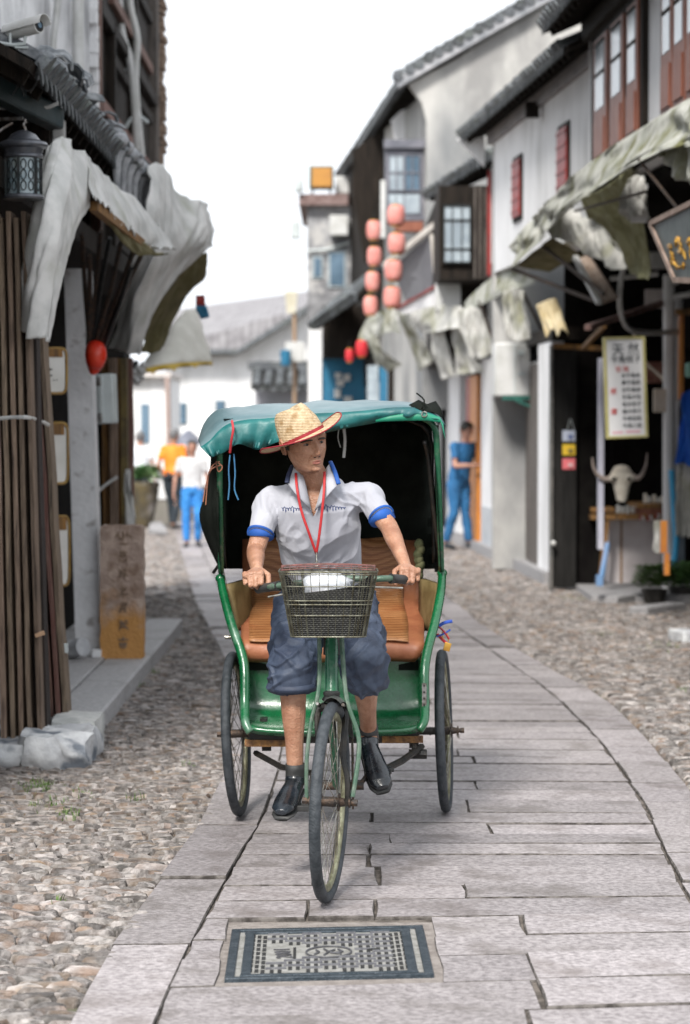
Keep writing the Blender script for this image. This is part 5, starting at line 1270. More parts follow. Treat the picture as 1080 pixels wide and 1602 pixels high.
b = B(); b.bb((W(505, 0, 46).x, 45.6, zz(560, 46)), (W(578, 0, 46).x, 46.6, zz(480, 46))); b.build('dark_soffit', M_dark, he)
def box_thing(name, label, cat, p0, p1, q0, q1, d, dep, m, bev=.01, group=None):
    b = B(); b.bb((W(p0, 0, d).x, d, zz(q1, d)), (W(p1, 0, d).x, d+dep, zz(q0, d))); return tag(b.build(name, m, bevel=bev), label, cat, group)
fl = thing('floodlight', 'square floodlight with an amber face standing on the brown parapet', 'floodlight', W(502, 300, 49.9))
b = B(); b.bb((W(484, 0, 49.9).x, 49.9, zz(295, 49.9)), (W(522, 0, 49.9).x, 50.2, zz(259, 49.9))); b.build('housing', mat('dark_green_metal', (.03, .07, .05), (.04, .09, .07), .5, 8), fl, bevel=.02)
b = B(); b.bb((W(488, 0, 49.9).x, 49.87, zz(292, 49.9)), (W(519, 0, 49.9).x, 49.9, zz(262, 49.9))); b.build('lens', mat('amber_lens', (.50, .24, .05), (.45, .21, .05), .3, 5), fl)
b = B(); b.tube([W(490, 296, 50), W(488, 306, 50)], .02, 6); b.tube([W(516, 296, 50), W(518, 306, 50)], .02, 6); b.build('bracket', M_iron, fl)
box_thing('floodlight', 'small round-edged floodlight turned sideways at the left corner of the parapet', 'floodlight', 461, 474, 277, 300, 49.6, .2, M_plast, .04)
box_thing('box_lamp', 'grey box lamp on an arm sticking out left of the weathered house', 'lamp', 455, 469, 345, 373, 49.7, .2, M_plast, .02)  # box lamp on its arm at the house corner
o = box_thing('wall_unit', 'pale square air conditioner unit on the weathered grey wall under the parapet', 'air conditioner', 516, 545, 336, 368, 49.6, .35, M_wplast, .02)
b = B(); b.lathe([(.02, 0), (.12, 0)], W(530, 352, 49.59), 20, Matrix.Rotation(R(90), 3, 'X'), cap=False); 
box_thing('roof_tank', 'small white box on the roof between floodlight and tall gable house', 'roof box', 524, 548, 275, 303, 50.5, .6, M_wplast, .03)
# --- far white houses
hf = thing('far_house', 'distant white house with a broad grey tiled roof at the end of the street', 'house', (-2.5, 72, 0))
d = 70.0
b = B(); b.prism([W(258, 760, d), W(258, 548, d), W(368, 548, d), W(480, 484, d), W(540, 484, d), W(540, 760, d)], (0, 6, 0)); b.build('wall', M_white, hf)
b = B(); b.prism([W(238, 552, d-.8), W(372, 553, d-.8), W(482, 487, d-.8), W(482, 476, d-.8), W(372, 546, d-.8), W(238, 546, d-.8)], (0, .8, 0)); b.build('roof_edge', M_tiles, hf)
M_far = mat('far_roof', (.20, .19, .20), (.31, .30, .31), .9, 3, .5, 8); add_wave(M_far, 1.4, .5, 'X', .03, (.85, .85, .85))
b = B(); b.prism([W(236, 550, d-.6), W(370, 552, d-.6), W(486, 478, d-.4), W(486, 455, 84), W(330, 476, 84), W(236, 490, 84)], (0, 0, -.08)); b.build('roof', M_far, hf)
for p0, p1, q0, q1 in ((277, 291, 630, 664), (336, 352, 626, 656)):
    b = B(); b.bb((W(p0, 0, d).x, d-.05, zz(q1, d)), (W(p1, 0, d).x, d, zz(q0, d))); o = b.build('window', mat('blue_grey_frame', (.12, .17, .2), (.16, .2, .24), .6, 5), hf)
    b = B(); b.bb((W(p0+2.5, 0, d).x, d-.08, zz(q1-2, d)), (W(p1-2.5, 0, d).x, d-.05, zz(q0+2, d))); b.bb((W(p0+2.5, 0, d).x, d-.1, zz((q0+q1)/2+1, d)), (W(p1-2.5, 0, d).x, d-.08, zz((q0+q1)/2-1, d))); b.build('pane', M_glass, o)
hf2 = thing('far_house', 'low distant white house with one tall blue-grey window, behind the potted plant', 'house', (-5, 60, 0))
d = 58.0
b = B(); b.bb((W(120, 0, d).x, d, 0), (W(263, 0, d).x, d+4, zz(585, d))); b.build('wall', M_white, hf2)
b = B(); b.bb((W(120, 0, d).x, d-.3, zz(590, d)), (W(268, 0, d).x, d+4, zz(582, d))); b.build('eave', mat('pale_eave', (.55, .5, .48), (.6, .57, .55), .8, 5), hf2)
b = B(); b.bb((W(219, 0, d).x, d-.05, zz(692, d)), (W(232, 0, d).x, d, zz(632, d))); b.build('window', M_glass, hf2)
b = B(); b.tube([W(262, 590, 57.5), W(264, 700, 57.5)], .06, 8); tag(b.build('wooden_pole', mat('pale_brown_pole', (.34, .25, .22), (.4, .3, .27), .8, 6)), 'thin pale brown pole at the corner of the low distant house', 'pole')
hut = thing('gate_roof', 'small blue-grey tiled gate roof in front of the distant white house', 'gate roof', W(440, 640, 55))
b = B(); b.bb((W(398, 0, 56).x, 56, 0), (W(486, 0, 56).x, 57, zz(605, 56))); b.build('gate_wall', mat('grey_wall', (.35, .36, .4), (.45, .45, .5), .9, 3), hut)
tile_roof(hut, W(392, 606, 55), W(486, 606, 55), V((0, 1.6, .55)), .26, r=.1, rafters=False)
b = B(); b.bb((W(388, 0, 56.3).x, 56, zz(578, 56.3)), (W(486, 0, 56.3).x, 56.6, zz(566, 56.3))); b.build('ridge', M_tiles, hut)
lp = thing('street_lamp', 'street lamp post with a square cream lamp head and a white meter box halfway up', 'street lamp', (W(461, 0, 52).x, 52, 0))
b = B(); b.tube([V((W(461, 0, 52).x, 52, 0)), W(461, 490, 52)], .045, 8); b.build('pole', mat('brown_post', (.28, .18, .11), (.36, .25, .17), .7, 6), lp)
b = B(); b.lathe([(.13, 0), (.19, .42), (.20, .44), (.05, .5)], W(456, 490, 52), 4, Matrix.Rotation(R(45), 3, 'Z')); b.build('lamp_head', mat('cream_lamp', (.62, .58, .45), (.7, .66, .55), .4, 5), lp)
b = B(); b.bb((W(446, 0, 51.8).x, 51.7, zz(566, 51.8)), (W(476, 0, 51.8).x, 51.95, zz(535, 51.8))); b.build('meter_box', M_wplast, lp, bevel=.01)
b = B(); b.lathe([(.02, -.18), (.1, -.15), (.12, .15), (.02, .18)], W(447, 560, 51.5), 10); b.build('side_lamp', M_blued, lp)
um = thing('parasol', 'small closed-side dark grey canopy behind the walking man', 'canopy', W(295, 760, 45))
b = B(); b.lathe([(.02, .28), (.12, .2), (.26, .05), (.28, 0)], W(295, 696, 45)-V((0, 0, .0)), 8); b.build('cover', mat('slate_fabric', (.14, .15, .19), (.19, .2, .24), .8, 6), um)
b = B(); b.tube([V((W(295, 0, 45).x, 45, 0)), W(295, 690, 45)], .03, 8); b.build('pole', M_iron, um)

# ================================================================ RIGHT: things at the shops
M_aw = lambda: M_canvo
def rods(parent, pairs, r=.012, m=None):
    for a_, c_ in pairs:
        b = B(); b.tube([W(*a_), W(*c_)], r, 6); b.build('rod', m or M_rust, parent)
a1 = canvas('awning', 'long stained canvas awning slanting below the red-brown shutters, its right end hanging down', 'awning',
   [[(800, 380, 25), (830, 345, 24), (863, 307, 22.5), (937, 243, 20), (1040, 177, 17.2), (1084, 150, 16)], [(799, 400, 24.6), (834, 366, 23.6), (868, 332, 22), (932, 280, 19.5), (1030, 222, 16.8), (1084, 205, 15.6)], [(798, 422, 24.2), (838, 385, 23.2), (872, 345, 21.6), (927, 300, 19), (1020, 244, 16.4), (1084, 232, 15.4)]], M_canvo, fold=.06, fs=5, n=(16, 90), seed=1)
canvas('awning_end', None, None, [[(1036, 182, 17.2), (1060, 170, 16.6), (1084, 158, 16)], [(1040, 215, 17), (1062, 235, 16.4), (1090, 260, 15.8)], [(1036, 243, 16.9), (1060, 275, 16.4), (1092, 308, 15.8)]], M_canvo, a1, fold=.05, seed=2)
rods(a1, [((900, 330, 22), (1010, 300, 18)), ((1000, 250, 17), (1080, 350, 16))])
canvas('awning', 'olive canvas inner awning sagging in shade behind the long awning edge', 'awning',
   [[(905, 312, 22), (940, 296, 21), (985, 262, 20)], [(925, 345, 22.5), (955, 345, 21.5), (1000, 330, 20.5)], [(935, 372, 22.6), (975, 395, 21.8), (1016, 412, 21)], [(960, 400, 22.6), (990, 425, 21.8), (1010, 440, 21)]], mat('green_shade_canvas', (.24, .24, .12), (.40, .40, .25), .9, 5, .5, 14), fold=.05, seed=3)
a2 = canvas('awning', 'pale canvas flap with a wavy lower edge hanging under the middle of the long awning', 'awning',
   [[(850, 330, 23.5), (887, 326, 22.5), (912, 338, 22.2), (936, 352, 21.8), (962, 380, 21.2)], [(852, 350, 23.2), (890, 350, 22.2), (918, 365, 21.9), (943, 382, 21.5), (970, 402, 21)], [(860, 373, 22.9), (890, 380, 22), (912, 398, 21.7), (937, 406, 21.4), (955, 420, 21.1), (979, 421, 20.9)]], M_canvas, fold=.03, seed=4)
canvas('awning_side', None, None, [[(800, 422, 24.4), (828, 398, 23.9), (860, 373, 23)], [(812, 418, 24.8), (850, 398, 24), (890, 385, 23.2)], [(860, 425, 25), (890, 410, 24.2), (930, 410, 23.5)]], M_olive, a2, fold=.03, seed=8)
rods(a2, [((800, 420, 24.2), (930, 470, 22.5)), ((850, 385, 23.5), (945, 460, 22))], .02)
a3 = canvas('awning', 'rounded canvas awning above the white air conditioner with a folded white flap hanging from it', 'awning',
   [[(727, 474, 31.5), (755, 445, 30), (790, 424, 28.5), (815, 428, 27.8), (838, 437, 27.2)], [(727, 481, 31.2), (758, 462, 29.7), (790, 446, 28.2), (816, 441, 27.6), (836, 442, 27.2)], [(728, 486, 31), (760, 474, 29.5), (792, 456, 28), (815, 450, 27.5), (836, 444, 27.2)]], M_canvo, fold=.02, seed=5)
canvas('hanging_flap', None, None, [[(784, 458, 27.8), (803, 452, 27.6), (820, 456, 27.4)], [(786, 495, 27.8), (806, 490, 27.6), (826, 495, 27.4)], [(792, 530, 27.8), (812, 535, 27.6), (833, 528, 27.4)]], M_canvas, a3, fold=.05, seed=6)
canvas('hanging_flap', None, None, [[(718, 486, 30.5), (736, 480, 30.2), (748, 484, 30)], [(720, 520, 30.5), (740, 520, 30.2), (762, 515, 30)], [(734, 555, 30.5), (750, 562, 30.2), (772, 552, 30)]], M_canvas, a3, fold=.05, seed=7)
rods(a3, [((750, 470, 30), (775, 540, 30)), ((815, 450, 27.6), (850, 520, 28))], .02)
canvas('cloth', 'ragged cream yellow cloth with a notched lower edge hanging between awnings', 'cloth', [[(838, 478, 26), (855, 470, 25.9), (870, 466, 25.8)], [(846, 500, 26), (862, 495, 25.9), (878, 490, 25.8)], [(856, 528, 26), (865, 515, 25.9), (872, 527, 25.85), (880, 514, 25.8), (890, 524, 25.8)]], mat('cream_cloth', (.62, .50, .28), (.7, .6, .4), .8, 6), fold=.02, seed=9)
a4 = canvas('awning', 'greenish canvas awning with drooping folds next to the pink lanterns', 'awning',
   [[(562, 525, 37), (574, 500, 36.5), (605, 484, 35.8), (622, 487, 35)], [(565, 530, 36.8), (580, 515, 36.3), (606, 503, 35.6), (624, 505, 34.8)], [(568, 534, 36.6), (588, 528, 36.1), (608, 520, 35.4), (627, 522, 34.6)]], M_canvo, fold=.02, seed=10)
for k, rr_ in enumerate(([[(572, 530, 37), (590, 526, 36.8)], [(585, 560, 37), (604, 552, 36.8)], [(606, 582, 37), (626, 572, 36.8)]], [[(618, 488, 35), (640, 494, 34.6)], [(636, 530, 35), (660, 532, 34.6)], [(655, 582, 35), (677, 566, 34.6)]])):
    canvas('hanging_flap', None, None, rr_, M_canvo, a4, fold=.05, seed=11+k, n=(14, 10))
a5 = canvas('awning', 'pair of grey-white canvas flaps hanging straight down between the lanterns and the air conditioner', 'awning',
   [[(640, 490, 34), (672, 480, 33), (705, 478, 32), (726, 482, 31.6)], [(645, 506, 33.8), (675, 500, 32.8), (708, 497, 31.8), (726, 500, 31.5)], [(660, 520, 33.6), (680, 520, 32.6), (708, 514, 31.6), (727, 515, 31.4)]], M_canvas, fold=.03, seed=13)
canvas('hanging_flap', None, None, [[(670, 518, 33), (692, 516, 32.5)], [(678, 560, 33), (702, 556, 32.5)], [(690, 594, 33), (710, 590, 32.5)]], M_canvas, a5, fold=.05, seed=14, n=(14, 10))
canvas('hanging_flap', None, None, [[(706, 512, 32), (728, 512, 31.7)], [(710, 550, 32), (738, 545, 31.7)], [(716, 588, 32), (756, 582, 31.7)]], M_canvas, a5, fold=.05, seed=15, n=(14, 10))
rods(a5, [((700, 500, 32.3), (722, 560, 32.5))], .02)
box_thing('box_unit', 'plain white box unit on the wall under the black bay window', 'box', 683, 722, 440, 486, 32.5, .4, M_wplast, .02)
# air conditioner
d = 28.3; ac = thing('air_conditioner', 'white outdoor air conditioner on a dark green bracket above the whitewashed pier', 'air conditioner', W(803, 620, d))
b = B(); b.bb((W(776, 0, d).x, d, zz(620, d)), (W(832, 0, d).x, d+.7, zz(536, d))); b.build('casing', M_wplast, ac, bevel=.02)
b = B(); b.bb((W(806, 0, d).x, d-.012, zz(616, d)), (W(808, 0, d).x, d, zz(540, d))); b.bb((W(812, 0, d).x, d-.02, zz(556, d)), (W(822, 0, d).x, d, zz(548, d))); b.bb((W(812, 0, d).x, d-.02, zz(588, d)), (W(824, 0, d).x, d, zz(582, d))); tag(b.build('seams_and_handles', M_plast, ac), kind='stuff')
M_gb = mat('green_bracket', (.01, .10, .08), (.02, .13, .1), .6, 6)
b = B(); b.beam(W(786, 623, d), W(848, 622, d), .04, .04); b.beam(W(806, 625, d), W(848, 644, d), .03, .03); b.beam(W(848, 590, d), W(849, 645, d), .03, .03); b.build('bracket', M_gb, ac)
b = B(); b.tube(catmull([W(833, 572, d), W(848, 570, 28), W(856, 590, 27.6), W(852, 625, 27.4), W(860, 640, 27.3)], 14), .035, 8); b.build('hose', M_wplast, ac)
# black door column with stickers
d = 24.6; kx0, kx1 = W(866, 0, 25.2).x, W(906, 0, 25.2).x
col = thing('door_leaf', 'tall black wooden door leaf standing folded out into the street, with three stickers', 'door', (2.2, 25.2, 0))
b = B(); b.bb((W(867, 0, 25.2).x, 25.2, .02), (W(905, 0, 25.2).x, 25.32, zz(542, 25.2))); b.build('front_board', mat('black_door', (.010, .0095, .009), (.02, .019, .018), .6, 8, .4, 20, stretch=(4, 4, .4), spec=.15), col, bevel=.008)
b = B(); b.bb((W(906, 0, 25.25).x, 25.32, .02), (W(945, 0, 25.25).x, 25.4, zz(542, 25.2))); b.build('side_board', M_black, col)
b = B(); b.bb((W(863, 0, 25.2).x, 25.14, .0), (W(867, 0, 25.2).x, 25.34, zz(540, 25.2))); b.build('edge_post', mat('edge_wood', (.08, .08, .075), (.14, .13, .12), .7, 8), col)
b = B(); b.beam(W(866, 541, 25.1), W(944, 545, 25.1), .05, .05); b.beam(W(912, 545, 25), W(946, 510, 24), .04, .04); b.build('top_rail', M_ochre, col)
for (q0, q1, c1, c2, lb) in ((673, 690, (.55, .6, .72), (.12, .16, .35), 'pale blue sticker'), (695, 712, (.75, .5, .03), (.2, .15, .05), 'yellow sticker'), (717, 734, (.72, .16, .18), (.7, .45, .45), 'red sticker')):
    b = B(); b.bb((W(883, 0, 25.15).x, 25.185, zz(q1, 25.2)), (W(903, 0, 25.15).x, 25.2, zz(q0, 25.2))); o = b.build('sticker', mat('sticker_'+lb.split()[0], c1, tuple(x*.9 for x in c1), .5, 10), col); o['label'] = lb
    b = B(); c = W(893, (q0+q1)/2, 25.17); b.box(c+V((.0, 0, -.01)), (.05, .006, .035)); b.build('print', mat('stickerprint_'+lb.split()[0], c2, c2, .5, 10), o)
b = B(); b.tube(catmull([W(888, 672, 25.18), W(893, 655, 25.18), W(898, 672, 25.18)], 8), .004, 5); b.build('string', M_plast, col)
b = B(); b.ball(W(866, 850, 25.1), .03, 10); b.build('knob', M_wplast, col)
# menu sign
d = 21.5; sg = thing('price_sign', 'white framed sign with black and red Chinese characters, hanging in the dark shop doorway', 'sign', W(978, 685, d))
SM = Matrix.Rotation(R(-2.0), 3, 'Y') @ Matrix.Rotation(R(12), 3, 'Z'); sc_ = W(979, 606, d); pxm = d/F
def sp_(x, y_, z): return sc_+SM @ V((x*pxm, y_, -z*pxm))
def sbox(b, x0_, x1_, z0_, z1_, y0_, y1_): b.box(sp_((x0_+x1_)/2, (y0_+y1_)/2, (z0_+z1_)/2), (abs(x1_-x0_)*pxm, abs(y1_-y0_), abs(z1_-z0_)*pxm), SM)
b = B(); sbox(b, -31, 31, -77, 77, 0, .02); b.build('board', mat('sign_white', (.72, .72, .74), (.76, .76, .77), .5, 5), sg)
b = B(); sbox(b, -34, -30, -79, 79, -.012, .022); sbox(b, 30, 34, -79, 79, -.012, .022); sbox(b, -30, 30, -79, -75.5, -.012, .022); sbox(b, -30, 30, 75.5, 79, -.012, .022); b.build('frame', mat('olive_gold', (.42, .38, .14), (.5, .46, .22), .5, 8), sg)
M_ink = mat('black_ink', (.015, .03, .035), (.02, .03, .04), .6, 10); M_inkr = mat('red_ink', (.6, .04, .03), (.65, .06, .05), .6, 10)
bpy.context.view_layer.update()
TM = SM @ Matrix.Rotation(R(90), 3, 'X')
text('heading', '天 然', TM, 20*pxm, M_ink, sg, .001, sp_(2, -.004, -58)); text('heading', '牛角梳子', TM, 12.5*pxm, M_ink, sg, .001, sp_(2, -.004, -43)); text('red_heading', '功 效', TM, 10*pxm, M_inkr, sg, .001, sp_(-5, -.004, -28))
for k, s_ in enumerate(('水牛角梳', '黄牛角梳', '白牛角梳', '羊角木梳', '桃木梳子', '檀木梳子', '牛角刮板', '牛角小梳')): text('list_line', s_, TM, 7.8*pxm, M_ink, sg, .001, sp_(9, -.004, -18+k*11.2))
for z_, s_ in ((6, '按'), (38, '摩')): text('red_character', s_, TM, 11*pxm, M_inkr, sg, .001, sp_(-20, -.004, z_))
b = B(); sbox(b, -24, -6, 68, 72, -.003, 0); sbox(b, -2, 22, 67, 71.5, -.003, 0); b.build('pink_footer', mat('pink_ink', (.7, .42, .5), (.75, .5, .55), .6, 10), sg)
box_thing('jamb_post', 'thin pale grey door jamb standing left of the white sign', 'door jamb', 940, 948, 560, 860, 24, .15, mat('lilac_white', (.5, .5, .6), (.6, .6, .68), .8, 5), .005)
# gold lettered plaque
d = 15.4; pq = thing('shop_plaque', 'dark green shop plaque with raised gold carved lettering at the right edge', 'plaque', W(1060, 420, d))
c0 = [W(1018, 350, 16.4), W(1095, 312, 14.9), W(1118, 440, 14.5), W(1056, 438, 15.6)]
b = B(); b.prism(c0, (.02, .06, 0)); b.build('board', mat('dark_teal_board', (.03, .045, .045), (.07, .085, .085), .5, 6), pq)
b = B()
for a_, c_ in zip(c0, c0[1:]+c0[:1]): b.beam(a_+V((0, -.02, 0)), c_+V((0, -.02, 0)), .03, .035)
b.build('moulding', mat('brown_moulding', (.2, .14, .11), (.3, .22, .18), .6, 10), pq)
def qp(u, v): return (c0[0]*(1-u)+c0[1]*u)*(1-v)+(c0[3]*(1-u)+c0[2]*u)*v+V((-.004, -.03, 0))
for gx in range(4):
    b = B()
    for s_ in range(9):
        u0 = .10+gx*.22+random.uniform(0, .15); v0 = random.uniform(.42, .88)-.18*(.3-gx*.1); a = random.choice((0, 0, 1.57, .8, -.8)); L_ = random.uniform(.03, .09)
        b.tube([qp(u0-L_*math.cos(a)*.6, v0-L_*math.sin(a)), qp(u0, v0)+V((0, -.012, 0)), qp(u0+L_*math.cos(a)*.6, v0+L_*math.sin(a))], [.006, .013, .005], 6)
    tag(b.build('gold_lettering', M_gold, pq), kind='stuff')
# white pipe post and conduits
pp = thing('pipe_post', 'white vertical post with junction boxes and curved white conduit at the shop entrance', 'post', (W(1054, 0, 24.60).x, 24.6, 0))
b = B(); b.tube([V((W(1050, 0, 24.60).x, 24.6, .05)), W(1047, 430, 24.60)], .058, 12); b.tube([V((W(1063, 0, 24.65).x, 24.65, .05)), W(1061, 470, 24.65)], .05, 12); b.build('pipe', M_white, pp)
b = B(); b.tube(catmull([W(998, 368, 22.3), W(976, 420, 22.4), W(970, 470, 22.6), W(980, 510, 23), W(1010, 520, 23.6), W(1062, 519, 24.4)], 24), .026, 8); b.tube([W(955, 436, 24.80), W(1030, 428, 24.70)], .025, 8); b.tube([W(1052, 465, 24.58), W(1090, 458, 24.38)], .03, 8); b.build('conduit', M_wplast, pp)
b = B(); b.tube(catmull([W(992, 522, 24.73), W(1004, 560, 24.70), W(1030, 585, 24.65), W(1044, 600, 24.60)], 12), .016, 6); b.build('thin_hose', mat('cream_plastic', (.6, .52, .42), (.66, .58, .5), .5, 5), pp)
for (p0, p1, q0, q1, m_, dd) in ((1020, 1046, 393, 420, M_wplast, 24.55), (1026, 1047, 608, 645, mat('cream_plastic', (0, 0, 0)), 24.55), (1048, 1064, 432, 446, M_wplast, 24.53)):
    b = B(); b.bb((W(p0, 0, dd).x, dd, zz(q1, dd)), (W(p1, 0, dd).x, dd+.07, zz(q0, dd))); b.build('junction_box', m_, pp, bevel=.012)
box_thing('orange_post', 'bright orange upright post right of the white pipe post', 'post', 1066, 1073, 492, 625, 24.3, .1, M_oran, .004)
box_thing('ochre_rail', 'ochre horizontal rail at the top of the orange post', 'rail', 1060, 1095, 483, 492, 24.3, .1, M_ochre, .004)
box_thing('wall_picture', 'small reddish-brown picture hanging right of the white sign', 'picture', 1014, 1043, 566, 599, 25.5, .03, mat('redbrown_print', (.2, .07, .05), (.32, .16, .12), .7, 30), .003)
box_thing('picture_frame', 'small pale frame standing high in the shop above the white sign', 'frame', 1012, 1040, 452, 482, 25, .04, mat('pale_frame', (.5, .45, .44), (.58, .53, .5), .7, 10), .003)
b = B(); b.beam(W(920, 512, 22), W(1042, 472, 24.83), .06, .05); tag(b.build('shop_beam', mat('rosy_beam', (.3, .2, .18), (.22, .12, .1), .7, 6)), 'rosy brown beam sloping above the white sign', 'beam')
hb2 = thing('light_tube_housing', 'white fabric-wrapped bundle hanging under the awning left of the gold plaque', 'bundle', W(1000, 350, 19))
canvas('wrap', None, None, [[(978, 285, 19.5), (992, 275, 19.4), (1004, 280, 19.3)], [(975, 320, 19.5), (990, 318, 19.3), (1010, 322, 19.3)], [(974, 350, 19.6), (992, 338, 19.3), (1014, 344, 19.4)]], M_canvas, hb2, fold=.06, seed=20)
b = B(); b.box(W(1000, 318, 19.6), (.12, .12, .3)); b.build('core', M_white, hb2)
gu = thing('guitar_board', 'slanting wooden board with a white edge hanging beneath the pale flap', 'board', W(925, 470, 22))
b = B(); b.prism([W(905, 405, 23), W(920, 398, 23), W(966, 465, 22.4), W(942, 475, 22.4)], (.03, .1, 0)); b.build('board', mat('brown_slats', (.18, .12, .08), (.3, .24, .2), .7, 6, .3, 20, stretch=(6, 6, 1)), gu)
b = B(); b.beam(W(900, 402, 22.9), W(938, 474, 22.3), .05, .04); b.build('pale_edge', M_wplast, gu)
# ox skull
d = 24.0; sk = thing('ox_skull', 'pale ox skull with two wide curved horns mounted above the shop table', 'skull', W(973, 785, d))
M_bone = mat('bone', (.55, .50, .42), (.68, .64, .56), .7, 12, .5, 40); M_horn = mat('horn', (.30, .24, .21), (.42, .35, .31), .4, 8, .3, 20, col3=(.12, .09, .08), s3=5)
b = B(); pr = [(732, 6), (738, 17), (746, 19), (754, 16), (762, 13), (772, 10), (780, 8.5), (785, 6)]
b.tube(catmull([W(973, y_, d) for y_, r_ in pr], 20), [interp(pr, 732+53*k/20)*pxm*.96*(d/21.5) for k in range(21)], 16, r2=[.05]*21, xax=(1, 0, 0)); 
for sx in (-1, 1): b.ball(W(973+sx*13, 748, d-.03), (.05, .04, .04), 10)
b.ball(W(973, 735, d), (.09, .06, .05), 12); sko = b.build('skull', M_bone, sk, smooth=180)
for sx in (-1, 1):
    b = B(); b.ball(W(973+sx*12, 749, d-.075), (.022, .02, .018), 8); b.build('eye_socket', M_dark, sko)
    b = B(); pts = [(-12, 745), (-24, 750), (-36, 744), (-44, 731), (-46, 716)] if sx < 0 else [(12, 742), (24, 748), (32, 742), (38, 728), (40, 708)]
    b.tube(catmull([W(973+x, y_, d-.02*k) for k, (x, y_) in enumerate(pts)], 16), [.034-.0018*k for k in range(17)], 10); b.build('horn', M_horn, sk, smooth=180)
# table with goods
tb = thing('display_table', 'white sided shop table with a wooden top carrying trinkets', 'table', (W(990, 0, 25.7).x, 25.7, 0))
d = 25.5
b = B(); b.bb((W(956, 0, d).x, d, .02), (W(1040, 0, d).x, d+.7, zz(806, d))); M_tabw = mat('pinkish_white_panel', (.62, .56, .56), (.70, .65, .65), .6, 4); b.build('cabinet', M_tabw, tb)
b = B(); b.bb((W(974, 0, d).x, d-.012, .02), (W(977, 0, d).x, d, zz(808, d))); b.build('corner_strip', M_ochre, tb)
b = B(); b.bb((W(922, 0, d).x, d-.35, zz(811, d)), (W(1002, 0, d).x, d+.75, zz(803, d))); b.bb((W(996, 0, d).x, d-.3, zz(794, d)), (W(1046, 0, d).x, d+.75, zz(787, d))); b.build('table_top', M_ochre, tb)
b = B(); b.bb((W(996, 0, d).x, d-.28, zz(806, d)), (W(1046, 0, d).x, d-.1, zz(794, d))); b.build('tray_front', M_brown, tb)
b = B(); b.beam(W(950, 812, d-.3), V((W(936, 0, d).x, d-.35, .03)), .05, .05); b.build('leg', M_ochre, tb)
box_thing('wooden_tray', 'shallow wooden tray of goods at the left end of the shop table', 'tray', 928, 966, 794, 802, 25.2, .4, M_ochre, .01)
for k in range(6):
    p0 = 968+k*5 if k < 4 else 0
for k, (p0, q1) in enumerate(((968, 803), (975, 803), (983, 804), (991, 803))): box_thing('trinket_box', ('leftmost', 'second', 'third', 'rightmost')[k]+' small white trinket box of the row on the lower table top', 'trinket', p0, p0+5.5, q1-13+(k % 2)*3, q1, 25.2+.05*k, .05, M_wplast, .004, 'white trinkets on the lower table top')
for k, p0 in enumerate((1011, 1017, 1025, 1032, 1038)): box_thing('trinket_box', ('leftmost', 'second', 'third', 'fourth', 'rightmost')[k]+' small pale trinket of the row on the raised tray', 'trinket', p0, p0+5, 772+(k*5) % 8, 787, 25.3+.05*(k % 2), .05, M_wplast if k % 2 else M_bone, .004, 'pale trinkets on the raised tray')
for k in range(14):
    b = B(); p = W(1003+k*3.1, 806+random.uniform(0, 6), 25.1); b.ball(p, (.018, .014, .03), 8); tag(b.build('pendant', (M_red, M_wplast, M_ochre, M_brown)[k % 4]), 'tiny '+('red', 'white', 'ochre', 'dark brown')[k % 4]+' pendant dangling from the front of the raised tray', 'pendant', 'pendants dangling from the raised tray')
canvas('cloth', 'narrow white cloth hanging from the right end of the shop table', 'cloth', [[(1024, 815, 21.5), (1036, 815, 21.4)], [(1022, 840, 21.5), (1035, 842, 21.4)], [(1021, 864, 21.5), (1033, 868, 21.4)]], M_canvas, fold=.02, seed=21, n=(10, 8))
# right edge hanging clothes
canvas('blue_garment', 'bright blue garment hanging at the right edge of the picture', 'garment', [[(1064, 620, 24.10), (1075, 612, 23.98), (1092, 615, 23.86)], [(1062, 665, 24.10), (1078, 665, 23.98), (1095, 665, 23.86)], [(1060, 722, 24.10), (1076, 728, 23.98), (1096, 730, 23.86)]], mat('royal_blue', (.01, .10, .50), (.015, .14, .6), .7, 5), fold=.05, seed=22)
canvas('navy_garment', 'dark navy strip of clothing just left of the bright blue garment', 'garment', [[(1064, 622, 24.28), (1070, 620, 24.25)], [(1061, 670, 24.28), (1068, 672, 24.25)], [(1058, 720, 24.28), (1066, 722, 24.25)]], M_shorts, fold=.03, seed=23, n=(10, 6))
canvas('white_garment', 'white lacy garment hanging beneath the bright blue one', 'garment', [[(1060, 728, 24.22), (1072, 726, 24.04), (1095, 728, 23.92)], [(1060, 780, 24.22), (1074, 780, 24.04), (1095, 785, 23.92)], [(1062, 835, 24.22), (1074, 842, 24.04), (1095, 838, 23.92)]], M_canvas, fold=.06, seed=24)
b = B(); b.tube(catmull([W(1051, 735, 24.34), W(1055, 800, 24.34), W(1058, 850, 24.28), W(1052, 895, 24.28)], 14), .03, 8); tag(b.build('blue_hose', mat('sky_blue', (.05, .35, .62), (.06, .4, .7), .5, 5)), 'bright sky blue pipe curving down beside the white garment', 'pipe')
box_thing('grey_pillar', 'blue-grey slab standing below the white garment', 'slab', 1062, 1076, 840, 905, 24.52, .1, mat('bluegrey', (.15, .18, .22), (.2, .24, .28), .8, 5), .005)
b = B(); b.bb((W(1038, 0, 21).x, 21, zz(865, 21)), (W(1048, 0, 21).x, 21.05, zz(815, 21))); b.bb((W(1044, 0, 21).x, 21, zz(900, 21)), (W(1052, 0, 21).x, 21.05, zz(866, 21))); tag(b.build('yellow_tags', M_oran), 'yellow and orange tags hanging beside the shop table', 'tags', kind='stuff')
box_thing('mint_bottle', 'mint green rounded object at the right edge above the blue garment', 'bottle', 1076, 1090, 567, 590, 23.98, .06, mat('mint', (.3, .62, .5), (.4, .7, .58), .4, 5), .02)
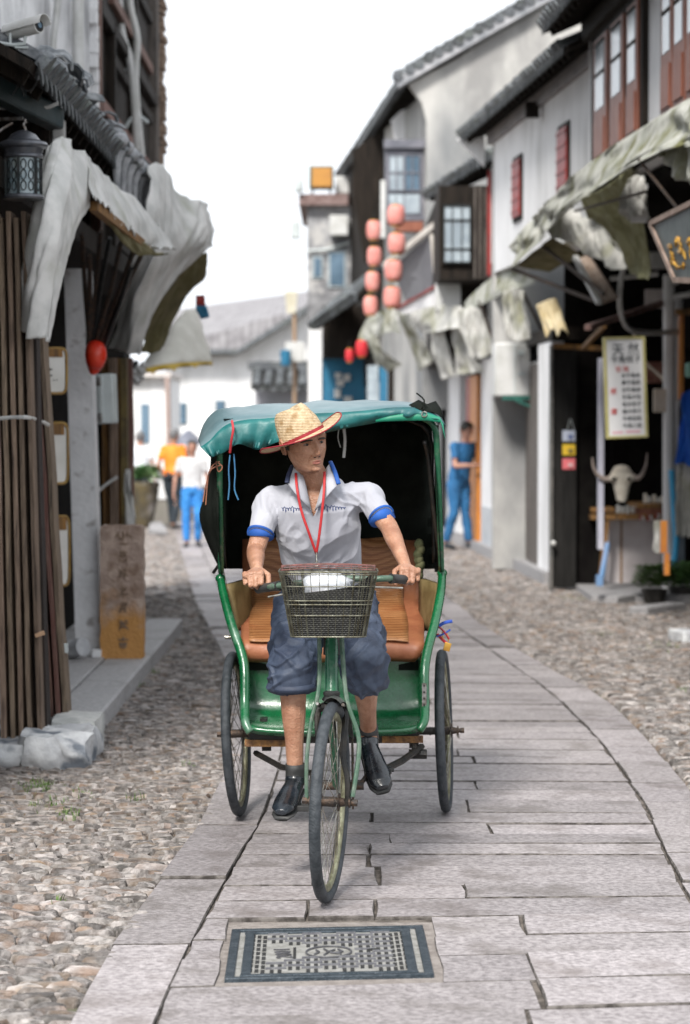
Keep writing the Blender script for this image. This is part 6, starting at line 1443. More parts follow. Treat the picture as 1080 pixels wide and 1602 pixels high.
# plants at the right kerb
def plant(c, n, rad, hgt, leaf, label, m, cat='plant', pot=None, name='potted_plant', group=None):
    t = thing(name, label, cat, (c.x, c.y, c.z), group); b = B()
    for k in range(n):
        a = random.uniform(0, 6.28); q = random.random()**.6; h = random.uniform(.1, 1)
        p = c+V((rad*q*math.cos(a)*(1-.3*h), rad*q*math.sin(a), hgt*h)); L_ = leaf*random.uniform(.6, 1.2); dr = V((math.cos(a), math.sin(a), random.uniform(-.3, .9))).normalized(); sd_ = dr.cross(V((0, 0, 1))).normalized()*L_*.3; up = V((0, 0, L_*.12))
        b.add([p, p+dr*L_*.4+sd_+up, p+dr*L_-up, p+dr*L_*.4-sd_+up, p+dr*L_*.45], [(0, 1, 4), (1, 2, 4), (2, 3, 4), (3, 0, 4)])
    o = b.build('foliage', m, t, smooth=0); tag(o, kind='stuff')
    if pot: b = B(); b.lathe(pot[0], c-V((0, 0, pot[1])), 18, cap=True); b.build('pot', pot[2], t, smooth=60)
    return t
M_pot = mat('dark_pot', (.03, .028, .025), (.06, .055, .05), .7, 8, .4)
for px, lb, k in ((1024, 'low leafy green plant in a dark pot, farther left one at the right kerb', 0), (1066, 'low leafy green plant in a dark pot at the right edge of the picture', 1)):
    p = G(px, 941-4*k+0); p.z = .12; plant(p, 520, .20, .22, .075, lb, M_leaf, pot=([(.09, 0), (.13, .13), (.12, .13)], .13, M_pot))
# bucket, broom, steps
d = 27.2; bk = thing('bucket', 'white plastic bucket hanging low on the pier left of the black door leaf', 'bucket', W(857, 850, d))
b = B(); b.lathe([(.055, 0), (.075, .36), (.085, .37), (.085, .385), (.07, .385)], W(857, 850, d), 16, cap=True); b.build('pail', M_wplast, bk, smooth=50)
b = B(); b.lathe([(.09, 0), (.1, .03), (.085, .05)], W(857, 793, d), 16); b.build('rim', M_wplast, bk)
kb = thing('kerb_stones', None, None, (2.3, 24, 0), kind='structure')
for (px, py, lx, ly, hz, m_) in ((975, 940, .62, .22, .07, M_kerb), (915, 918, .3, .3, .09, M_kerb), (1030, 955, .7, .2, .06, M_kerb), (800, 862, .5, .3, .09, M_kerb), (745, 852, .5, .5, .1, M_kerb), (1072, 1000, .16, .3, .08, M_stone)):
    p = G(px, py); b = B(); b.box(p+V((0, 0, hz/2-.02)), (lx, ly, hz+.03), Matrix.Rotation(random.uniform(.9, 1.2) if lx > .5 else .3, 3, 'Z')); b.build('kerb_stone', m_, kb, bevel=.015)
b = B(); b.bb((PR(26.5)+.15, 23.5, -.03), (5, 26.6, .05)); b.build('door_slab', M_kerb, kb)
# walking stick like blue broom left of the table
b = B(); b.tube([W(951, 850, 23.4), W(941, 905, 23.2)], .025, 8); b.box(W(938, 908, 23.2), (.06, .1, .1)); tag(b.build('broom', mat('blue_plastic', (.12, .25, .45), (.2, .3, .5), .5, 5)), 'small blue-handled brush leaning at the foot of the shop table', 'brush')
# far right-side filler beyond shop fronts
sf = thing('timber_shop', 'dark timber shop under the lanterns with blue and white goods at its door', 'shop', (.9, 45, 0))
b = B(); fbox(b, PR, 42.1, 52, 0, 3.3, -.8, 0); b.build('wall', M_dark, sf)
for p0, p1, m_ in ((575, 592, M_pglass), (594, 606, M_blued), (608, 622, M_dark), (625, 633, M_oldwall), (640, 655, M_dark), (660, 668, M_pglass)):
    b = B(); b.bb((W(p0, 0, 42).x, 41.9-.02*p0/100, 0), (W(p1, 0, 42).x, 42.0, zz(572, 42))); b.build('door_panel', m_, sf)
b = B(); b.bb((W(645, 0, 41.5).x, 41.3, 0), (W(672, 0, 41.5).x, 41.5, zz(600, 41.5))); b.build('shadow_door', M_dark, sf)
# ================================================================ LEFT SIDE
XL = -1.95
hl = thing('plaster_house', 'old house on the left with stained white plaster above and black timber shop front below', 'house', (XL, 16, 0))
b = B(); b.bb((XL-.3, 9, 3.5), (XL, 18.9, 8)); b.build('upper_wall', mat('left_plaster', (.66, .66, .67), (.82, .82, .83), .92, 2.2, 1.2, 18, col3=(.30, .30, .31), s3=1.4, mix3=(.48, .7)), hl)
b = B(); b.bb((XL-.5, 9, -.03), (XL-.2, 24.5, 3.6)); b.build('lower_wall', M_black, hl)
b = B(); b.bb((XL-.2, 11.5, 2.85), (XL+.25, 24.3, 3.0)); b.build('lintel', M_dark, hl)
# timber upper part with frame
b = B(); b.bb((XL-.3, 18.9, 2.9), (XL-.02, 25.2, 8)); b.build('boarding', M_dark, hl)
for (y0, y1, z0, z1, m_) in ((24.7, 25.3, 2.9, 8, M_doorb), (19.0, 19.12, 2.9, 8, M_boardr), (20.2, 20.3, 2.9, 5, M_dark), (19.2, 24.8, 4.9, 5.0, M_dark), (19.2, 24.8, 4.15, 4.25, M_boardr), (22.3, 22.5, 3, 8, M_dark)):
    b = B(); b.bb((XL-.02, y0, z0), (XL+.06, y1, z1)); b.build('timber', m_, hl)
for k in range(9):
    b = B(); b.bb((XL-.02, 20.5, 3.2+.5*k), (XL+.03, 24.6, 3.2+.5*k+.09)); b.build('slat', M_boardr if k % 3 == 1 else M_dark, hl)
b = B()
for k in range(60):
    z = 3.6+k*.07; b.box((XL+.07+random.uniform(-.02, .03), 25.15, z), (.06, .3, random.uniform(.03, .09)), Matrix.Rotation(random.uniform(-.3, .3), 3, 'Y'))
tag(b.build('splintered_edge', M_board, hl), kind='stuff')
# edge of the plaster
b = B()
for k in range(40): z = 3.6+k*.11; b.box((XL+.02, 18.9+random.uniform(-.06, .1), z), (.06, random.uniform(.1, .3), .12))
tag(b.build('broken_plaster_edge', M_white, hl), kind='stuff')
for nm, pts, r_ in (('pipe', [(93, -20), (84, 60), (78, 130)], .022), ('pipe', [(122, -20), (122, 80), (124, 170)], .038)):
    b = B(); b.tube([W(x, y_, 16.0) for x, y_ in pts], r_, 10); tag(b.build('wall_pipe', M_wplast), 'thin white pipe, left one' if r_ < .03 else 'thicker white pipe, right one', 'pipe')
for o, lb in zip([x for x in COL.objects if x.name.startswith('wall_pipe')], ('thin slanting white pipe on the plaster wall beside the camera', 'thicker upright white pipe on the plaster wall left of the dark timber')): o['label'] = lb
for pts, r_, lb in (([(185, -20), (190, 50), (205, 100), (212, 180), (215, 235)], .035, 'white cable duct curving down the dark timber wall'), ([(202, -20), (205, 15), (215, 62), (212, 130), (222, 245)], .03, 'kinked white pipe right of the curved cable duct'), ([(178, 118), (198, 108)], .014, 'short slanting grey rod on the dark timber wall'), ([(196, 200), (212, 180), (232, 192)], .016, 'bent pink-grey conduit low on the dark timber wall')):
    b = B(); b.tube(catmull([W(x, y_, 21.5) for x, y_ in pts], 14), r_, 8); tag(b.build('conduit', M_wplast if r_ > .02 else M_plast), lb, 'pipe')
# tiled eave
er = thing('tiled_eave', 'low eave of loose grey roof tiles running above the left canvas awnings', 'eave', (-1.6, 15.5, 3.4))
tile_roof(er, V((-1.50, 19.2, 3.42)), V((-1.50, 11.8, 3.42)), (-.48, 0, .27), .19, r=.072, single=True, seglen=.28)
for k in range(26):
    yy = 12.4+k*.27+random.uniform(-.05, .05); c = V((-1.50+random.uniform(-.03, .05), yy, 3.50+random.uniform(0, .06))); b = B()
    Mr_ = rotm(random.uniform(-.5, .5), random.uniform(-.3, .5), random.uniform(-.6, .6)); g_ = []
    for i in range(5):
        a = math.pi*i/4; g_.append([c+Mr_ @ V((.07*math.cos(a), y_, .055*math.sin(a))) for y_ in (-.09, .09)])
    b.sheet(g_, .012); b.build('loose_tile', M_tile, er)
for k in range(6):
    yy = 15.8+k*.42; c = V((-1.47, yy, 3.42)); b = B(); b.tube([c+V((0, 0, -.3)), c+V((.0, 0, -.05)), c+V((.02, 0, .03))], [.015, .03, .04], 8); b.ball(c+V((.02, 0, .09)), (.06, .07, .05), 10); b.build('eave_figure', mat('pale_tile', (.28, .29, .31), (.45, .46, .48), .8, 14, .6), er)
bmz = thing('eave_beam', 'dark glossy beam projecting at the upper left under the security camera', 'beam', W(40, 190, 12.6))
b = B(); b.beam(W(-40, 122, 12.2), W(88, 186, 13.0), .10, .12); b.build('beam', mat('dark_teal_beam', (.02, .035, .04), (.035, .05, .055), .4, 6, .3), bmz, bevel=.01)
b = B(); b.bb(W(-60, 260, 13.6), W(80, 175, 13.7)); b.build('soffit', M_dark, bmz)
b = B(); b.bb((W(80, 0, 13.3).x, 13.3, zz(222, 13.3)), (W(100, 0, 13.3).x, 13.38, zz(186, 13.3))); b.build('painted_bracket', M_oldwall, bmz, bevel=.01)
b = B(); b.tube([W(-20, 187, 12.3), W(36, 185, 12.3)], .01, 6); b.tube(catmull([W(-10, 212, 12.3), W(6, 200, 12.3), W(20, 192, 12.3)], 6), .008, 6); b.build('lamp_arm', M_steel, bmz)
b = B()
for k in range(60): b.box(W(random.uniform(-10, 95), 0, 12.9)*1+V((0, random.uniform(0, .4), zz(128+random.uniform(-8, 22), 12.9))), (.05, .06, random.uniform(.02, .05)), rotm(random.random()*3, 0, random.random()))
b.v = [(x, y_, z) if z < 6 else (x, y_, z-CAMZ) for x, y_, z in b.v]
tag(b.build('tile_rubble', M_tiles, bmz), kind='stuff')
# security camera
d = 12.0; cc_ = thing('security_camera', 'white bullet security camera on a bracket with dangling black cables', 'security camera', W(38, 75, d))
CM = rotm(R(58), 0, 0) @ Matrix.Rotation(R(-7), 3, 'X'); c = W(40, 45, d)
b = B(); b.tube([c+CM @ V((0, .10, 0)), c+CM @ V((0, .085, 0)), c+CM @ V((0, -.085, 0))], [.030, .036, .038], 16, xax=CM @ V((1, 0, 0))); b.build('body', M_wplast, cc_, smooth=50)
b = B(); gr = []
for y_ in (.115, .03, -.06, -.125):
    gr.append([c+CM @ V((.047*math.cos(a), y_, .046*math.sin(a)+.004)) for a in [R(-5+190*k/10) for k in range(11)]])
b.sheet(gr, .003); b.build('sunshade', M_wplast, cc_, smooth=60)
b = B(); b.tube([c+CM @ V((0, -.080, 0)), c+CM @ V((0, -.0865, 0))], .032, 16); le = b.build('lens_plate', MC['slot_black'], cc_)
b = B(); b.tube([c+CM @ V((0, -.085, 0)), c+CM @ V((0, -.092, 0))], .014, 12); b.build('lens', M_glass, le)
b = B(); b.tube([c-V((0, 0, .03)), W(38, 68, d), W(20, 70, d), W(-20, 64, d)], .009, 8); b.tube([W(24, 68, d), W(24, 74, d), W(44, 74, d)], .006, 6); b.tube([W(16, 52, d), W(16, 70, d)], .007, 6); b.build('bracket', M_plast, cc_)
b = B()
for pts in ([(0, 66), (18, 76), (30, 120), (38, 150)], [(22, 74), (26, 96), (10, 112), (-10, 108)], [(20, 74), (50, 90), (58, 125), (45, 142), (30, 132)], [(2, 70), (14, 96), (28, 128), (20, 148)], [(28, 76), (30, 100), (34, 140)]): b.tube(catmull([W(x, y_, 12.1) for x, y_ in pts], 14), .0045, 5)
tag(b.build('cables', MC['slot_black'], cc_), kind='stuff')
b = B(); b.tube(catmull([W(46, 140, 12.6), W(52, 158, 12.7), W(72, 168, 12.8), W(95, 158, 12.9)], 12), .011, 6); tag(b.build('pale_hose', M_oldwall), 'pale hose looping over the loose tiles below the camera', 'hose')
for x, y_, lb in ((88, 130, 'grey metal junction cap standing on the loose tiles'),):
    b = B(); b.lathe([(.03, 0), (.03, .06), (.045, .07), (.05, .12), (.02, .14)], W(x, y_+18, 13), 8); tag(b.build('vent_cap', M_plast), lb, 'vent')
# hanging lamp
d = 12.2; c = W(37, 260, d); pm = d/F
lm = thing('hanging_lantern', 'black iron hanging lantern with scrolled glass sides at the upper left', 'lantern', c-V((0, 0, .17)))
zp = lambda py: zz(py, d)
b = B(); b.lathe([(.005, zp(203)), (.03, zp(205)), (.06, zp(210)), (.078, zp(217)), (.082, zp(219)), (.115, zp(223)), (.122, zp(227)), (.118, zp(230)), (.10, zp(233)), (.092, zp(241)), (.098, zp(243)), (.098, zp(246)), (.09, zp(248))], (c.x, d, 0), 28); b.build('cap', mat('lamp_iron', (.09, .095, .11), (.15, .155, .17), .35, 10, .2, metal=.5), lm, smooth=35)  # iron greyed in colour to carry the cap's highlight
b = B(); b.lathe([(.088, zp(304)), (.10, zp(306)), (.104, zp(309)), (.10, zp(312)), (.03, zp(314))], (c.x, d, 0), 28); b.build('base', MC['lamp_iron'], lm, smooth=35)
b = B(); b.lathe([(.080, zp(304)), (.080, zp(247))], (c.x, d, 0), 28, cap=False); b.build('glass', mat('lamp_glass', (.22, .30, .34), (.36, .42, .44), .2, 9, .3, col3=(.15, .14, .07), s3=6), lm, smooth=180)
b = B()
for k in range(6):
    a = R(-100+60*k); b.beam(V((c.x+.088*math.cos(a), d+.088*math.sin(a), zp(305))), V((c.x+.088*math.cos(a), d+.088*math.sin(a), zp(246))), .014, .008)
for k in range(6):
    a0 = R(-100+60*k+30)
    for s_ in (-1, 1):
        for z_ in (292, 275, 259):
            cen = a0+s_*R(13); pts = []
            for q in range(12):
                t = 2*math.pi*q/12; a = cen+.155*math.cos(t); pts.append(V((c.x+.085*math.cos(a), d+.085*math.sin(a), zp(z_)+.024*math.sin(t))))
            b.tube(pts, .0028, 5, closed=True)
b.build('scroll_frame', M_iron, lm)
b = B()
for k in range(5): b.tube([W(39+3*math.sin(k*2), 186+k*4, d), W(38+2*math.sin(k*2+2), 190+k*4, d)], .006, 6)
b.build('chain', M_steel, lm)
# canvas awnings
lw1 = canvas('awning', 'large pale canvas awning sheet draped down over the stacked boards, beside the hanging lantern', 'awning',
  [[(70, 236, 12.6), (84, 218, 12.7), (98, 217, 12.9), (112, 228, 13.2), (130, 243, 13.6)], [(52, 300, 12.4), (72, 290, 12.3), (96, 290, 12.4), (118, 296, 12.8), (141, 312, 13.5)], [(38, 370, 12.4), (60, 372, 12.2), (84, 372, 12.2), (104, 366, 12.5), (124, 350, 13.1)], [(30, 440, 12.4), (50, 445, 12.2), (70, 440, 12.2), (88, 425, 12.4), (104, 402, 12.8)], [(28, 512, 12.4), (44, 524, 12.25), (60, 532, 12.2), (76, 530, 12.3), (86, 446, 12.6)]], M_canvL, fold=.035, fs=2.2, n=(44, 40), seed=31)
scal_n = 14
lw2 = canvas('awning', 'slanting canvas valance with a scalloped fringe, above the gathered rods', 'awning',
  [[(126, 239, 13.6), (150, 262, 14.2), (173, 283, 14.9), (220, 325, 16), (274, 390, 17)], [(136, 276, 13.3), (158, 298, 14), (190, 325, 14.8), (232, 360, 15.8), (274, 391, 16.8)], [(143, 312, 13.1), (167, 330, 13.8), (200, 362, 14.7), (229, 388, 15.6), (272, 393, 16.6)]], M_canvL, fold=.02, n=(10, 56), seed=32, scal=.03)
b = B(); b.beam(W(146, 322, 13.5), W(232, 390, 15.9), .05, .05); b.build('edge_batten', M_ochre, lw2)
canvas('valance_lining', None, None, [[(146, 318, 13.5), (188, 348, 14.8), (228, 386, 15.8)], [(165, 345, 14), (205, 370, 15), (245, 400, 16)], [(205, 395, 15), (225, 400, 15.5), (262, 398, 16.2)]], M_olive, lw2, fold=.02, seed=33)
lw3 = canvas('awning', 'crumpled pale canvas sheet hanging from a raised ridge, second awning on the left', 'awning',
  [[(222, 330, 17), (232, 262, 17.4), (250, 263, 18), (274, 307, 18.4), (315, 315, 18.8), (321, 331, 19)], [(228, 370, 17), (240, 320, 17.2), (262, 325, 17.7), (290, 345, 18.2), (318, 345, 18.6), (325, 362, 18.9)], [(200, 420, 17.2), (232, 405, 17), (262, 395, 17.4), (288, 385, 18), (312, 378, 18.4), (326, 386, 18.8)], [(185, 480, 17.5), (210, 480, 17.2), (236, 455, 17.3), (258, 430, 17.8), (285, 410, 18.2), (316, 394, 18.6)], [(166, 545, 17.8), (192, 553, 17.4), (217, 555, 17.4), (228, 515, 17.6), (243, 470, 17.9), (260, 446, 18.2)]], M_canvL, fold=.06, fs=2.6, n=(44, 60), seed=34)
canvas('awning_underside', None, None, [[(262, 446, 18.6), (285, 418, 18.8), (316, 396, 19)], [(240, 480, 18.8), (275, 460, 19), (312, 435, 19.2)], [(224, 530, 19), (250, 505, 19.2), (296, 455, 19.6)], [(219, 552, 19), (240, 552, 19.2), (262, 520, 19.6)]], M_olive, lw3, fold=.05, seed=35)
scal_n = 4
lw4 = canvas('awning', 'farther cream awning with a scalloped yellow lower fringe on the left', 'awning',
  [[(240, 545, 24), (262, 515, 24.2), (290, 486, 24.6), (308, 490, 25)], [(225, 565, 23.6), (258, 545, 23.8), (295, 525, 24.2), (320, 525, 24.6)], [(214, 582, 23.2), (250, 572, 23.4), (295, 568, 23.8), (332, 567, 24.2)]], mat('cream_canvas', (.56, .54, .48), (.66, .64, .58), .85, 5, .4, 14), fold=.03, n=(10, 32), seed=36)
canvas('yellow_fringe', None, None, [[(214, 580, 23.15), (250, 571, 23.35), (295, 567, 23.75), (332, 566, 24.15)], [(216, 590, 23.1), (250, 584, 23.3), (295, 577, 23.7), (332, 573, 24.1)]], mat('mustard', (.52, .34, .03), (.6, .42, .08), .8, 5), lw4, fold=.0, n=(3, 32), seed=37, scal=.055)
canvas('flag', 'small banner, red above and dark teal below, hanging under the left awnings', 'flag', [[(305, 462, 20), (318, 462, 20)], [(306, 478, 20), (322, 478, 20)]], M_red, fold=.01, n=(6, 6), seed=38)
canvas('flag_tail', None, None, [[(306, 478, 20), (322, 478, 20)], [(312, 500, 20), (326, 497, 20)]], M_blued, [o for o in COL.objects if o.name == 'flag'][0], fold=.01, n=(6, 6), seed=39)
# gathered rods with red wrap
gr_ = thing('folded_awning_rods', 'bundle of dark awning rods fanning upward from a bright red wrap', 'awning arms', W(150, 590, 16.2))
for (x0_, y0_, x1_, y1_) in ((138, 540, 140, 400), (142, 538, 158, 362), (145, 537, 172, 372), (150, 536, 190, 376), (156, 538, 212, 384), (160, 540, 225, 390), (140, 540, 128, 365), (163, 541, 205, 420)):
    b = B(); b.tube([W(x0_, y0_, 16.2), W((x0_+x1_)/2+random.uniform(-3, 3), (y0_+y1_)/2, 16.0), W(x1_, y1_, 15.6)], .016, 6); b.build('rod', M_iron if x0_ % 2 else M_rust, gr_)
b = B(); b.tube(catmull([W(149, 540, 16.2), W(150, 556, 16.15), W(148, 572, 16.2), W(145, 586, 16.2)], 10), [.05, .065, .07, .072, .07, .066, .06, .05, .04, .028, .012], 14); b.build('red_wrap', mat('red_plastic', (.75, .03, .01), (.8, .08, .04), .3, 8, .4, 14), gr_, smooth=180)
# stone slabs and blocks
pf = thing('door_platform', None, None, (-1.7, 15, 0), kind='structure')
for y0, y1, x0_ in ((13.05, 15.1, -1.62), (15.12, 17.0, -1.62), (17.02, 20, -1.62)):
    b = B(); b.bb((x0_, y0, -.03), (-1.335, y1, .10)); b.build('platform_slab', M_kerbL, pf, bevel=.012)
    b = B(); b.bb((-2.15, y0, -.03), (x0_-.008, y1, .11)); b.build('inner_slab', M_kerbL, pf, bevel=.01)
def rock(name, label, lo, hi, m, amp=.03, seed=0, bev=True):
    me_b = B(); n = 10; lo = V(lo); hi = V(hi); c = (lo+hi)/2; h = (hi-lo)/2
    gr = []
    bm = bmesh.new(); bmesh.ops.create_cube(bm, size=2); bmesh.ops.subdivide_edges(bm, edges=bm.edges, cuts=9, use_grid_fill=True)
    for v in bm.verts:
        p = v.co.copy(); q = p.normalized()*1.25; k = .72; r = p*k+q*(1-k)
        r = V((r.x*h.x, r.y*h.y, r.z*h.z)); v.co = c+r+V((noise.noise(r*9+V((seed, 0, 0))), noise.noise(r*9+V((0, seed, 3))), noise.noise(r*9+V((3, 0, seed)))))*amp
    me = bpy.data.meshes.new(name); bm.to_mesh(me); bm.free(); me.materials.append(m); o0 = V((c.x, c.y, lo.z)); me.transform(Matrix.Translation(-o0)); fixmesh(me, 45)
    o = link(name, me, o0)
    if label: tag(o, label, 'stone')
    return o
rock('foundation_stone', 'rough whitish rubble stone at the foot of the stacked boards', (-1.60, 11.92, -.06), (-1.26, 12.55, .13), M_stone, .05, 3)
rock('foundation_stone', 'squared pale stone block behind the rough rubble stone', (-1.52, 12.5, -.03), (-1.28, 13.0, .155), mat('dressed_stone', (.42, .43, .42), (.58, .58, .56), .85, 9, .8, 30), .012, 9)
rock('foundation_stone', 'dark low stone under the left end of the stacked boards', (-1.95, 12.0, -.06), (-1.58, 12.8, .09), M_stone, .03, 5)
# stacked boards
def board(px0, py0, d0, px1, py1, d1, w_, dep, m, label, cat='board', group=None):
    a_, c_ = W(px0, py0, d0), W(px1, py1, d1); b = B(); n = 8; vs = []
    t = V((1, 0, 0))*w_/2; u = V((0, dep, 0)); pts = [c_.lerp(a_, k/n)+V((ns((k, px0, 0), .9, .006), 0, 0)) for k in range(n+1)]
    rows = [[p-t, p+t, p+t+u, p-t+u] for p in pts]; b.sheet(rows, 0, closed=True); b.add(rows[0], [(0, 1, 2, 3)]); b.add(rows[-1], [(3, 2, 1, 0)])
    o = b.build('shutter_board', m, bevel=.003); return tag(o, label, cat, group)
ordn = ['leftmost', 'second', 'third', 'fourth', 'fifth', 'sixth']
for k, (x0_, x1_, off) in enumerate(((-12, 6, 0), (0, 20, 0), (13, 33, .02), (24, 47, 0), (36, 63, .02))):
    board(x0_, 330+10*(k % 2), 12.35, x1_, 1158, 12.28, .024 if k else .03, .20, M_board, ordn[k]+' board of the tall front stack of weathered wooden shutter boards', group='front stack of shutter boards')
for k in range(5):
    x0_ = (-6, 6, 18, 30, 46)[k]; x1_ = (13, 26, 40, 55, 70)[k]
    board(x0_, 345, 12.47, x1_, 1152, 12.41, .032, .15, mat('shade_board', (.012, .008, .007), (.03, .02, .016), .8, 10, .6, 30, stretch=(6, 6, .35)), 'dark board set back between the pale boards of the front stack, %s from the left' % ordn[k].replace('leftmost', 'first'), group='dark boards of the front stack')  # set-back boards coloured near-black to deepen the gap shade
for k, (x0_, x1_) in enumerate(((42, 80), (54, 91), (64, 101))):
    board(x0_, 520, 12.95, x1_, 1122, 12.85, .026, .2, (M_boardr, M_boardr, M_board)[k], ('left', 'middle', 'right')[k]+' board of the shorter reddish stack right of the tall boards', group='shorter stack of shutter boards')
for k, (x0_, x1_) in enumerate(((36, 73), (49, 86), (60, 96))):
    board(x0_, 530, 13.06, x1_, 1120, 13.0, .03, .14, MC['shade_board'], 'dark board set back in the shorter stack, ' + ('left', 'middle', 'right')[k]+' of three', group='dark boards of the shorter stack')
b = B(); pts = [W(-8, 655, 12.26), W(18, 653, 12.25), W(44, 653, 12.26), W(66, 660, 12.7), W(76, 665, 12.85)]
b.tube(catmull(pts, 14), .008, 6, r2=.011, xax=(0, 1, 0)); tag(b.build('white_strap', M_wplast), 'white plastic strap tied round the stacked shutter boards', 'strap')
b = B(); b.box(W(62, 992, 12.3), (.05, .05, .018), rotm(.2, 0, -.3)); tag(b.build('wood_chip', mat('fresh_wood', (.5, .3, .18), (.56, .36, .22), .7, 8)), 'small pale wooden wedge stuck between the tall boards', 'wedge')
b = B(); b.box(W(102, 1014, 12.95), (.03, .03, .05)); tag(b.build('hinge_bracket', M_plast), 'small white metal bracket on the edge of the shorter stack', 'bracket')
b = B(); b.box(W(118, 1119, 12.9), (.07, .03, .012)); tag(b.build('wood_strip', mat('fresh_wood', (0, 0, 0))), 'tiny orange-brown wooden strip lying on the squared stone', 'wood strip')
# plaques in golden frames
for px, py, w2, h2, d, lb in ((87, 580, .066, .135, 14.6, 'topmost'), (91, 709, .060, .185, 14.9, 'middle'), (96, 862, .050, .215, 15.1, 'lowest')):
    c = W(px, py, d); t = thing('shop_plaque', lb+' white shop plaque with a rounded golden frame beside the white post', 'plaque', c-V((0, 0, h2)), 'golden framed plaques')
    PM = rotm(R(18), 0, 0)
    def rrect(wx, wz, y_, n=28): 
        out = []
        for k in range(n):
            a = 2*math.pi*k/n; ca, sa = math.cos(a), math.sin(a); out.append(c+PM @ V((wx*math.copysign(abs(ca)**.45, ca), y_, wz*math.copysign(abs(sa)**.3, sa))))
        return out
    b = B(); b.prism(rrect(w2, h2, 0), PM @ V((0, .03, 0))); b.build('plate', mat('plaque_white', (.72, .70, .66), (.62, .6, .55), .3, 3, spec=.7), t)
    b = B(); b.tube(rrect(w2, h2, 0), .009, 8, closed=True); b.build('frame', mat('brass_frame', (.36, .22, .05), (.26, .15, .04), .4, 10, metal=.3), t)
    b = B(); b.box(c+PM @ V((0, -.004, h2*.78)), (w2*1.3, .004, h2*.35), PM); b.build('ochre_band', M_ochre, t)
    if lb == 'topmost':
        b = B(); b.tube([c+PM @ V((-.03+.016*math.cos(a), -.004, -.01+.02*math.sin(a))) for a in [R(60+40*k) for k in range(7)]], .005, 6); b.ball(c+PM @ V((-.012, -.004, -.055)), .004, 6); b.ball(c+PM @ V((.006, -.004, -.055)), .004, 6); b.build('mark', MC['slot_black'], t)
# white post, cylinder, meter box
wp = thing('white_post', 'chipped white plastered post standing between the plaques and the meter box', 'post', (-1.78, 16.6, .1))
b = B(); d = 16.6; b.prism([W(119, 1030, d), W(158, 1030, d), W(139, 420, d), W(100, 420, d)], (0, .25, 0)); b.build('shaft', mat('chipped_white', (.66, .66, .67), (.74, .74, .75), .85, 6, .7, 25, col3=(.36, .34, .33), s3=9, mix3=(.6, .72)), wp)
b = B(); b.box(W(152, 1022, 16.5), (.06, .06, .05)); b.build('foot', M_white, wp)
b = B(); b.tube([W(108, 1016, 16.4), W(130, 1012, 16.3)], .062, 14); tag(b.build('stone_roller', M_stone), 'short pale stone cylinder lying at the foot of the white post', 'stone')
mb_ = thing('meter_box', 'grey hinged electric meter box fixed high on the boards right of the white post', 'meter box', W(163, 663, 17.0)); d = 17.0
MM = rotm(R(-10), 0, R(-2)); c = W(163, 624, d)
b = B(); b.box(c, (.165, .12, .345), MM); b.build('box', M_plast, mb_, bevel=.012)
b = B(); b.box(c+MM @ V((-.005, -.065, 0)), (.03, .02, .33), MM); b.build('spine', M_plast, mb_, bevel=.004)
for z in (-.13, .12): b = B(); b.box(c+MM @ V((-.015, -.072, z)), (.035, .02, .06), MM); b.build('hinge', M_steel, mb_, bevel=.004)
# further boards behind the stele
for k, (x0_, x1_, m_, d) in enumerate(((152, 158, M_dark, 18.4), (164, 168, M_ochre, 18.3), (176, 180, M_board, 18.2), (184, 186, M_ochre, 18.6), (193, 197, mat('olive_wood', (.16, .12, .04), (.08, .06, .03), .8, 8), 18.4), (201, 206, M_boardr, 18.8))):
    board(x0_, 560, d, x1_, 1000, d-.1, .052, .12, m_, ordn[k]+' upright board of the group behind the carved stone', group='boards behind the carved stone')
for y_, lb in ((750, 'lower white cord tied round the boards behind the carved stone'),):
    b = B(); b.tube(catmull([W(150, y_+22, 17.9), W(166, y_+8, 17.9), W(184, y_-4, 17.9)], 8), .012, 6); tag(b.build('binding_rope', M_wplast), lb, 'cord')
canvas('white_cloth', 'narrow white cloth hanging beside the upright boards behind the carved stone', 'cloth', [[(195, 735, 18.0), (201, 735, 18.0)], [(195, 780, 18), (206, 780, 18)], [(196, 828, 18), (212, 826, 18)]], M_canvL, fold=.02, n=(8, 6), seed=44)
b = B()
for k in range(22): b.ball(W(random.gauss(203, 6), random.gauss(580, 12), 20.5), random.uniform(.02, .05), 7)
tag(b.build('hung_goods', [M_iron]), 'cluster of small black goods hung under the farther awning', 'goods', kind='stuff')
b = B()
for k in range(12): b.ball(W(random.gauss(212, 8), random.gauss(588, 8), 20.3), random.uniform(.02, .04), 7)
tag(b.build('pale_goods', [M_wplast]), 'cluster of small white goods hung under the farther awning', 'goods', kind='stuff')
# stele
d = 16.5; st_ = thing('carved_stone', 'upright brown stone slab carved with a column of weathered Chinese characters', 'carved stone', (W(194, 0, d).x, d, .1))
lo, hi = W(157, 1031, d), W(224, 822, d)
lo.z = .095
bm = bmesh.new(); bmesh.ops.create_cube(bm, size=1); bmesh.ops.subdivide_edges(bm, edges=bm.edges, cuts=24, use_grid_fill=True)
c = V(((lo.x+hi.x)/2, d+.075, (lo.z+hi.z)/2)); sz = V((hi.x-lo.x, .15, hi.z-lo.z))
for v in bm.verts:
    p = v.co.copy(); r_ = V((p.x*sz.x, p.y*sz.y, p.z*sz.z)); e = max(0, abs(p.x)-.42)*max(0, abs(p.z)-.44)*20
    r_ -= V((math.copysign(e*.03, p.x), 0, math.copysign(e*.1, p.z))); nn_ = noise.noise(r_*14)*.009
    v.co = c+r_+V((nn_, nn_*.8, nn_))
me = bpy.data.meshes.new('slab'); bm.to_mesh(me); bm.free(); c0_ = WL[st_.name]; me.transform(Matrix.Translation(-c0_)); 
M_st = mat('brown_stone', (.38, .28, .23), (.52, .40, .33), .9, 14, 1.5, 50, col3=(.28, .19, .14), s3=8)
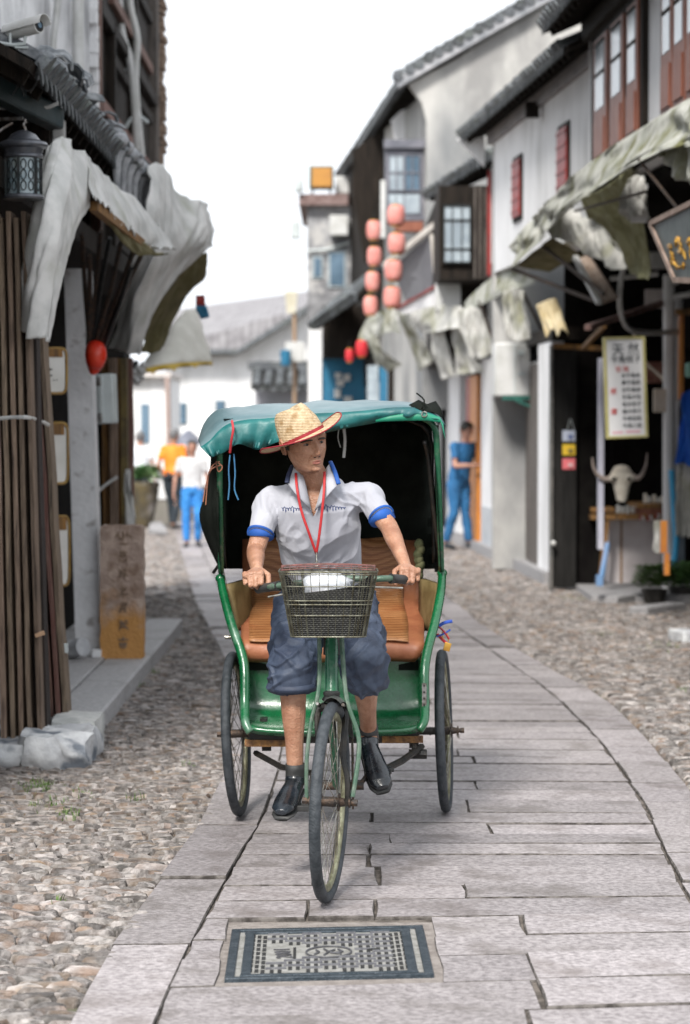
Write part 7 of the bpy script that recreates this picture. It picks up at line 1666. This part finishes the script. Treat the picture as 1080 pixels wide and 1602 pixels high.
_nt = M_st.node_tree; _b = _nt.nodes['Principled BSDF']; _tc = _nt.nodes.new('ShaderNodeTexCoord'); _sx = _nt.nodes.new('ShaderNodeSeparateXYZ'); _nt.links.new(_tc.outputs['Object'], _sx.inputs[0])
_nz = _nt.nodes.new('ShaderNodeTexNoise'); _nz.inputs['Scale'].default_value = 6; _ad = _nt.nodes.new('ShaderNodeMath'); _ad.operation = 'MULTIPLY_ADD'; _ad.inputs[1].default_value = .5
_nt.links.new(_tc.outputs['Object'], _nz.inputs[0]); _nt.links.new(_nz.outputs[0], _ad.inputs[0]); _nt.links.new(_sx.outputs[2], _ad.inputs[2])
_mr = _nt.nodes.new('ShaderNodeMapRange'); _mr.inputs[1].default_value = .68; _mr.inputs[2].default_value = .48; _nt.links.new(_ad.outputs[0], _mr.inputs[0])
_mx = _nt.nodes.new('ShaderNodeMix'); _mx.data_type = 'RGBA'; _nt.links.new(_mr.outputs[0], _mx.inputs[0]); _nt.links.new(_b.inputs['Base Color'].links[0].from_socket, _mx.inputs[6]); _mx.inputs[7].default_value = (.55, .28, .09, 1); _nt.links.new(_mx.outputs[2], _b.inputs['Base Color'])
me.materials.append(M_st); fixmesh(me, 50); link('slab', me, c0_, st_)
M_groove = mat('carved_groove', (.19, .13, .09), (.28, .20, .14), .95, 20)
chars = [[(-.9, .2, -.5, .9), (-.5, .5, -.3, -.2), (-.1, 1, .1, .1), (0, .3, -.1, -.3), (.5, 1, .4, .2), (.6, .5, 1, .2), (-.5, -.6, .5, -.7)],
         [(-.6, .8, .6, .7), (0, 1, -.5, 0), (0, .6, .5, 0), (-.5, 0, .5, .0), (-.4, -.3, -.4, -.9), (.4, -.3, .4, -.9), (-.4, -.9, .5, -.9)],
         [(-.7, .6, -.2, .4), (.1, .8, .6, .6), (-.5, 0, .1, .2), (.1, .1, .7, -.4), (-.3, -.2, -.7, -.9), (0, -.2, .2, -.8)],
         [(-.1, 1, -.1, -.7), (-.7, .3, .6, .4), (.3, .6, .2, -.2), (-.9, -.7, .9, -.6)],
         [(-.5, .9, .6, .9), (-.5, .4, .5, .4), (.6, .9, .3, .2), (-.6, -.1, .6, -.1), (-.3, -.2, -.6, -.8), (.2, -.2, .5, -.8)],
         [(-.6, .8, -.1, .6), (.1, .8, .7, .7), (-.7, .3, .7, .3), (0, .6, -.6, -.9), (0, .2, .8, -.8), (-.3, -.3, .3, -.4)],
         [(0, 1, 0, .2), (-.8, .5, .8, .5), (-.4, .1, -.4, -.9), (.4, .1, .4, -.9), (-.4, -.2, .4, -.2), (-.4, -.5, .4, -.5), (-.4, -.9, .4, -.9)]]
for i, chs in enumerate(chars):
    cz = 843+i*27; b = B(); s_ = 10.5 if i else 14
    for (x0_, y0_, x1_, y1_) in chs: b.tube([W(193+x0_*s_, cz-y0_*s_*.85, d-.003), W(193+(x0_+x1_)/2*s_+random.uniform(-1, 1), cz-(y0_+y1_)/2*s_*.85, d-.005), W(193+x1_*s_, cz-y1_*s_*.85, d-.003)], [.004, .0075, .004], 6)
    b.build('carved_character', M_groove, st_)
# planter
c = G(226, 826); c.x += .0
pt = plant(V((c.x, c.y, .80)), 150, .24, .20, .2, 'broad leafed plant in a large mossy brown stoneware jar', mat('banana_leaf', (.05, .16, .04), (.25, .36, .18), .5, 3, rand=.3), pot=([(.13, 0), (.15, .1), (.22, .45), (.25, .68), (.27, .76), (.25, .78)], .80, mat('mossy_jar', (.11, .085, .04), (.06, .05, .035), .5, 6, .5, 20, col3=(.28, .26, .25), s3=2)))
b = B(); b.prism([G(232, 836)+V((0, 0, 0)), G(262, 838), G(254, 826), G(236, 824)], (0, 0, .1)); tag(b.build('base_stone', M_kerb, bevel=.02), 'pale base stone on the ground beside the mossy jar', 'stone')
